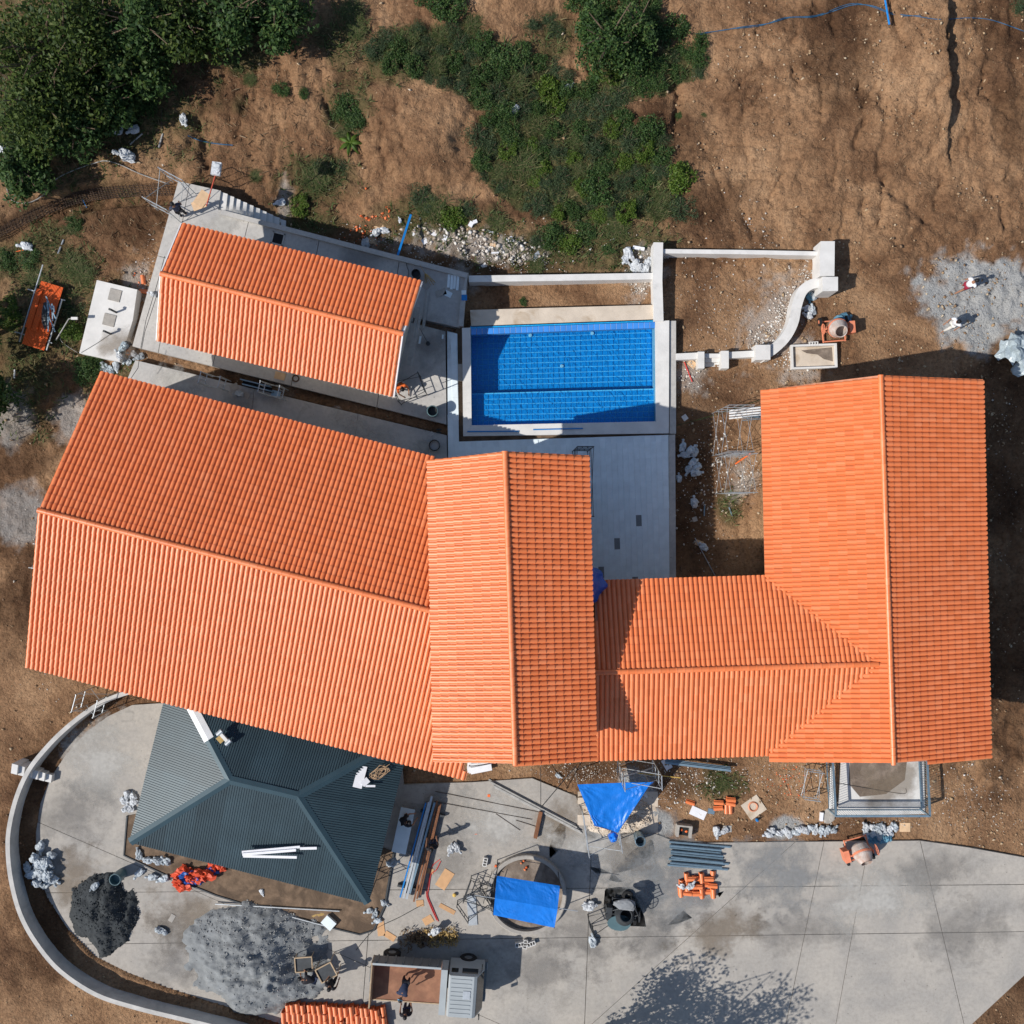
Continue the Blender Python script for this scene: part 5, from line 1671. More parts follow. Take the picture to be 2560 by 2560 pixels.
for x, y, m in ((2030, 742, 'sack'), (2018, 772, 'sack_white'), (2030, 778, 'sack'), (2022, 790, 'sack_white'), (2022, 742, 'sack_blue')):
    sack(x, y, 'sack in the shade on the right of the S-shaped wall', 'sacks at the S-shaped wall', m, .75)
sack(2100, 800, 'teal tarpaulin bundle beside the upper right mixer', None, 'sack_blue', 1.2)
sack(2112, 812, 'second teal bundle beside the upper right mixer', None, 'sack_blue', 1.0)
sack(1790, 2075, 'white sack left of a grey slab below the tile stack', None, 'sack_white', .8)
sack(1810, 2076, 'crumpled white sack below the tile stack', None, 'sack_white', .7)
sack(1470, 2265, 'white sack beside the dark mixer frame', None, 'sack_white', .95); sack(1478, 2258, 'second white sack beside the dark mixer frame', None, 'sack_white', .8)
sack(1482, 2352, 'bluish sack alone on the yard below the dark mixer', None, 'sack', .9)
sack(655, 2228, 'white bag alone in the planting bed', None, 'sack_white', .5)
for i, (x, y) in enumerate(((350, 2135), (372, 2148), (395, 2150), (420, 2150), (350, 2180), (385, 2190), (412, 2195))):
    sack(x, y, 'grey sack lying along the planting bed kerb', 'sacks along the bed kerb', 'sack', .8)
sack(245, 2208, 'grey sack on the dark gravel heap', None, 'sack', .7, .25)
for x, y in ((400, 2322), (412, 2328)):
    sack(x, y, 'empty sack on the yard between the two heaps', 'sacks between the heaps', 'sack', .7)
sack(625, 2290, 'white sack at the upper edge of the grey heap', None, 'sack_white', .7, .1)
for x, y in ((938, 2285), (945, 2300), (960, 2255), (925, 2275)):
    sack(x, y, 'litter bag at the lower right corner of the planting bed', 'litter at the bed corner', 'sack', .65)
sack(985, 2145, 'grey bundle leaning at the right eave of the dark roof', None, 'sack', .9, .5)
sack(1127, 2118, 'white printed sack in the sunny yard, left one', None, 'sack_white', .8); sack(1142, 2116, 'white printed sack in the sunny yard, right one', None, 'sack_white', .8)
sack(600, 985, 'crumpled sack on the shaded lower terrace', None, 'sack', .7)
sack(1395, 1938, 'dark bag in the dirt below the middle house', None, 'sack', .5)
o = item('plastic_sheet', 'large translucent plastic sheet crumpled at the right edge', 'sheet', MB().ball(P(2535, 872, .2), (.62, .6, .5), 5, .7, 18, 12, flat=.4).ball(P(2566, 905, .15), (.5, .65, .4), 8, .7, 18, 12, flat=.35), 'plastic_clear')

# ------------------------------------------------------------------ scaffolds
scaffold(P(452, 556, 0), 62, 'steel scaffold at the upper left corner of the pool house', 1.5, 1.2, 1.9, 1, 0)
scaffold(G(1838, 1140), 90, 'tall scaffold on the left side of the corner house, upper bay', 2.0, 1.1, 1.8, 2, 0, .014)
scaffold(G(1845, 1235), 90, 'tall scaffold on the left side of the corner house, lower bay', 1.7, 1.1, 1.8, 2, 0, .014)
scaffold(P(1468, 1290, .03), 90, 'dark scaffold hugging the right wall of the middle house', 3.0, .7, 1.8, 2, 0, mat='steel_dark')
scaffold(P(1462, 1400, .03), 90, 'second dark scaffold against the middle house near the wing', 1.6, .7, 1.8, 2, 0, mat='steel_dark')
scaffold(G(1540, 1922), 2, 'scaffold frame below the wing eave', 1.6, .6, 1.8, 2, 0)
scaffold(P(158, 1420, -.4), 80, 'scaffold frame at the left gable of the long house', 1.1, .7, 1.8, 1, 0)
scaffold(P(222, 1760, -.1), -15, 'scaffold frame at the lower eave of the long house above the curved wall', 1.0, .8, 1.8, 1, 0)
scaffold(P(525, 968, 0), -14, 'scaffold frame at the lower eave of the pool house, left one', .9, .5, 1.7, 1, 0)
scaffold(P(668, 990, 0), -14, 'scaffold frame at the lower eave of the pool house, right one', .9, .5, 1.7, 1, 0)
scaffold(P(1004, 1012, 0), 20, 'scaffold standing at the lower right corner of the pool house', 1.3, .9, 1.7, 1, 0, mat='steel_dark')
scaffold(G(2036, 1990), 82, 'ladder-like frame leaning at the steel railing', 1.3, .7, .9, 1, 0)
scaffold(P(1466, 2110, 0), 8, 'scaffold carrying the blue tarpaulin tent', 1.5, 1.9, 1.75, 1, 0)
scaffold(P(1160, 2240, 0), -20, 'dark folded scaffold pieces left of the fountain ring', 1.7, 1.0, .8, 1, 0, mat='steel_dark')
scaffold(P(1172, 2290, 0), 35, 'dark scaffold frame at the lower left of the fountain ring', 1.3, .9, .8, 1, 0, mat='steel_dark')
scaffold(P(1480, 2310, 0), 24, 'dark pole frame left of the covered mixer', 2.2, .5, 1.4, 1, 0, mat='steel_dark')
scaffold(P(940, 2200, 0), 70, 'dark trestle at the right eave of the dark roof', 1.2, .7, 1.7, 1, 0, mat='steel_dark')

# ------------------------------------------------------------------ pipes, beams, planks
for i in range(9):
    y = 2103 + i * 7.2 + U(-1, 1)
    a = G(1672 + U(-5, 6), y, .05 + (.09 if i % 2 else 0)); b = G(1812 + U(-12, 14), y + 13 + U(-2, 2), .05 + (.09 if i % 2 else 0))
    bar(a, b, .055, 'steel_blue', 'grey-blue steel pipe in the flat stack on the yard', group='stack of pipes on the yard', n=8)
for i, (m, x0, x1, fl) in enumerate((('plastic_blue', 1066, 1010, (.07, .08)), ('steel', 1074, 1018, (.10, .10)), ('steel', 1081, 1026, (.10, .10)), ('steel_blue', 1088, 1034, (.09, .09)), ('rust', 1094, 1044, (.08, .08)), ('rust', 1099, 1052, (.08, .08)), ('rust', 1103, 1060, (.06, .1)))):
    a = G(x0, 2000 + U(-15, 10), .25 + .02 * (i % 2)); b = G(x1 - 8, 2235 + U(-8, 14), .25)
    bar(a, b, .05, m, {'plastic_blue': 'long blue bar at the left of the bundle beside the dark roof', 'steel': 'long silver bar in the bundle beside the dark roof', 'steel_blue': 'long blue-grey bar in the middle of the bundle beside the dark roof', 'rust': 'long rusty bar at the right of the bundle beside the dark roof'}[m], 'bar', 'long_bar', 'bar bundle', flat=fl)
for k, (x, y) in enumerate(((1082, 2030), (1025, 2215))):
    item('trestle', ('upper' if k == 0 else 'lower') + ' low trestle under the bundle of long bars', 'trestle', MB().beam(G(x - 30, y - 6, .12), G(x + 30, y + 8, .12), .1, .22), 'steel_dark')
bar(G(1062, 2062, .34), G(1042, 2136, .34), .02, 'white_paint', 'bright thin tube lying on the bar bundle', flat=(.04, .03))
for i in range(5):
    a = G(1222 + i * 4, 1948 + i * 5, .04 + .05 * (i % 2)); b = G(1438 + i * 4, 2062 + i * 5, .04 + .05 * (i % 2))
    bar(a, b, .03, 'wood_grey', 'long grey timber in the diagonal bundle below the middle house', 'beam', 'timber', 'diagonal timber bundle', flat=(.07, .06))
bar(G(1338, 2092, .12), G(1352, 2026, .12), .1, 'rust', 'rusty steel channel standing out on the yard', 'beam', 'steel_channel', flat=(.16, .24))
bar(P(1353, 2018, 1.2), P(1440, 1915, .2), .02, 'steel_dark', 'dark pole leaning from the steel channel to the house', 'pole', 'pole')
bar(P(1352, 2020, 1.3), P(1352, 1916, .3), .015, 'steel_dark', 'thin pole leaning straight up from the steel channel', 'pole', 'pole')
for k, (a, b) in enumerate((((1088, 1978), (1350, 2030)), ((1085, 2003), (1330, 2048)), ((1240, 2034), (1300, 2075)), ((1290, 2050), (1340, 2066)))):
    bar(G(*a, .03), G(*b, .03), .014, 'rebar', ('upper long', 'lower long', 'short slanting', 'short flat')[k] + ' steel rod on the yard below the middle house', 'rod', 'steel_rod')
for i in range(4):
    y = 1024 + i * 6.5
    bar(G(1822, y + 3, .08), G(1930, y - 8, .08), .045, 'white_paint', 'white pipe in the row sticking out under the corner house eave', group='white pipes under the eave', n=8)
for i in range(3):
    bar(G(1850, 1046 + i * 4, .5), G(1930, 1040 + i * 3, .5), .02, 'steel_blue', 'thin steel tube beside the white pipes', group='thin tubes under the eave')
bar(P(1838, 1160, 1.2), P(1876, 1134, 1.2), .03, 'orange_plastic', 'orange tube on the scaffold left of the corner house', flat=(.06, .04))
bar(P(516, 515, 1.9), P(540, 432, 3.2), .03, 'red_steel', 'red-brown pole rising from the scaffold at the pool house', 'pole', 'pole')
for k, (a, b, w) in enumerate((((1071, 727), (1058, 822), .13), ((1046, 768), (1020, 912), .14), ((1054, 772), (1026, 915), .12))):
    item('plank', ('upper right', 'left long', 'right long')[k] + ' scaffold plank beside the pool house gable', 'plank', MB().beam(P(*a, 1.6 if k else .05), P(*b, 1.6 if k else .05), w, .04), 'wood_grey')
for k, x in enumerate((1020, 1045)):
    item('post', ('near' if k else 'far') + ' post carrying the scaffold planks', 'post', MB().tube([P(x, 900 - 110 * k, 0), P(x, 900 - 110 * k, 1.58)], .03, 6), 'steel_dark')
bar(G(995, 640, .1), G(1030, 545, .5), .05, 'plastic_blue', 'bright blue pipe lying across the terrace edge', flat=(.10, .05))
bar(G(2204, -5, .3), G(2217, 70, .3), .045, 'plastic_blue', 'bright blue pipe hanging in at the top right', n=8)
bar(G(2380, 1330, .1), G(2384, 1320, .1), .02, 'steel', 'small steel offcut', ) if False else None
for k, (a, b, m, r) in enumerate((((175, 375), (232, 336), 'wood', .03), ((326, 362), (357, 335), 'wood_grey', .04), ((303, 400), (352, 408), 'wood', .04), ((398, 370), (408, 335), 'wood_grey', .05), ((404, 330), (406, 275), 'bark', .03), ((90, 452), (112, 485), 'wood', .02), ((207, 498), (218, 520), 'plastic_blue', .02), ((146, 635), (160, 600), 'steel', .04), ((40, 630), (78, 622), 'orange_plastic', .02), ((600, 340), (615, 345), 'wood', .02), ((38, 925), (37, 945), 'white_paint', .04), ((1737, 1345), (1790, 1445), 'steel', .02), ((1822, 1268), (1830, 1290), 'steel_blue', .03), ((1760, 1290), (1761, 1262), 'steel_blue', .03))):
    bar(G(*a, .05), G(*b, .05), r, m, ['thin pole on the slope under the wood', 'pale short beam by the white bags', 'beam under the large white bag', 'dark post stub below the leafy shrub', 'thin trunk lying by the leafy shrub', 'stick on the track', 'short blue pipe below the cut', 'steel tube above the orange sheets', 'orange strip under the white bundle', 'stick near the upper slope', 'white post at the left edge', 'long thin tube in the shaded dirt', 'short blue-grey tube near the wing roof', 'short tube on the shaded dirt'][k], 'pole', 'pole')
bar(G(1692, 760, .1), G(1690, 800, .1), .02, 'steel_dark', 'x') if False else None
bar(G(1710, 905, .06), G(1730, 955, .06), .025, 'red_hose', 'red pole on the dirt below the short white wall', 'pole', 'pole')
bar(G(1590, 1928, .3), G(1698, 1940, .3), .02, 'yellow', 'pale pole lying below the wing eave', 'pole', 'pole')
for i in range(3):
    bar(G(1660, 1895 + i * 3, .3 + .05 * i), G(1822, 1915 + i * 3, .3 + .05 * i), .04, 'steel_blue', 'long grey sheet-metal strip under the wing eave', 'strip', 'metal_strip', 'metal strips under the wing eave', flat=(.1, .02))
for k, (a, b) in enumerate((((540, 2257), (850, 2275)), ((650, 2268), (815, 2312)))):
    bar(G(*a, .12), G(*b, .12), .035, 'steel', ('upper' if k == 0 else 'lower') + ' pale pipe along the planting bed kerb', 'pipe')
for k, (a, b, z) in enumerate((((605, 2130), (750, 2117), 3.3), ((608, 2140), (742, 2143), 3.25), ((750, 2121), (792, 2120), 3.3), ((606, 2136), (740, 2125), 3.35))):
    bar(P(*a, z), P(*b, z), .05, 'board_white', 'white gutter length lying on the dark roof', 'gutter', 'gutter', 'gutter lengths on the dark roof', flat=(.11, .05))
# pieces on the dark roof
def roof_board(px, py, z, w, l, ang, lab):
    mb = MB().box(P(px, py, z), (l, w, .025), rot=Matrix.Rotation(math.radians(ang), 3, 'Z') @ Matrix.Rotation(.16, 3, 'Y'))
    item('panel', lab, 'panel', mb, 'board_white')
roof_board(900, 1942, 3.12, .40, .95, 76, 'white panel on the right slope of the dark roof')
roof_board(913, 1955, 3.17, .26, .34, 40, 'small white offcut beside the white roof panel')
roof_board(926, 1965, 3.12, .09, .42, -3, 'white strip pointing right from the roof panel')
pts = []
for i in range(90):
    a = i * .55
    c = P(950, 1930, 2.98)
    pts.append(c + Vector((.3 * math.cos(a) * (1 + .5 * math.sin(i * 1.3)), .22 * math.sin(a * 1.07) * (1 + .5 * math.cos(i * .9)), .04 + .03 * math.sin(i) - .09 * math.cos(a))))
item('rope', 'coil of orange rope on the corner of the dark roof', 'rope', MB().tube(pts, .011, 4), 'plywood')
t = thing('roof_unit', 'small box with rolls lying on the back slope of the dark roof', 'box', P(562, 1842, 3.42), math.radians(-48))
MB().box((0, 0, .1), (.55, .14, .12)).build('box', 'cloth_cream', t); MB().box((-.05, -.2, .05), (.3, .22, .06)).build('tray', 'straw', t)
for s in (-1, 1):
    MB().tube([(s * .28, -.14, .12), (s * .28, .14, .12)], .1, 10).build('roll', 'steel', t)
# panels, boards, cardboard
for a in ((1112, 2198, .52, .9, 58, 'upper'), (1076, 2178, .24, .3, -10, 'smallest'), (1050, 2258, .3, .34, 5, 'middle left'), (1118, 2272, .2, .8, -28, 'lower right'), (1070, 2300, .36, .46, 30, 'lower left'), (952, 2318, .34, .8, 96, 'leftmost'), (975, 2340, .28, .55, -32, 'lowest')):
    board(a[0], a[1], a[2], a[3], a[4], 'cardboard', a[5] + ' flattened cardboard sheet on the yard', 'cardboard', 'cardboard_sheet')
for a in ((1745, 2032, .42, .75, -24, 'board_white', 'white panel beside the tile stack below the wing'), (1778, 2028, .25, .32, -10, 'steel_blue', 'small blue-grey panel on the white one'), (1667, 1910, .34, .52, -60, 'board_white', 'white board below the wing eave'), (1818, 2072, .3, .4, 0, 'wood_grey', 'grey slab beside the white sacks'), (2262, 2068, .42, .5, 0, 'plywood', 'plywood sheet right of the sack heap'),
          (1737, 1298, .22, .22, 20, 'concrete', 'small pale square slab on the shaded dirt'), (1712, 1044, .26, .24, 35, 'concrete_white', 'white tile piece on the dirt right of the pool'), (1748, 1358, .26, .38, -20, 'plywood', 'tilted plywood piece on the shaded dirt'), (1730, 910, .3, .4, -40, 'plywood', 'pinkish board scrap by the small steps'),
          (1345, 642, .42, .42, 45, 'steel', 'grey square panel leaning in the weeds'), (1596, 622, .15, .55, -10, 'board_white', 'white block in the litter near the pier wall'), (1528, 600, .05, .3, 25, 'board_white', 'white strip in the weeds'), (1085, 580, .36, .34, -30, 'board_white', 'largest white board piece in the rubble'), (1062, 603, .26, .28, 30, 'board_white', 'white square in the rubble shade'),
          (1112, 595, .2, .26, 70, 'board_white', 'white triangle-like piece in the rubble'), (1272, 602, .28, .45, 30, 'board_white', 'white slab at the right of the rubble'), (1220, 632, .1, .5, 88, 'board_white', 'white upright piece of the cross-shaped litter'), (1238, 632, .08, .36, 4, 'board_white', 'white cross piece in the litter'), (1232, 613, .18, .28, 0, 'plywood', 'tan piece above the cross-shaped litter'), (1210, 665, .26, .26, 30, 'concrete_white', 'pale square in the shaded rubble'), (1178, 562, .2, .24, 60, 'board_white', 'grey-white piece left in the three blocks below the clump'), (1188, 556, .16, .2, 20, 'board_white', 'white piece right in the three blocks below the clump'), (1226, 580, .1, .36, -20, 'board_white', 'white wedge left of the white slab'),
          (950, 570, .24, .55, 10, 'plywood', 'tan cardboard on the broken tiles'), (1035, 582, .1, .3, 80, 'board_white', 'narrow white offcut in the rubble'), (690, 985, .3, .42, -14, 'steel_blue', 'pale blue sheet on the shaded lower terrace'), (585, 968, .3, .4, 20, 'concrete', 'torn paper on the shaded lower terrace, upper'), (612, 985, .28, .5, -30, 'concrete', 'torn paper on the shaded lower terrace, lower'), (1078, 1085, .16, .22, 40, 'concrete_white', 'paper scrap near the slippers'),
          (1065, 715, .28, .28, 40, 'concrete', 'grey tile piece at the pool house gable'), (1102, 732, .3, .5, 20, 'concrete', 'broken grey board on the shaded terrace'), (1120, 735, .26, .36, -25, 'paver', 'pale board piece on the shaded terrace'), (1050, 850, .1, .36, 80, 'paver', 'pale strip below the planks'), (1107, 842, .08, .2, 85, 'paver', 'small white strip at the deck edge'), (1161, 746, .26, .26, 0, 'plastic_blue', 'bright blue tile lying on the parapet'), (1160, 733, .2, .22, 0, 'paver', 'pale tile beside the blue one on the parapet'), (1440, 2378, .1, .2, 30, 'x', '') if False else (1190, 2085, .02, .12, 0, 'orange_plastic', 'tiny orange marker on the yard'),
          (1222, 1989, .12, .12, 0, 'orange_plastic', 'small orange tag on the sunny yard'), (700, 1000, .02, .05, 0, 'steel', 'tiny offcut on the lower terrace'), (505, 497, .5, .7, 55, 'plywood', 'plywood sheet on the scaffold at the terrace corner'), (497, 512, .4, .6, 20, 'plywood', 'second plywood sheet on the scaffold at the terrace corner'), (700, 940, .34, .5, -14, 'plywood', 'plywood square below the pool house eave'), (2052, 2040, .14, .4, 85, 'board_white', 'white block beside the railing corner'),
          (1560, 2000, .3, .3, 30, 'concrete_white', 'pale block right of the blue tent'), (1622, 2008, .28, .4, -40, 'sand_slab', 'pinkish slab right of the blue tent'), (1610, 1990, .24, .3, 20, 'concrete_white', 'pale slab near the grey sand patch'), (1452, 2000, .3, .3, 0, 'sand_slab', 'pale block left of the blue tent'), (1460, 2050, .5, .6, 0, 'sand_slab', 'pale stone heap left of the blue tent'), (430, 2295, .22, .36, 60, 'concrete', 'torn paper sheet on the yard between the heaps')):
    th = .14 if 'block' in a[6] else .02
    dz = 3.2 if 'scaffold at the terrace' in a[6] else (.14 if 'parapet' in a[6] else 0)
    if dz == 3.2:
        p = P(a[0], a[1], 1.93 if 'second' in a[6] else 1.96)
        item('board', a[6], 'board', MB().box(p, (a[3], a[2], .02), math.radians(a[4])), a[5])
    else:
        board(*a[:7], th=th, dz=dz)
for i in range(4):
    board(1122 + i * 7.5, 703 + (i % 2) * 3, .12, .62 + .05 * i, 86, 'paver', 'narrow pale tile strip in the pack at the terrace corner', 'tile strip', 'tile_strip', group='tile strips on the terrace', th=.06)
for i in range(6):
    board(1195 + (i % 3) * 4, 1914 + (i // 3) * 5, .3, 1.0, -4 + 3 * i, 'board_white', 'white panel in the stack under the middle house gable', 'panel', 'panel', group='white panels under the gable', dz=.05 * i)

# ------------------------------------------------------------------ hoses and cables
item('hose', 'thin blue hose winding across the bare earth at the top right', 'hose', MB().tube(line_px([(1738, 86), (1800, 78), (1860, 68), (1920, 60), (1975, 45), (2030, 44), (2080, 30), (2130, 14), (2180, 16), (2230, 34), (2290, 42), (2350, 50), (2420, 46), (2480, 52), (2560, 80)], .05), .018, 5), 'hose_blue')
item('hose', 'second blue hose twisted along the first one', 'hose', MB().tube(line_px([(1740, 90), (1810, 76), (1900, 66), (1960, 46), (2040, 40), (2120, 12), (2170, 16), (2240, 40), (2300, 40)], .06), .013, 5), 'hose_blue')
item('hose', 'faded blue hose on the upper left slope', 'hose', MB().tube(line_px([(470, 340), (500, 352), (540, 360), (583, 364)], .05), .025, 5), 'hose_blue')
item('hose', 'grey hose looping along the track at the left', 'hose', MB().tube(line_px([(14, 455), (30, 500), (70, 508), (110, 488), (140, 450), (190, 425), (240, 408), (265, 403), (300, 412), (350, 435), (425, 462)], .05), .022, 5), 'wood_grey')
for k, pts in enumerate(([(1100, 2148), (1080, 2166), (1072, 2200), (1066, 2235), (1076, 2265), (1092, 2300)], [(1102, 2152), (1090, 2175), (1078, 2185), (1072, 2220), (1070, 2240), (1082, 2270), (1096, 2303)])):
    item('hose', ('outer' if k == 0 else 'inner') + ' red hose bending over the yard beside the cardboard', 'hose', MB().tube(line_px(pts, .03), .018, 5), 'red_hose')
for k, pts in enumerate(([(412, 640), (390, 720), (365, 800), (352, 870)], [(404, 700), (385, 760), (362, 830), (354, 872)], [(350, 885), (345, 920), (328, 945)])):
    item('cable', ('longer', 'shorter', 'lower')[k] + ' dark cable running along the left side of the pool house', 'cable', MB().tube([P(x, y, .9) for x, y in pts], .014, 4), 'steel_dark')
item('cable', 'thin green line stretched from the deck edge to the corner house', 'cable', MB().tube([P(1690, 1064, .5), P(1790, 1037, .9), P(1915, 995, 2.0)], .012, 4), 'leaf_dark')
item('cable', 'dark cable curving down to the pool house eave', 'cable', MB().tube(line_px([(1025, 650), (1016, 660), (1022, 680), (1019, 694)], .02), .012, 4), 'steel_dark')
item('cable', 'long dark cable crossing the yard by the planting bed', 'cable', MB().tube(line_px([(890, 2375), (935, 2325), (1000, 2292), (1058, 2260)], .02), .014, 4), 'steel_dark')
item('cable', 'thin cable along the tank cover edge', 'cable', MB().tube(line_px([(198, 885), (240, 860), (276, 836)], .02), .01, 4), 'steel_dark')
item('cable', 'thin cable on the white pad inside the railing', 'cable', MB().tube(line_px([(2090, 1957), (2180, 1972), (2258, 1984), (2264, 1970)], .02), .012, 4), 'steel_dark')

# ------------------------------------------------------------------ barrels, slippers, blocks
drum(1085, 1032, .25, .85, 'plastic_teal', 'plastic_black', 'tall grey-green barrel standing in the sun left of the pool')
drum(1088, 1115, .25, .55, 'plastic_black', 'cloth_cream', 'black tub with pale contents beside the slippers')
drum(1595, 2088, .24, .85, 'steel_blue', 'plastic_black', 'blue-grey barrel right of the blue tent')
drum(305, 2183, .26, .8, 'plastic_teal', 'plastic_teal', 'dark green barrel between the sack heap and the red tarpaulin')
drum(1042, 690, .2, .5, 'plastic_black', 'plastic_black', 'black drum behind the pool house gable')
for k, y in enumerate((1074, 1081)):
    item('slipper', ('upper' if k == 0 else 'lower') + ' black slipper on the terrace near the deck', 'slipper', MB().ball(P(1097, y, .03), (.14, .05, .025), 2, .1, 10, 6), 'plastic_black')
def block(px, py, rz, label, dz=0):
    t = thing('hollow_block', label, 'block', G(px, py, dz), math.radians(rz))
    mb = MB()
    for s in (-.085, .085): mb.box((0, s, .1), (.4, .03, .2))
    for x in (-.185, -.062, .062, .185): mb.box((x, 0, .1), (.03, .139, .2))
    mb.build('block_body', 'concrete_white', t)
    return t
block(1213, 2152, 78, 'single hollow concrete block standing on the sunny yard')
for k, (x, y, a) in enumerate(((1299, 2358, 10), (1313, 2357, 80), (1328, 2356, 20))):
    block(x, y, a, ('left', 'middle', 'right')[k] + ' hollow block in the shade below the fountain ring')

# ------------------------------------------------------------------ clay tiles in stacks
def tile_stack(label, spec, root=(0, 0), group=None, cat='roof tiles', place=None):
    """spec: (px, py, dz, rz, count of layers)"""
    for px, py, dz, rz, n in spec:
        t = thing('tile_pile', label + (place(px, py) if place else ''), cat, G(px, py, dz), math.radians(rz), group)
        for i in range(n):
            o = link('tile', ME_TILE, t)
            o.location = (-.02 + U(-.01, .01), -.2, .045 * i); o.rotation_euler = (0, 0, U(-.03, .03))
tile_stack('small pile of orange roof tiles beside the white panel', [(1796, 2003, 0, 88, 4), (1795, 2018, 0, 92, 3), (1826, 1995, .0, 85, 5), (1826, 2006, .0, 80, 4), (1818, 2022, 0, 0, 3), (1828, 2022, 0, 2, 3)], group='tile piles below the wing')
tile_stack('single roof tile lying apart near the white panel', [(1726, 2004, 0, 70, 2)])
sp = []
for i in range(7):
    for j in range(3):
        sp.append((1704 + i * 13 + U(-3, 3), 2190 + j * 19 + U(-3, 3), 0 if (i + j) % 3 else .0, random.choice((0, 90, 5, 85)), random.choice((3, 5, 6))))
tile_stack('pile of orange roof tiles in the loose stack on the yard', [q for q in sp if not (q[0] < 1716 and q[1] < 2200)], group='loose tile stack on the yard')
sack(1722, 2208, 'white plastic scrap on the loose tile stack', None, 'sack_white', .7, .28); sack(1702, 2210, 'second white plastic scrap on the loose tile stack', None, 'sack_white', .6, .25)
sp = []
for j, (y, n) in enumerate(((2512, 19), (2530, 20), (2549, 20), (2568, 19))):
    for i in range(n):
        sp.append((712 + j * 2 + i * 13.2 + (12 if j == 0 else 0) + U(-1.5, 1.5), y + i * .7 + U(-3, 3), 0, 4 if j % 2 else 8, random.choice((7, 9, 10))))
tile_stack('pile of orange roof tiles behind the truck, ', sp, group='long rows of tiles behind the truck', place=lambda x, y: ('first' if y < 2526 else 'second' if y < 2546 else 'third' if y < 2565 else 'fourth') + ' row, ' + ('left end' if x < 760 else 'left half' if x < 830 else 'right half' if x < 900 else 'right end'))
tile_stack('single orange tile pile lying on the grey gravel heap', [(678, 2443, .5, 92, 3)])
for k, (x, y) in enumerate(((325, 880), (330, 888))):
    tile_stack(('upper' if k == 0 else 'lower') + ' pile of orange tiles at the terrace corner', [(x, y - 4, 0, 75, 3)])
tile_stack('orange ridge tiles beside the tank cover', [(362, 728, 0, 80, 3), (360, 700, 0, 10, 2)], group='tiles by the tank cover')
# ------------------------------------------------------------------ heaps
def heap(name, label, px, py, rx, ry, h, mat, seed, cat='heap', rough=.12, base=0.0, n=70):
    c = P(px, py, base)
    root = thing(name, label, cat, c)
    u = np.linspace(-1.25, 1.25, n)
    A, B = np.meshgrid(u, u)
    ang = np.arctan2(B, A)
    rad = np.hypot(A, B) + .42 * fbm(A * 1.5 + seed, B * 1.5 + seed, seed, 5, .55)
    z = h * np.clip(1 - rad ** 1.3, -.2, 1) + rough * 1.5 * fbm(A * 3 + seed, B * 3, seed, 6, .65) * np.clip(1.2 - rad, 0, 1)
    z = z + rough * .5 * np.clip(fbm(A * 14, B * 14, seed + 3, 2) - .1, 0, 1) * np.clip(1.1 - rad, 0, 1)
    z = np.where(rad > 1.0, np.minimum(z, -.05), z)
    V = np.stack([A.ravel() * rx, B.ravel() * ry, z.ravel()], 1)
    I = np.arange(n * n).reshape(n, n)
    F_ = np.stack([I[:-1, :-1], I[:-1, 1:], I[1:, 1:], I[1:, :-1]], -1).reshape(-1, 4)
    me = np_mesh('heap_body', V, F_, mat, smooth=True)
    link('heap_body', me, root)
    # grains on top
    r = np.random.default_rng(seed)
    m = 1800
    t = r.uniform(-1.1, 1.1, (m, 2))
    i = ((t + 1.25) / 2.5 * (n - 1)).astype(int)
    zz = z[i[:, 1], i[:, 0]]
    ok = zz > -.02
    t, zz = t[ok], zz[ok]
    m = len(t)
    s = r.uniform(.012, .05, m)
    Vv = OCT[None] * (1 + r.normal(0, .2, (m, 6, 3))) * s[:, None, None]
    Vv += np.stack([t[:, 0] * rx, t[:, 1] * ry, zz], 1)[:, None]
    me = np_mesh('grains', Vv.reshape(-1, 3), (OF[None] + (np.arange(m) * 6)[:, None, None]).reshape(-1, 3), mat + '_g' if mat + '_g' in MATS else mat)
    g = link('grains', me, root); g['kind'] = 'stuff'
    return root
M('sand_grey', (0.20, 0.21, 0.215), .95, .2, 2.0, .03, 8)
M('sand_dark', (0.040, 0.045, 0.048), .95, .25, 3.0, .02, 14)
MATS['sand_grey_g'] = MATS['gravel_grey']; MATS['sand_dark_g'] = MATS['gravel_dark']
heap('gravel_heap', 'dark crushed-stone heap inside the curved wall', 262, 2288, 1.6, 1.8, .75, 'sand_dark', 5, rough=.2)
heap('gravel_heap', 'big grey sand heap beside the truck', 640, 2390, 3.7, 2.5, 1.25, 'sand_grey', 9, rough=.42, n=110)
heap('stone_heap', 'low heap of pale stones under the blue tent', 1545, 2040, 1.5, .9, .3, 'sand_slab', 13, rough=.2)

# ------------------------------------------------------------------ blue tents
def tarp(corners, zs, mat, ridge=0.0, sag=.12, wr=.035, seed=0, nu=26, nv=20):
    C = [P(x, y, z) for (x, y), z in zip(corners, zs)]
    from mathutils import noise as mn
    def fn(u, v):
        p = C[0].lerp(C[1], u).lerp(C[3].lerp(C[2], u), v)
        z = ridge * (1 - abs(2 * v - 1)) - sag * 4 * u * (1 - u) * (.4 + v * (1 - v) * 2)
        d = min(u, 1 - u) + min(v, 1 - v)
        z += wr * math.sin(18 * math.atan2(v - (0 if v < .5 else 1), u - (0 if u < .5 else 1)) + seed) * math.exp(-2.6 * d)
        z += wr * mn.noise(Vector((u * 7 + seed, v * 6, seed)))
        return p + Vector((0, 0, z))
    return MB().sheet(fn, nu, nv, thick=.012), fn, C
t = thing('blue_tent', 'triangular bright blue tarpaulin stretched over a scaffold', 'tarpaulin', P(1530, 2020, 0))
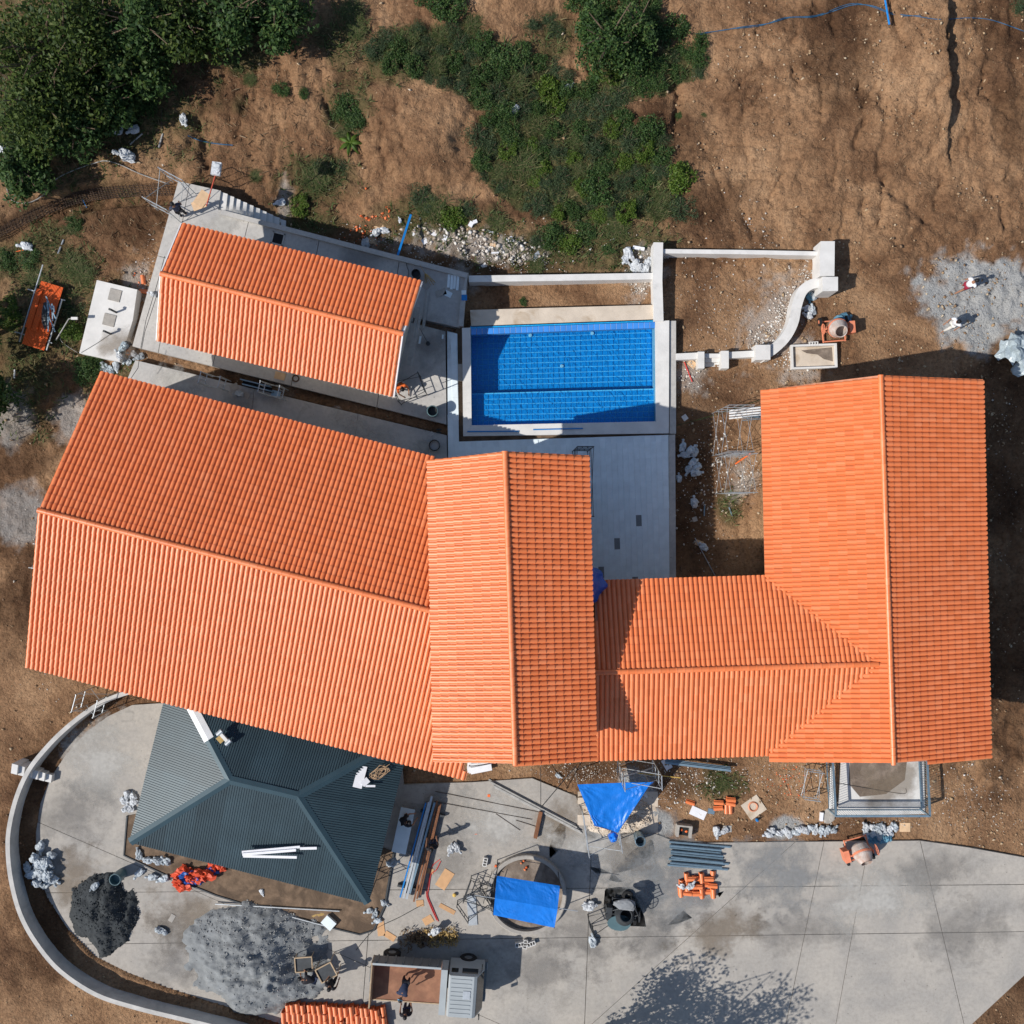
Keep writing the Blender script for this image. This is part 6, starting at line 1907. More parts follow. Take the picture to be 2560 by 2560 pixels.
mb, fn, C = tarp([(1443, 1961), (1629, 1955), (1545, 2082), (1486, 2064)], (2.35, 2.4, 1.9, 2.0), 'tarp_blue', 0, .1, .03, 2)
mb.build('canopy', 'tarp_blue', t, world=True)
MB().sheet(lambda u, v: P(1486, 2064, 2.0).lerp(P(1545, 2082, 1.9), u) + Vector((.16 * v * math.sin(u * 9) + .1 * v * (.5 - u), -.12 * v, -.75 * v * (1 + .3 * math.sin(u * 5)))), 14, 6, thick=.01).build('hanging_flap', 'tarp_blue', t, world=True)
MB().sheet(lambda u, v: P(1629, 1955, 2.38).lerp(P(1545, 2082, 1.88), u) + Vector((.1 * v, .05 * v * math.sin(u * 11), -.8 * v * u * (1 - .4 * u) - .02)), 14, 6, thick=.01).build('side_flap', 'tarp_navy', t, world=True)
MB().ball(P(1533, 2092, 1.45), (.2, .22, .35), 4, .6, 12, 8).build('knot', 'tarp_blue', t, world=True)
for x, y in ((1446, 1964), (1624, 1958)):
    MB().tube([P(x, y, 2.3), Vector((P(x, y, 2.3).x, P(x, y, 2.3).y, 0))], .025, 6).build('pole', 'steel', t, world=True)
t = thing('blue_canopy', 'rectangular blue tarpaulin canopy over the fountain ring', 'tarpaulin', P(1315, 2250, 0))
mb, fn, C = tarp([(1242, 2190), (1400, 2215), (1386, 2320), (1233, 2288)], (1.95, 1.95, 1.95, 1.95), 'tarp_blue', .28, .05, .018, 5)
mb.build('canopy', 'tarp_blue', t, world=True)
for p in C:
    MB().tube([p, (p.x, p.y, 0)], .022, 6).build('pole', 'steel_dark', t, world=True)
MB().tube([C[0].lerp(C[3], .5) + Vector((-.9, .1, .2)), C[1].lerp(C[2], .5) + Vector((.9, -.1, .2))], .016, 6).build('ridge_pole', 'steel', t, world=True)
# fountain ring
c = P(1316, 2232, 0)
t = thing('fountain_ring', 'round concrete fountain ring with earth inside on the yard', 'fountain', c)
MB().lathe([(1.68, .0), (1.68, .30), (1.82, .32), (1.86, .30), (1.86, 0)], 56).build('rim', 'concrete', t)
MB().lathe([(0, .10), (.8, .09), (1.679, .05), (1.679, .02)], 40).build('bed', 'soil_grey', t)
stones('tile_shards', scatter([(1295, 2155, 14, 10, 0, 1)], 3)[:0] if False else np.array([[1303, 2156], [1309, 2150], [1316, 2166], [1312, 2172], [1240, 2162]]), .06, .12, 'shard', 'orange scraps inside the fountain ring', 'rubble', 30, .3, zfun=lambda x, y: np.zeros(len(x)) + .12)
for k in range(7):
    item('pole', 'dark pole tangled at the left of the fountain ring', 'pole', MB().tube([P(U(1150, 1240), U(2170, 2300), .1 + .1 * k), P(U(1200, 1260), U(2160, 2310), .5)], .016, 5), 'steel_dark', 'poles tangled by the fountain ring')
item('plank', 'ribbed grey sheet lying left of the fountain ring', 'sheet', MB().box(G(1180, 2275, .03), (.42, 1.4, .03), math.radians(4)), 'steel')
item('yellow_bucket', 'small yellow bucket beside the scaffold pieces', 'bucket', MB().ball(G(1136, 2236, .1), (.09, .09, .07), 1, .1), 'yellow')

# ------------------------------------------------------------------ red and blue tarpaulin heap
t = thing('tarpaulin_heap', 'crumpled heap of orange-red and blue tarpaulin beside the dark roof', 'tarpaulin', G(480, 2190))
for i in range(13):
    a = U(0, 6.28); q = U(0, .75)
    MB().ball((q * 1.25 * math.cos(a), q * .55 * math.sin(a), .16 + U(0, .14)), (U(.22, .45), U(.16, .3), U(.16, .28)), i * 1.7, 1.0, 16, 11).build('fold', 'tarp_red' if i % 5 < 3 else 'tarp_navy', t)
t = thing('tarpaulin_heap', 'smaller orange-red tarpaulin scrap under the dark roof eave', 'tarpaulin', G(545, 2175))
for i in range(3):
    MB().ball((U(-.2, .2), U(-.25, .25), .1), (.25, .22, .14), 20 + i, 1.0, 14, 9).build('fold', 'tarp_red' if i else 'tarp_navy', t)

# ------------------------------------------------------------------ orange sheets
t = thing('sheet_rack', 'stack of orange ribbed roof sheets on a pipe rack at the left', 'roof sheets', G(122, 790), math.radians(-17))
def orange_sheet(x, y, L, n, z, nm='sheet'):
    mb = MB()
    def fn(u, v):
        return (x + u * .27 * n, y - L / 2 + v * L, z + .02 * (1 if (u * n * 4) % 1 < .5 else 0))
    mb.sheet(fn, n * 16, 1, thick=.01).build(nm, 'orange_sheet', t)
orange_sheet(-.55, -.1, 3.1, 4, .5); orange_sheet(-.6, .1, 1.9, 1, .58); orange_sheet(-.28, -.25, 1.3, 1, .6)
for x in (-.72, .62):
    MB().tube([(x, -1.6, .47), (x, 2.2 if x < 0 else .9, .47)], .035, 6).build('rail', 'steel', t)
for y in (-1.2, .9):
    MB().tube([(-1.1, y, .42), (.75, y, .42)], .03, 6).build('cross_bar', 'steel', t)
    for x in (-.7, .6): MB().tube([(x, y, -.3), (x, y, .42)], .03, 6).build('post', 'steel', t)
for k in range(7):
    item('steel_offcut', 'blue-grey steel offcut lying on the orange sheets', 'offcut', MB().beam(P(118 + U(-8, 22), 745 + U(-8, 20), .25), P(122 + U(-6, 22), 800 + U(-20, 35), .25), .05, .03), 'steel_blue', 'steel offcuts on the orange sheets')
item('black_sheet', 'black plastic folded on the orange sheets', 'sheet', MB().ball(P(113, 790, .2), (.16, .6, .1), 3, .5, 12, 8), 'plastic_black')
t = thing('pipe_stand', 'bent pale pipe between the orange sheets and the tank cover', 'pipe', G(165, 835))
MB().tube([P(140, 850, .1), P(172, 797, .5), P(193, 796, .5)], .03, 6).build('pipe_body', 'wood_grey', t, world=True)
MB().box(P(186, 796, .5), (.3, .12, .06)).build('end_plate', 'concrete_white', t, world=True)
item('cable', 'thin pale line from the pipe stand to the tank cover', 'cable', MB().tube(line_px([(152, 830), (157, 855), (197, 883)], .1), .012, 4), 'wood_grey')

# ------------------------------------------------------------------ reinforcement in the cut
t = thing('rebar_mat', 'long curved mat of dark reinforcement bars in the cut at upper left', 'rebar', G(240, 478))
cv = [(-40, 590), (0, 570), (110, 518), (200, 488), (300, 475), (425, 470)]
for k in range(9):
    off = (k - 4) * 4.2
    MB().tube([P(x + off * .35, y + off, -.9 + .0 * k) for x, y in smooth_px(cv, 4)], .018, 4).build('bar', 'rebar', t, world=True)
sp_ = smooth_px(cv, 14)
for i in range(1, len(sp_) - 1):
    x, y = sp_[i]
    MB().tube([P(x - 7, y - 19, -.86), P(x + 7, y + 19, -.86)], .014, 4).build('tie', 'rebar', t, world=True)

# ------------------------------------------------------------------ railing with its pad
t = thing('steel_railing', 'blue-grey steel railing round the small concrete pad below the corner house', 'railing', P(2190, 2000, 0))
zt = 1.05
rc = [(2082, 1905), (2090, 2040), (2325, 2040), (2318, 1900)]
for a, b in zip(rc[:-1], rc[1:]):
    A, B = P(*a, zt), P(*b, zt)
    MB().beam(A, B, .09, .06).build('top_rail', 'steel_blue', t, world=True)
    lo = Vector((0, 0, -.9))
    MB().beam(A + lo, B + lo, .05, .05).build('bottom_rail', 'steel_blue', t, world=True)
    L = (B - A).length
    for i in range(int(L / .11) + 1):
        p = A.lerp(B, i / int(L / .11))
        MB().tube([p, p + lo], .012, 4).build('baluster', 'steel_blue', t, world=True)
for a in rc:
    p = P(*a, zt)
    MB().beam((p.x, p.y, 0), p, .07, .07).build('post', 'steel_blue', t, world=True)
t2 = item('concrete_blob', 'grey concrete spill at the railing corner', 'concrete', MB().ball(G(2072, 2040), (.32, .36, .12), 3, .4, 14, 8), 'concrete')
for i in range(3):
    bar(G(2070 + i * 4, 1910, .4), G(2068 + i * 4, 2015, .4), .03, 'white_paint', 'pale tube standing along the railing', 'pipe', group='tubes along the railing')

# ------------------------------------------------------------------ mixers
def mixer(px, py, rz, label, tilt=35, frame='mixer_orange', drumm='mixer_drum', name='concrete_mixer', pan=0, sc=1.0, dark=False):
    t = thing(name, label, 'mixer', G(px, py), math.radians(rz))
    t.scale = (sc, sc, sc)
    R = Matrix.Rotation(math.radians(tilt), 3, 'X')
    c = Vector((0, 0, .78))
    prof = [(0, -.42), (.28, -.42), (.36, -.34), (.43, -.1), (.43, .1), (.27, .46), (.29, .48), (.25, .47), (.40, .1), (.38, -.1), (0, -.3)]
    d = MB().lathe(prof, 26, c, R).build('drum', drumm, t)
    MB().lathe([(.435, -.05), (.46, -.04), (.46, .04), (.435, .05)], 30, c, R).build('ring_gear', frame, d)
    mb = MB()
    mb.tube([(-.52, 0, .2), (-.52, 0, .78), (-.5, .1, .85)], .04, 6).tube([(.52, 0, .2), (.52, 0, .78)], .04, 6)
    mb.tube([(-.52, 0, .25), (0, -.1, .22), (.52, 0, .25)], .045, 6)
    mb.build('yoke', frame, t)
    MB().tube([(-.52, .5, .2), (-.52, -.55, .2)], .035, 6).tube([(.52, .5, .2), (.52, -.55, .2)], .035, 6).tube([(-.52, .45, .2), (.52, .45, .2)], .035, 6).tube([(-.52, -.5, .2), (.52, -.5, .2)], .035, 6).build('chassis', frame, t)
    MB().box((.70, .0, .52), (.26, .55, .5)).build('engine_box', frame, t)
    for x in (-.6, .6):
        w = MB().tube([(x - .05, .45, .2), (x + .05, .45, .2)], .2, 16).build('wheel', 'rubber', t)
        MB().tube([(x - .056, .45, .2), (x + .056, .45, .2)], .09, 10).build('rim', frame, w)
    hw = MB()
    for i in range(16):
        a0, a1 = i * math.pi / 8, (i + 1) * math.pi / 8
        hw.tube([(-.68, .24 * math.cos(a0), .8 + .24 * math.sin(a0)), (-.68, .24 * math.cos(a1), .8 + .24 * math.sin(a1))], .018, 5)
    hw.tube([(-.68, -.24, .8), (-.68, .24, .8)], .015, 5).tube([(-.68, 0, .56), (-.68, 0, 1.04)], .015, 5)
    hw.build('hand_wheel', frame, t)
    return t
mixer(2080, 828, 5, 'orange-framed concrete mixer beside the S-shaped wall', 30)
mixer(2140, 2118, -165, 'concrete mixer with tilted drum at the upper rim of the yard', -50)
mixer(1556, 2270, 175, 'dark covered concrete mixer in the middle of the yard', 20, 'steel_dark', 'steel_dark')
t = thing('loading_tray', 'dark green rounded tray on legs in front of the dark mixer', 'tray', P(1552, 2308, 0))
MB().prism([(P(1552, 2308, .9) + Vector((.62 * math.cos(a) * (1 if math.cos(a) < 0 else .75), .36 * math.sin(a), 0))).to_tuple()[:2] for a in [i * math.pi / 8 for i in range(16)]], .86, .9).build('tray_body', 'plastic_teal', t, world=True)
for x, y in ((1528, 2300), (1575, 2318)):
    MB().tube([P(x, y - 12, 0), P(x, y - 8, .858)], .025, 5).build('leg', 'steel_dark', t, world=True)
item('mixer_hood', 'grey cloth thrown over the dark mixer', 'cloth', MB().ball(P(1562, 2262, 1.12), (.5, .28, .12), 6, .4, 14, 8), 'cloth_grey')
item('wheelbarrow_tyre', 'spare tyre lying behind the dark mixer', 'tyre', MB().lathe([(.14, 0), (.24, .02), (.27, .09), (.24, .16), (.14, .18), (.14, 0)], 20, P(1568, 2238, 0)), 'rubber')
# mortar tray beside the first mixer
t = thing('mortar_tray', 'shallow concrete mortar tray with wet and dry sand beside the mixer', 'tray', G(2031, 893), math.radians(2))
for c, s in (((0, .53, .14), (2.15, .09, .28)), ((0, -.53, .14), (2.15, .09, .28)), ((-1.03, 0, .14), (.09, .97, .28)), ((1.03, 0, .14), (.09, .97, .28))):
    MB().box(c, s).build('rim', 'concrete_white', t)
MB().box((0, 0, .06), (1.95, .95, .10)).build('sand', 'sand_slab', t)
MB().prism([(-.55, .32), (.9, .42), (.92, -.25), (.5, -.12), (.2, .1), (-.3, .18)], .1, .118).build('wet_sand', 'soil_grey', t)
block(2030, 862, 3, 'hollow block lying on the rim of the mortar tray', .1)
# brick stove
t = thing('fire_stove', 'box-shaped stove with glowing coals below the tile pile', 'stove', G(1707, 2072), math.radians(-6))
for c, s in (((-.3, 0, .2), (.12, .55, .4)), ((.3, 0, .2), (.12, .55, .4)), ((0, .24, .2), (.48, .07, .4))):
    MB().box(c, s).build('wall', 'concrete', t)
MB().box((0, -.02, .1), (.48, .44, .2)).build('ash_bed', 'rubber', t)
for x, y in ((-.1, .02), (.13, -.04)):
    MB().ball((x, y, .22), (.06, .06, .04), x, .4, 8, 6).build('coal', 'orange_plastic', t)
# board with clay ring
t = thing('clay_board', 'square board carrying a ring of red clay', 'board', G(1884, 2018), math.radians(35))
MB().box((0, 0, .02), (.9, .85, .03)).build('board', 'sand_slab', t)
MB().lathe([(.16, .035), (.2, .1), (.25, .035)], 22, (0, .05, 0)).build('clay_ring', 'terracotta', t)
item('bottle', 'small bright blue bottle below the clay board', 'bottle', MB().lathe([(0, 0), (.07, 0), (.07, .18), (.03, .24), (.03, .28), (0, .28)], 10, G(1891, 2048)), 'plastic_blue')
item('grey_tub', 'shallow dark trough standing in the channel below the pool house', 'trough', MB().box(P(645, 970, .2), (1.45, .05, .3), math.radians(-14)).box(P(640, 958, .2), (1.45, .05, .3), math.radians(-14)).box(P(643, 965, .06), (1.4, .3, .04), math.radians(-14), 1), ['steel_blue', 'rubber'])
item('wicker', 'round wooden hoop on the terrace under the pool house eave', 'hoop', MB().lathe([(.11, 0), (.15, .05), (.18, 0)], 18, P(739, 946, .02)), 'bark')
t = thing('broom', 'straw broom leaning on the parapet behind the pool house', 'broom', P(1068, 690, 0))
for i in range(10):
    MB().tube([P(1062, 683, .5), P(1075 + U(-14, 14), 700 + U(-12, 14), .03)], .012, 4).build('bristle', 'straw', t, world=True)
MB().tube([P(1062, 683, .5), P(1050, 662, 1.2)], .015, 5).build('handle', 'wood', t, world=True)
t = thing('floor_lamp_stand', 'thin stand with a dark round foot on the shaded terrace', 'stand', P(1070, 859, 0))
MB().lathe([(0, .08), (.1, .06), (.1, 0), (0, 0)], 12).build('foot', 'steel_dark', t); MB().tube([(0, 0, .05), (-.3, .55, .9)], .012, 5).build('rod', 'steel_dark', t)
# brush heap near the truck
for k, (x, y, m, lab) in enumerate(((1040, 2345, 'twig', 'heap of cut brown branches above the truck'), (1105, 2335, 'straw', 'heap of yellow leaves and straw above the truck'))):
    C_ = crown_points(700, .85, .6, .4, 14, 60 + k, .2, .4)
    V_, F_ = leaf_arrays(C_, .09, .3, .25, 61 + k)
    o = link('brush_heap', np_mesh('brush_heap', V_, F_, m)); o.location = G(x, y); tag(o, lab, 'brush')
sack(1092, 2318, 'pale sack lying on the straw heap', None, 'sack_white', .8, .3)
item('trash_patch', 'straw litter on the planting bed beside a pale box', 'straw', MB().ball(G(795, 2285), (.4, .2, .06), 3, .6, 14, 8), 'straw')
t = thing('pale_box', 'pale square box lid standing at the planting bed kerb', 'box', G(824, 2302), math.radians(-42))
MB().box((0, 0, .12), (.55, .42, .24)).build('box_body', 'concrete_white', t); MB().box((0, 0, .25), (.58, .45, .03)).build('lid', 'paver', t)

t = thing('tarpaulin_scrap', 'blue tarpaulin hanging out where the middle house meets the wing', 'tarpaulin', P(1495, 1470, 0))
MB().sheet(lambda u, v: P(1462, 1415 + 105 * v, 5.2).lerp(P(1478 + 38 * math.sin(math.pi * min(1, v * .9 + .12)) + 4 * math.sin(v * 17), 1420 + 96 * v, 3.95), u) + Vector((0, 0, .06 * math.sin(u * 9 + v * 13))), 10, 14, thick=.012).build('sheet', 'tarp_navy', t, world=True)

# stains and spills on the paving
ST = [(1600, 2150, 2.2, 1.6, 'stain_cement'), (1690, 2230, 1.8, 1.4, 'stain_cement'), (1950, 2190, 1.6, 1.3, 'stain_cement'), (2000, 2330, 2.0, .7, 'stain_dark'), (1620, 2330, 1.6, .9, 'stain_dark'), (1470, 2330, 1.4, 1.6, 'stain_dark'), (1560, 2110, 1.0, .9, 'stain_soil'), (1400, 2060, 1.2, .9, 'stain_soil'),
      (1120, 2150, 1.5, 1.0, 'stain_dark'), (1100, 2040, 1.4, 1.2, 'stain_dark'), (480, 2300, 1.6, 1.4, 'stain_soil'), (730, 2320, 2.2, .9, 'stain_dark'), (430, 2380, .9, 1.8, 'stain_dark'), (250, 1900, 1.3, 1.6, 'stain_pale'), (200, 2030, 1.4, 1.2, 'stain_dark'), (190, 2200, 1.2, 1.2, 'stain_soil'), (1350, 2420, 1.8, 1.2, 'stain_dark'), (2200, 2240, 2.2, 1.0, 'stain_pale'), (2330, 2180, 1.6, .9, 'stain_dark'), (1800, 2330, 1.6, .9, 'stain_soil'), (1250, 2060, 1.6, 1.0, 'stain_pale'), (2420, 2330, 1.8, 1.2, 'stain_dark'), (1480, 2110, 1.5, .7, 'stain_pale'),
      (320, 850, .8, .7, 'stain_soil'), (450, 950, 1.0, .5, 'stain_pale'), (1080, 860, .7, .9, 'stain_dark'), (620, 1000, 1.4, .5, 'stain_dark'), (900, 1070, 1.2, .4, 'stain_pale'), (930, 640, 1.2, .5, 'stain_dark'), (560, 560, .8, .5, 'stain_pale'), (1060, 1120, .5, .4, 'stain_pale'), (300, 870, .8, .6, 'stain_soil'), (2240, 1960, 1.4, 1.0, 'stain_soil')]
disc = {}
for i, (x, y, rx, ry, m) in enumerate(ST):
    if m not in disc:
        disc[m] = MB().add([(1.3 * math.cos(k * math.pi / 12), 1.3 * math.sin(k * math.pi / 12), 0) for k in range(24)], [tuple(range(24))]).mesh('stain', m)
    o = link('stain', disc[m])
    o.location = G(x, y, .006 + .0006 * i + (.005 if inpoly(x, y, DECK) else 0))
    o.scale = (rx * 1.5, ry * 1.5, 1); o.rotation_euler = (0, 0, U(-.5, .5))
    struct(o)
# ------------------------------------------------------------------ dump truck
t = thing('dump_truck', 'white-cabbed tipper truck with an empty brown load bed', 'truck', P(1066, 2425, 0), math.radians(-4.0))
t.scale = (.95, .90, .95)
LB, WB, zb = 3.25, 2.15, 1.05
x0 = -2.45
MB().box((x0 + LB / 2 + .6, 0, .72), (4.9, .75, .22)).build('chassis', 'truck_grey', t)
bed = MB().box((x0 + LB / 2, 0, zb), (LB, WB, .08)).build('load_bed', 'bed_wood', t)
for s in (1,):
    w = MB().box((x0 + LB / 2, s * (WB / 2 + .03), zb + .42), (LB, .06, .80)).build('side_wall', 'truck_grey', t)
    for i in range(8):
        MB().box((x0 + .2 + i * .41, s * (WB / 2 + .09), zb + .40), (.07, .06, .74)).build('rib', 'truck_grey', w)
    MB().box((x0 + LB / 2, s * (WB / 2 + .03), zb + .84), (LB, .1, .05)).build('top_rail', 'truck_white', w)
    for i in range(46):
        MB().box((x0 + .07 + i * .07, s * (WB / 2 - .012), zb + .42), (.045, .022, .78)).build('inner_rib', 'terracotta', w)
# near side wall folded down
MB().box((x0 + LB / 2 - .1, -(WB / 2 + .06), zb - .42), (LB - .4, .06, .8)).build('dropped_side', 'bed_wood', t)
MB().box((x0 + LB / 2, -(WB / 2 + .02), zb + .05), (LB, .05, .05)).build('edge_rail', 'wood', t)
MB().box((x0 - .03, 0, zb + .42), (.06, WB + .12, .84)).build('tail_board', 'wood', t)
MB().box((x0 + LB + .17, 0, zb + .5), (.3, WB + .1, 1.0)).build('front_board', 'truck_white', t)
for y in (.35, -.1, -.55):
    pass
cx = x0 + LB + .40 + .78
cab = MB()
W2 = 1.02
prof = [(-.78, .55), (-.78, 2.22), (-.70, 2.32), (.42, 2.32), (.55, 2.24), (.86, 1.45), (.88, .55)]
n = len(prof)
vs = [(cx + a, -W2, z) for a, z in prof] + [(cx + a, W2, z) for a, z in prof]
cab.add(vs, [tuple(range(n)), tuple(range(2 * n - 1, n - 1, -1))] + [(i, n + i, n + (i + 1) % n, (i + 1) % n) for i in range(n)])
c = cab.build('cab', 'truck_white', t)
MB().add([(cx + .575, -.92, 2.2), (cx + .575, .92, 2.2), (cx + .868, .92, 1.46), (cx + .868, -.92, 1.46)], [(0, 3, 2, 1)]).build('windscreen', 'glass_dark', c)
for s in (-1, 1):
    MB().box((cx + .2, s * (W2 + .004), 1.78), (.75, .012, .5)).build('side_window', 'glass_dark', c)
    MB().box((cx - .52, s * (W2 + .004), 1.78), (.32, .012, .4)).build('side_window', 'glass_dark', c)
    m = MB().box((cx + .75, s * (W2 + .22), 1.75), (.05, .16, .3)).build('mirror', 'plastic_black', c)
    MB().tube([(cx + .7, s * W2, 1.9), (cx + .75, s * (W2 + .2), 1.9)], .015, 5).build('mirror_arm', 'plastic_black', m)
for i in range(9):
    MB().box((cx - .18, -.84 + i * .21, 2.332), (.95, .05, .025)).build('roof_rib', 'truck_white', c)
MB().box((cx + .1, .1, 2.335), (.34, .4, .03)).build('roof_hatch', 'steel', c)
MB().box((cx + .92, 0, .62), (.14, 2.05, .26)).build('bumper', 'truck_grey', t)
for s in (-1, 1):
    MB().box((cx + .99, s * .75, .66), (.03, .28, .14)).build('headlight', 'white_paint', t)
for x in (x0 + .75, cx + .05):
    for s in (-1, 1):
        y = s * .92
        w = MB().lathe([(.2, -.13), (.38, -.13), (.43, -.08), (.43, .08), (.38, .13), (.2, .13), (.2, -.13)], 22, (x, y, .43), Matrix.Rotation(math.pi / 2, 3, 'X')).build('wheel', 'rubber', t)
        MB().lathe([(0, -.06), (.2, -.1), (.2, .1), (0, .06)], 14, (x, y, .43), Matrix.Rotation(math.pi / 2, 3, 'X')).build('rim', 'truck_grey', w)

# ------------------------------------------------------------------ people
def skin_part(name, V, E, Rr, mat, parent, root=0, sub=1):
    me = bpy.data.meshes.new(name)
    bm = bmesh.new()
    sk = bm.verts.layers.skin.verify()
    bv = []
    for i, (p, r) in enumerate(zip(V, Rr)):
        b = bm.verts.new(p)
        rr = r if isinstance(r, tuple) else (r, r)
        b[sk].radius = rr
        b[sk].use_root = (i == root)
        bv.append(b)
    for a, b in E:
        bm.edges.new((bv[a], bv[b]))
    bm.to_mesh(me); bm.free()
    me.materials.append(MATS[mat])
    o = link(name, me, parent)
    s = o.modifiers.new('skin', 'SKIN'); s.use_smooth_shade = True
    if sub:
        m = o.modifiers.new('sub', 'SUBSURF'); m.levels = sub; m.render_levels = sub
    return o

def person(label, loc, heading, pose, shirt, pants, shorts=False, hat=None, sc=1.0):
    t = thing('person', label, 'person', loc, math.radians(heading))
    t.scale = (sc,) * 3
    if pose == 'walk':
        J = dict(pel=(0, 0, .92), ch=(.04, 0, 1.24), nk=(.07, 0, 1.43), hd=(.12, 0, 1.56), top=(.12, 0, 1.66))
        legs = {1: ((0, .09, .88), (.17, .10, .50), (.20, .10, .09), (.36, .11, .03)), -1: ((0, -.09, .88), (-.05, -.10, .48), (-.30, -.10, .12), (-.17, -.11, .03))}
        arms = {1: ((.05, .19, 1.38), (-.10, .27, 1.12), (.02, .29, .88)), -1: ((.05, -.19, 1.38), (.10, -.27, 1.12), (.30, -.24, .98))}
    elif pose == 'stand':
        J = dict(pel=(0, 0, .92), ch=(.02, 0, 1.25), nk=(.03, 0, 1.44), hd=(.06, 0, 1.57), top=(.05, 0, 1.67))
        legs = {s: ((0, s * .09, .88), (.03, s * .11, .49), (0, s * .12, .09), (.15, s * .13, .03)) for s in (1, -1)}
        arms = {s: ((.02, s * .19, 1.39), (.04, s * .28, 1.10), (.24, s * .24, .96)) for s in (1, -1)}
    elif pose == 'bend':
        J = dict(pel=(-.10, 0, .86), ch=(.20, 0, 1.06), nk=(.36, 0, 1.14), hd=(.49, 0, 1.16), top=(.57, 0, 1.20))
        legs = {s: ((-.10, s * .09, .83), (.05, s * .12, .47), (-.03, s * .13, .09), (.12, s * .14, .03)) for s in (1, -1)}
        arms = {s: ((.30, s * .18, 1.08), (.42, s * .24, .82), (.55, s * .16, .62)) for s in (1, -1)}
    else:
        J = dict(pel=(-.05, 0, .34), ch=(.12, 0, .64), nk=(.22, 0, .80), hd=(.32, 0, .88), top=(.36, 0, .97))
        legs = {s: ((-.05, s * .10, .32), (.30, s * .19, .46), (.05, s * .17, .09), (.20, s * .19, .03)) for s in (1, -1)}
        arms = {s: ((.18, s * .19, .74), (.36, s * .26, .52), (.52, s * .16, .34)) for s in (1, -1)}
    V, E, Rr = [], [], []
    def add(p, r, par=None):
        V.append(Vector(p)); Rr.append(r)
        if par is not None: E.append((par, len(V) - 1))
        return len(V) - 1
    pel = add(J['pel'], (.12, .10)); ch = add(J['ch'], (.145, .10), pel); nk = add(J['nk'], .055, ch)
    nh = Vector(J['hd']) - Vector(J['nk'])
    add(Vector(J['nk']) + nh * .45, .058, nk); hd = add(J['hd'], (.082, .095), len(V) - 1); add(J['top'], (.062, .07), hd)
    for s in (1, -1):
        h, k, a, f = legs[s]
        i = add(h, .085, pel); i = add(k, .058, i); i = add(a, .040, i); add(f, (.042, .028), i)
        sh, el, wr = arms[s]
        i = add(sh, .056, ch); i = add(el, .040, i); i = add(wr, .028, i)
        d = (Vector(wr) - Vector(el)).normalized()
        side = d.cross(Vector((0, 0, 1)))
        side = side.normalized() if side.length > .1 else Vector((0, 1, 0))
        pm = add(Vector(wr) + d * .06, (.034, .018), i)
        for q, ln in ((-1.5, .06), (-.5, .072), (.5, .07), (1.5, .055)):
            b = Vector(wr) + d * .10 + side * q * .019
            x = add(b, .0095, pm); x = add(b + d * ln * .6 + Vector((0, 0, -.012)), .0085, x); add(b + d * ln + Vector((0, 0, -.034)), .0075, x)
        x = add(Vector(wr) + d * .05 + side * s * .04, .010, pm); add(Vector(wr) + d * .09 + side * s * .055, .009, x)
    body = skin_part('body', V, E, Rr, 'skin', t)
    # clothes, a little wider than the body
    Vs = [J['pel'], J['ch'], Vector(J['ch']).lerp(Vector(J['nk']), .75)]
    Es = [(0, 1), (1, 2)]; Rs = [(.150, .125), (.175, .128), (.085, .08)]
    for s in (1, -1):
        sh, el, wr = arms[s]
        k = len(Vs)
        Vs += [sh, Vector(sh).lerp(Vector(el), .55 if shorts else .8)]
        Rs += [.078, .064]; Es += [(1, k), (k, k + 1)]
    Vs[0] = Vector(Vs[0]).lerp(Vector(Vs[1]), -.12)
    skin_part('shirt', Vs, Es, Rs, shirt, body)
    Vs = [J['pel']]; Es = []; Rs = [(.142, .12)]
    for s in (1, -1):
        h, k_, a, f = legs[s]
        k = len(Vs)
        if shorts:
            Vs += [h, Vector(h).lerp(Vector(k_), .75)]; Rs += [.108, .088]; Es += [(0, k), (k, k + 1)]
        else:
            Vs += [h, k_, Vector(k_).lerp(Vector(a), .92)]; Rs += [.106, .076, .058]; Es += [(0, k), (k, k + 1), (k + 1, k + 2)]
    skin_part('trousers' if not shorts else 'shorts', Vs, Es, Rs, pants, body)
    hd = Vector(J['hd']); up = (Vector(J['top']) - hd).normalized(); fw = Vector((1, 0, 0)); fw = (fw - up * fw.dot(up)).normalized(); lf = up.cross(fw)
    R = Matrix((fw, lf, up)).transposed()
    hb = MB().ball((0, 0, 0), (.108, .098, .105), 2, .06, 14, 9, flat=.02)
    hb.v = [tuple(hd + R @ (Vector(p) + Vector((-.018, 0, .045)))) for p in hb.v]
    hb.build('hair', 'hair', body, smooth=True)
    fc = MB().ball((.098, 0, -.015), (.018, .013, .026), 1, 0, 8, 6).ball((0, .088, -.01), (.02, .012, .03), 1, 0, 8, 6).ball((0, -.088, -.01), (.02, .012, .03), 1, 0, 8, 6)
    fc.v = [tuple(hd + R @ Vector(p)) for p in fc.v]
    fc.build('face', 'skin', body, smooth=True)
    ey = MB().ball((.084, .034, .012), (.012, .014, .009), 1, 0, 8, 6).ball((.084, -.034, .012), (.012, .014, .009), 1, 0, 8, 6).box((.088, 0, -.052), (.012, .045, .008))
    ey.v = [tuple(hd + R @ Vector(p)) for p in ey.v]
    ey.build('eyes', 'hair', body, smooth=True)
    if hat:
        hm = MB().lathe([(0, .135), (.07, .12), (.112, .06), (.115, .035), (.17, .03), (.17, .024), (.11, .026), (0, .05)], 18)
        hm.v = [tuple(hd + R @ Vector(p)) for p in hm.v]
        hm.build('cap', hat, body, smooth=True)
    return t
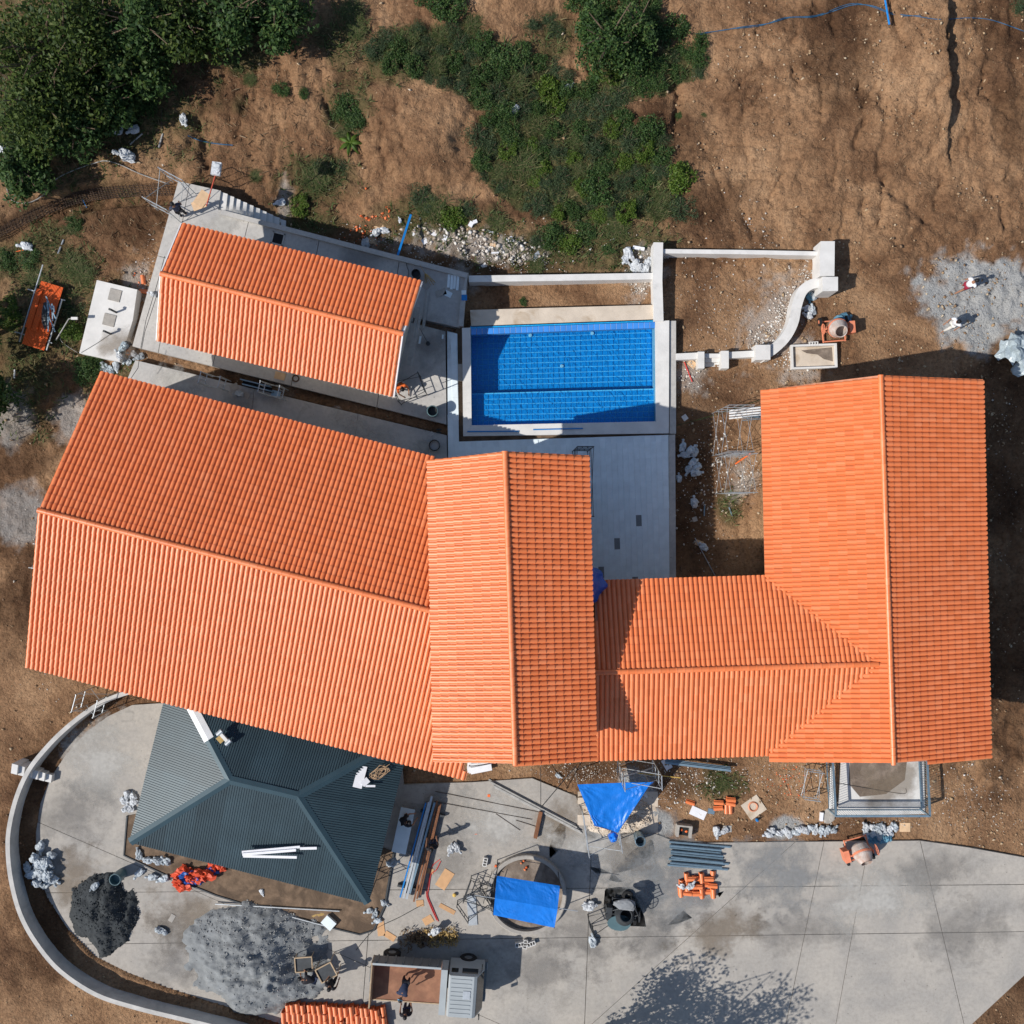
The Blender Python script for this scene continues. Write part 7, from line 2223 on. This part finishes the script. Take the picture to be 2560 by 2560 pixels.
person('person in a white T-shirt and maroon shorts walking over the grey sand', G(2396, 724), 25, 'walk', 'cloth_white', 'cloth_maroon', True)
person('person in white shirt and pale trousers walking at the edge of the grey sand', G(2362, 818), 215, 'walk', 'cloth_white', 'cloth_cream')
person('person in dark clothes standing at the right of the bar bundle', G(1086, 2096), 100, 'stand', 'cloth_black', 'cloth_navy', False, None)
person('person in black crouching on the white table beside the dark roof', P(1012, 2046, .62), 20, 'crouch', 'cloth_black', 'cloth_black')
person('person in dark clothes with a blue cap bending over in the truck bed', P(1018, 2440, 1.1), 250, 'bend', 'cloth_navy', 'cloth_black', False, 'cap_blue')
person('person in dark clothes shovelling at the right of the grey sand heap', P(790, 2425, 0), 160, 'bend', 'cloth_black', 'cloth_navy')
person('second dark-clothed person beside the sand screens', P(838, 2432, 0), 60, 'stand', 'cloth_black', 'cloth_black')
person('person in dark clothes leaning at the near side of the truck', P(1022, 2500, 0), 95, 'stand', 'cloth_black', 'cloth_navy')
person('worker in an orange top crouching at the lower right corner of the pool house', P(1003, 965, 0), 300, 'crouch', 'orange_plastic', 'cloth_cream')
person('person in navy shirt standing by the scaffold above the pool house', P(462, 540, 0), 120, 'stand', 'cloth_navy', 'cloth_black')
# work table and sand screens
tb = thing('work_table', 'long pale work table under the right eave of the dark roof', 'table', P(1012, 2066, 0), math.radians(-12))
MB().box((0, 0, .6), (.66, 2.1, .04)).build('table_top', 'paver', tb)
for x in (-.28, .28):
    for y in (-.95, .95):
        MB().tube([(x, y, 0), (x, y, .58)], .025, 6).build('leg', 'steel', tb)
item('cover_sheet', 'grey sheet on the shaded yard above the work table', 'sheet', MB().box(G(1035, 1985, .012), (1.0, .85, .02), math.radians(-3)), 'concrete')
for k, (x, y, a, z) in enumerate(((768, 2392, 4, .75), (826, 2405, 28, 1.0))):
    s = thing('sand_screen', ('left' if k == 0 else 'right') + ' framed sand screen on legs beside the sand heap', 'screen', P(x, y, 0), math.radians(a))
    for c_, sz in (((0, .33, z), (.82, .05, .07)), ((0, -.33, z), (.82, .05, .07)), ((-.39, 0, z), (.05, .61, .07)), ((.39, 0, z), (.05, .61, .07))):
        MB().box(c_, sz).build('frame', 'wood', s)
    MB().box((0, 0, z - .03), (.73, .61, .012)).build('mesh_panel', 'steel_dark', s)
    for x_ in (-.38, .38):
        for y_ in (-.32, .32):
            MB().tube([(x_, y_, 0), (x_, y_, z)], .02, 5).build('leg', 'wood', s)
item('hoisted_sheet', 'white folded sheet at the top of the red-brown pole', 'sheet', MB().box(P(541, 422, 3.25), (.40, .56, .14), math.radians(-8)).ball(P(541, 422, 3.32), (.2, .26, .08), 3, .5), 'sack_white')
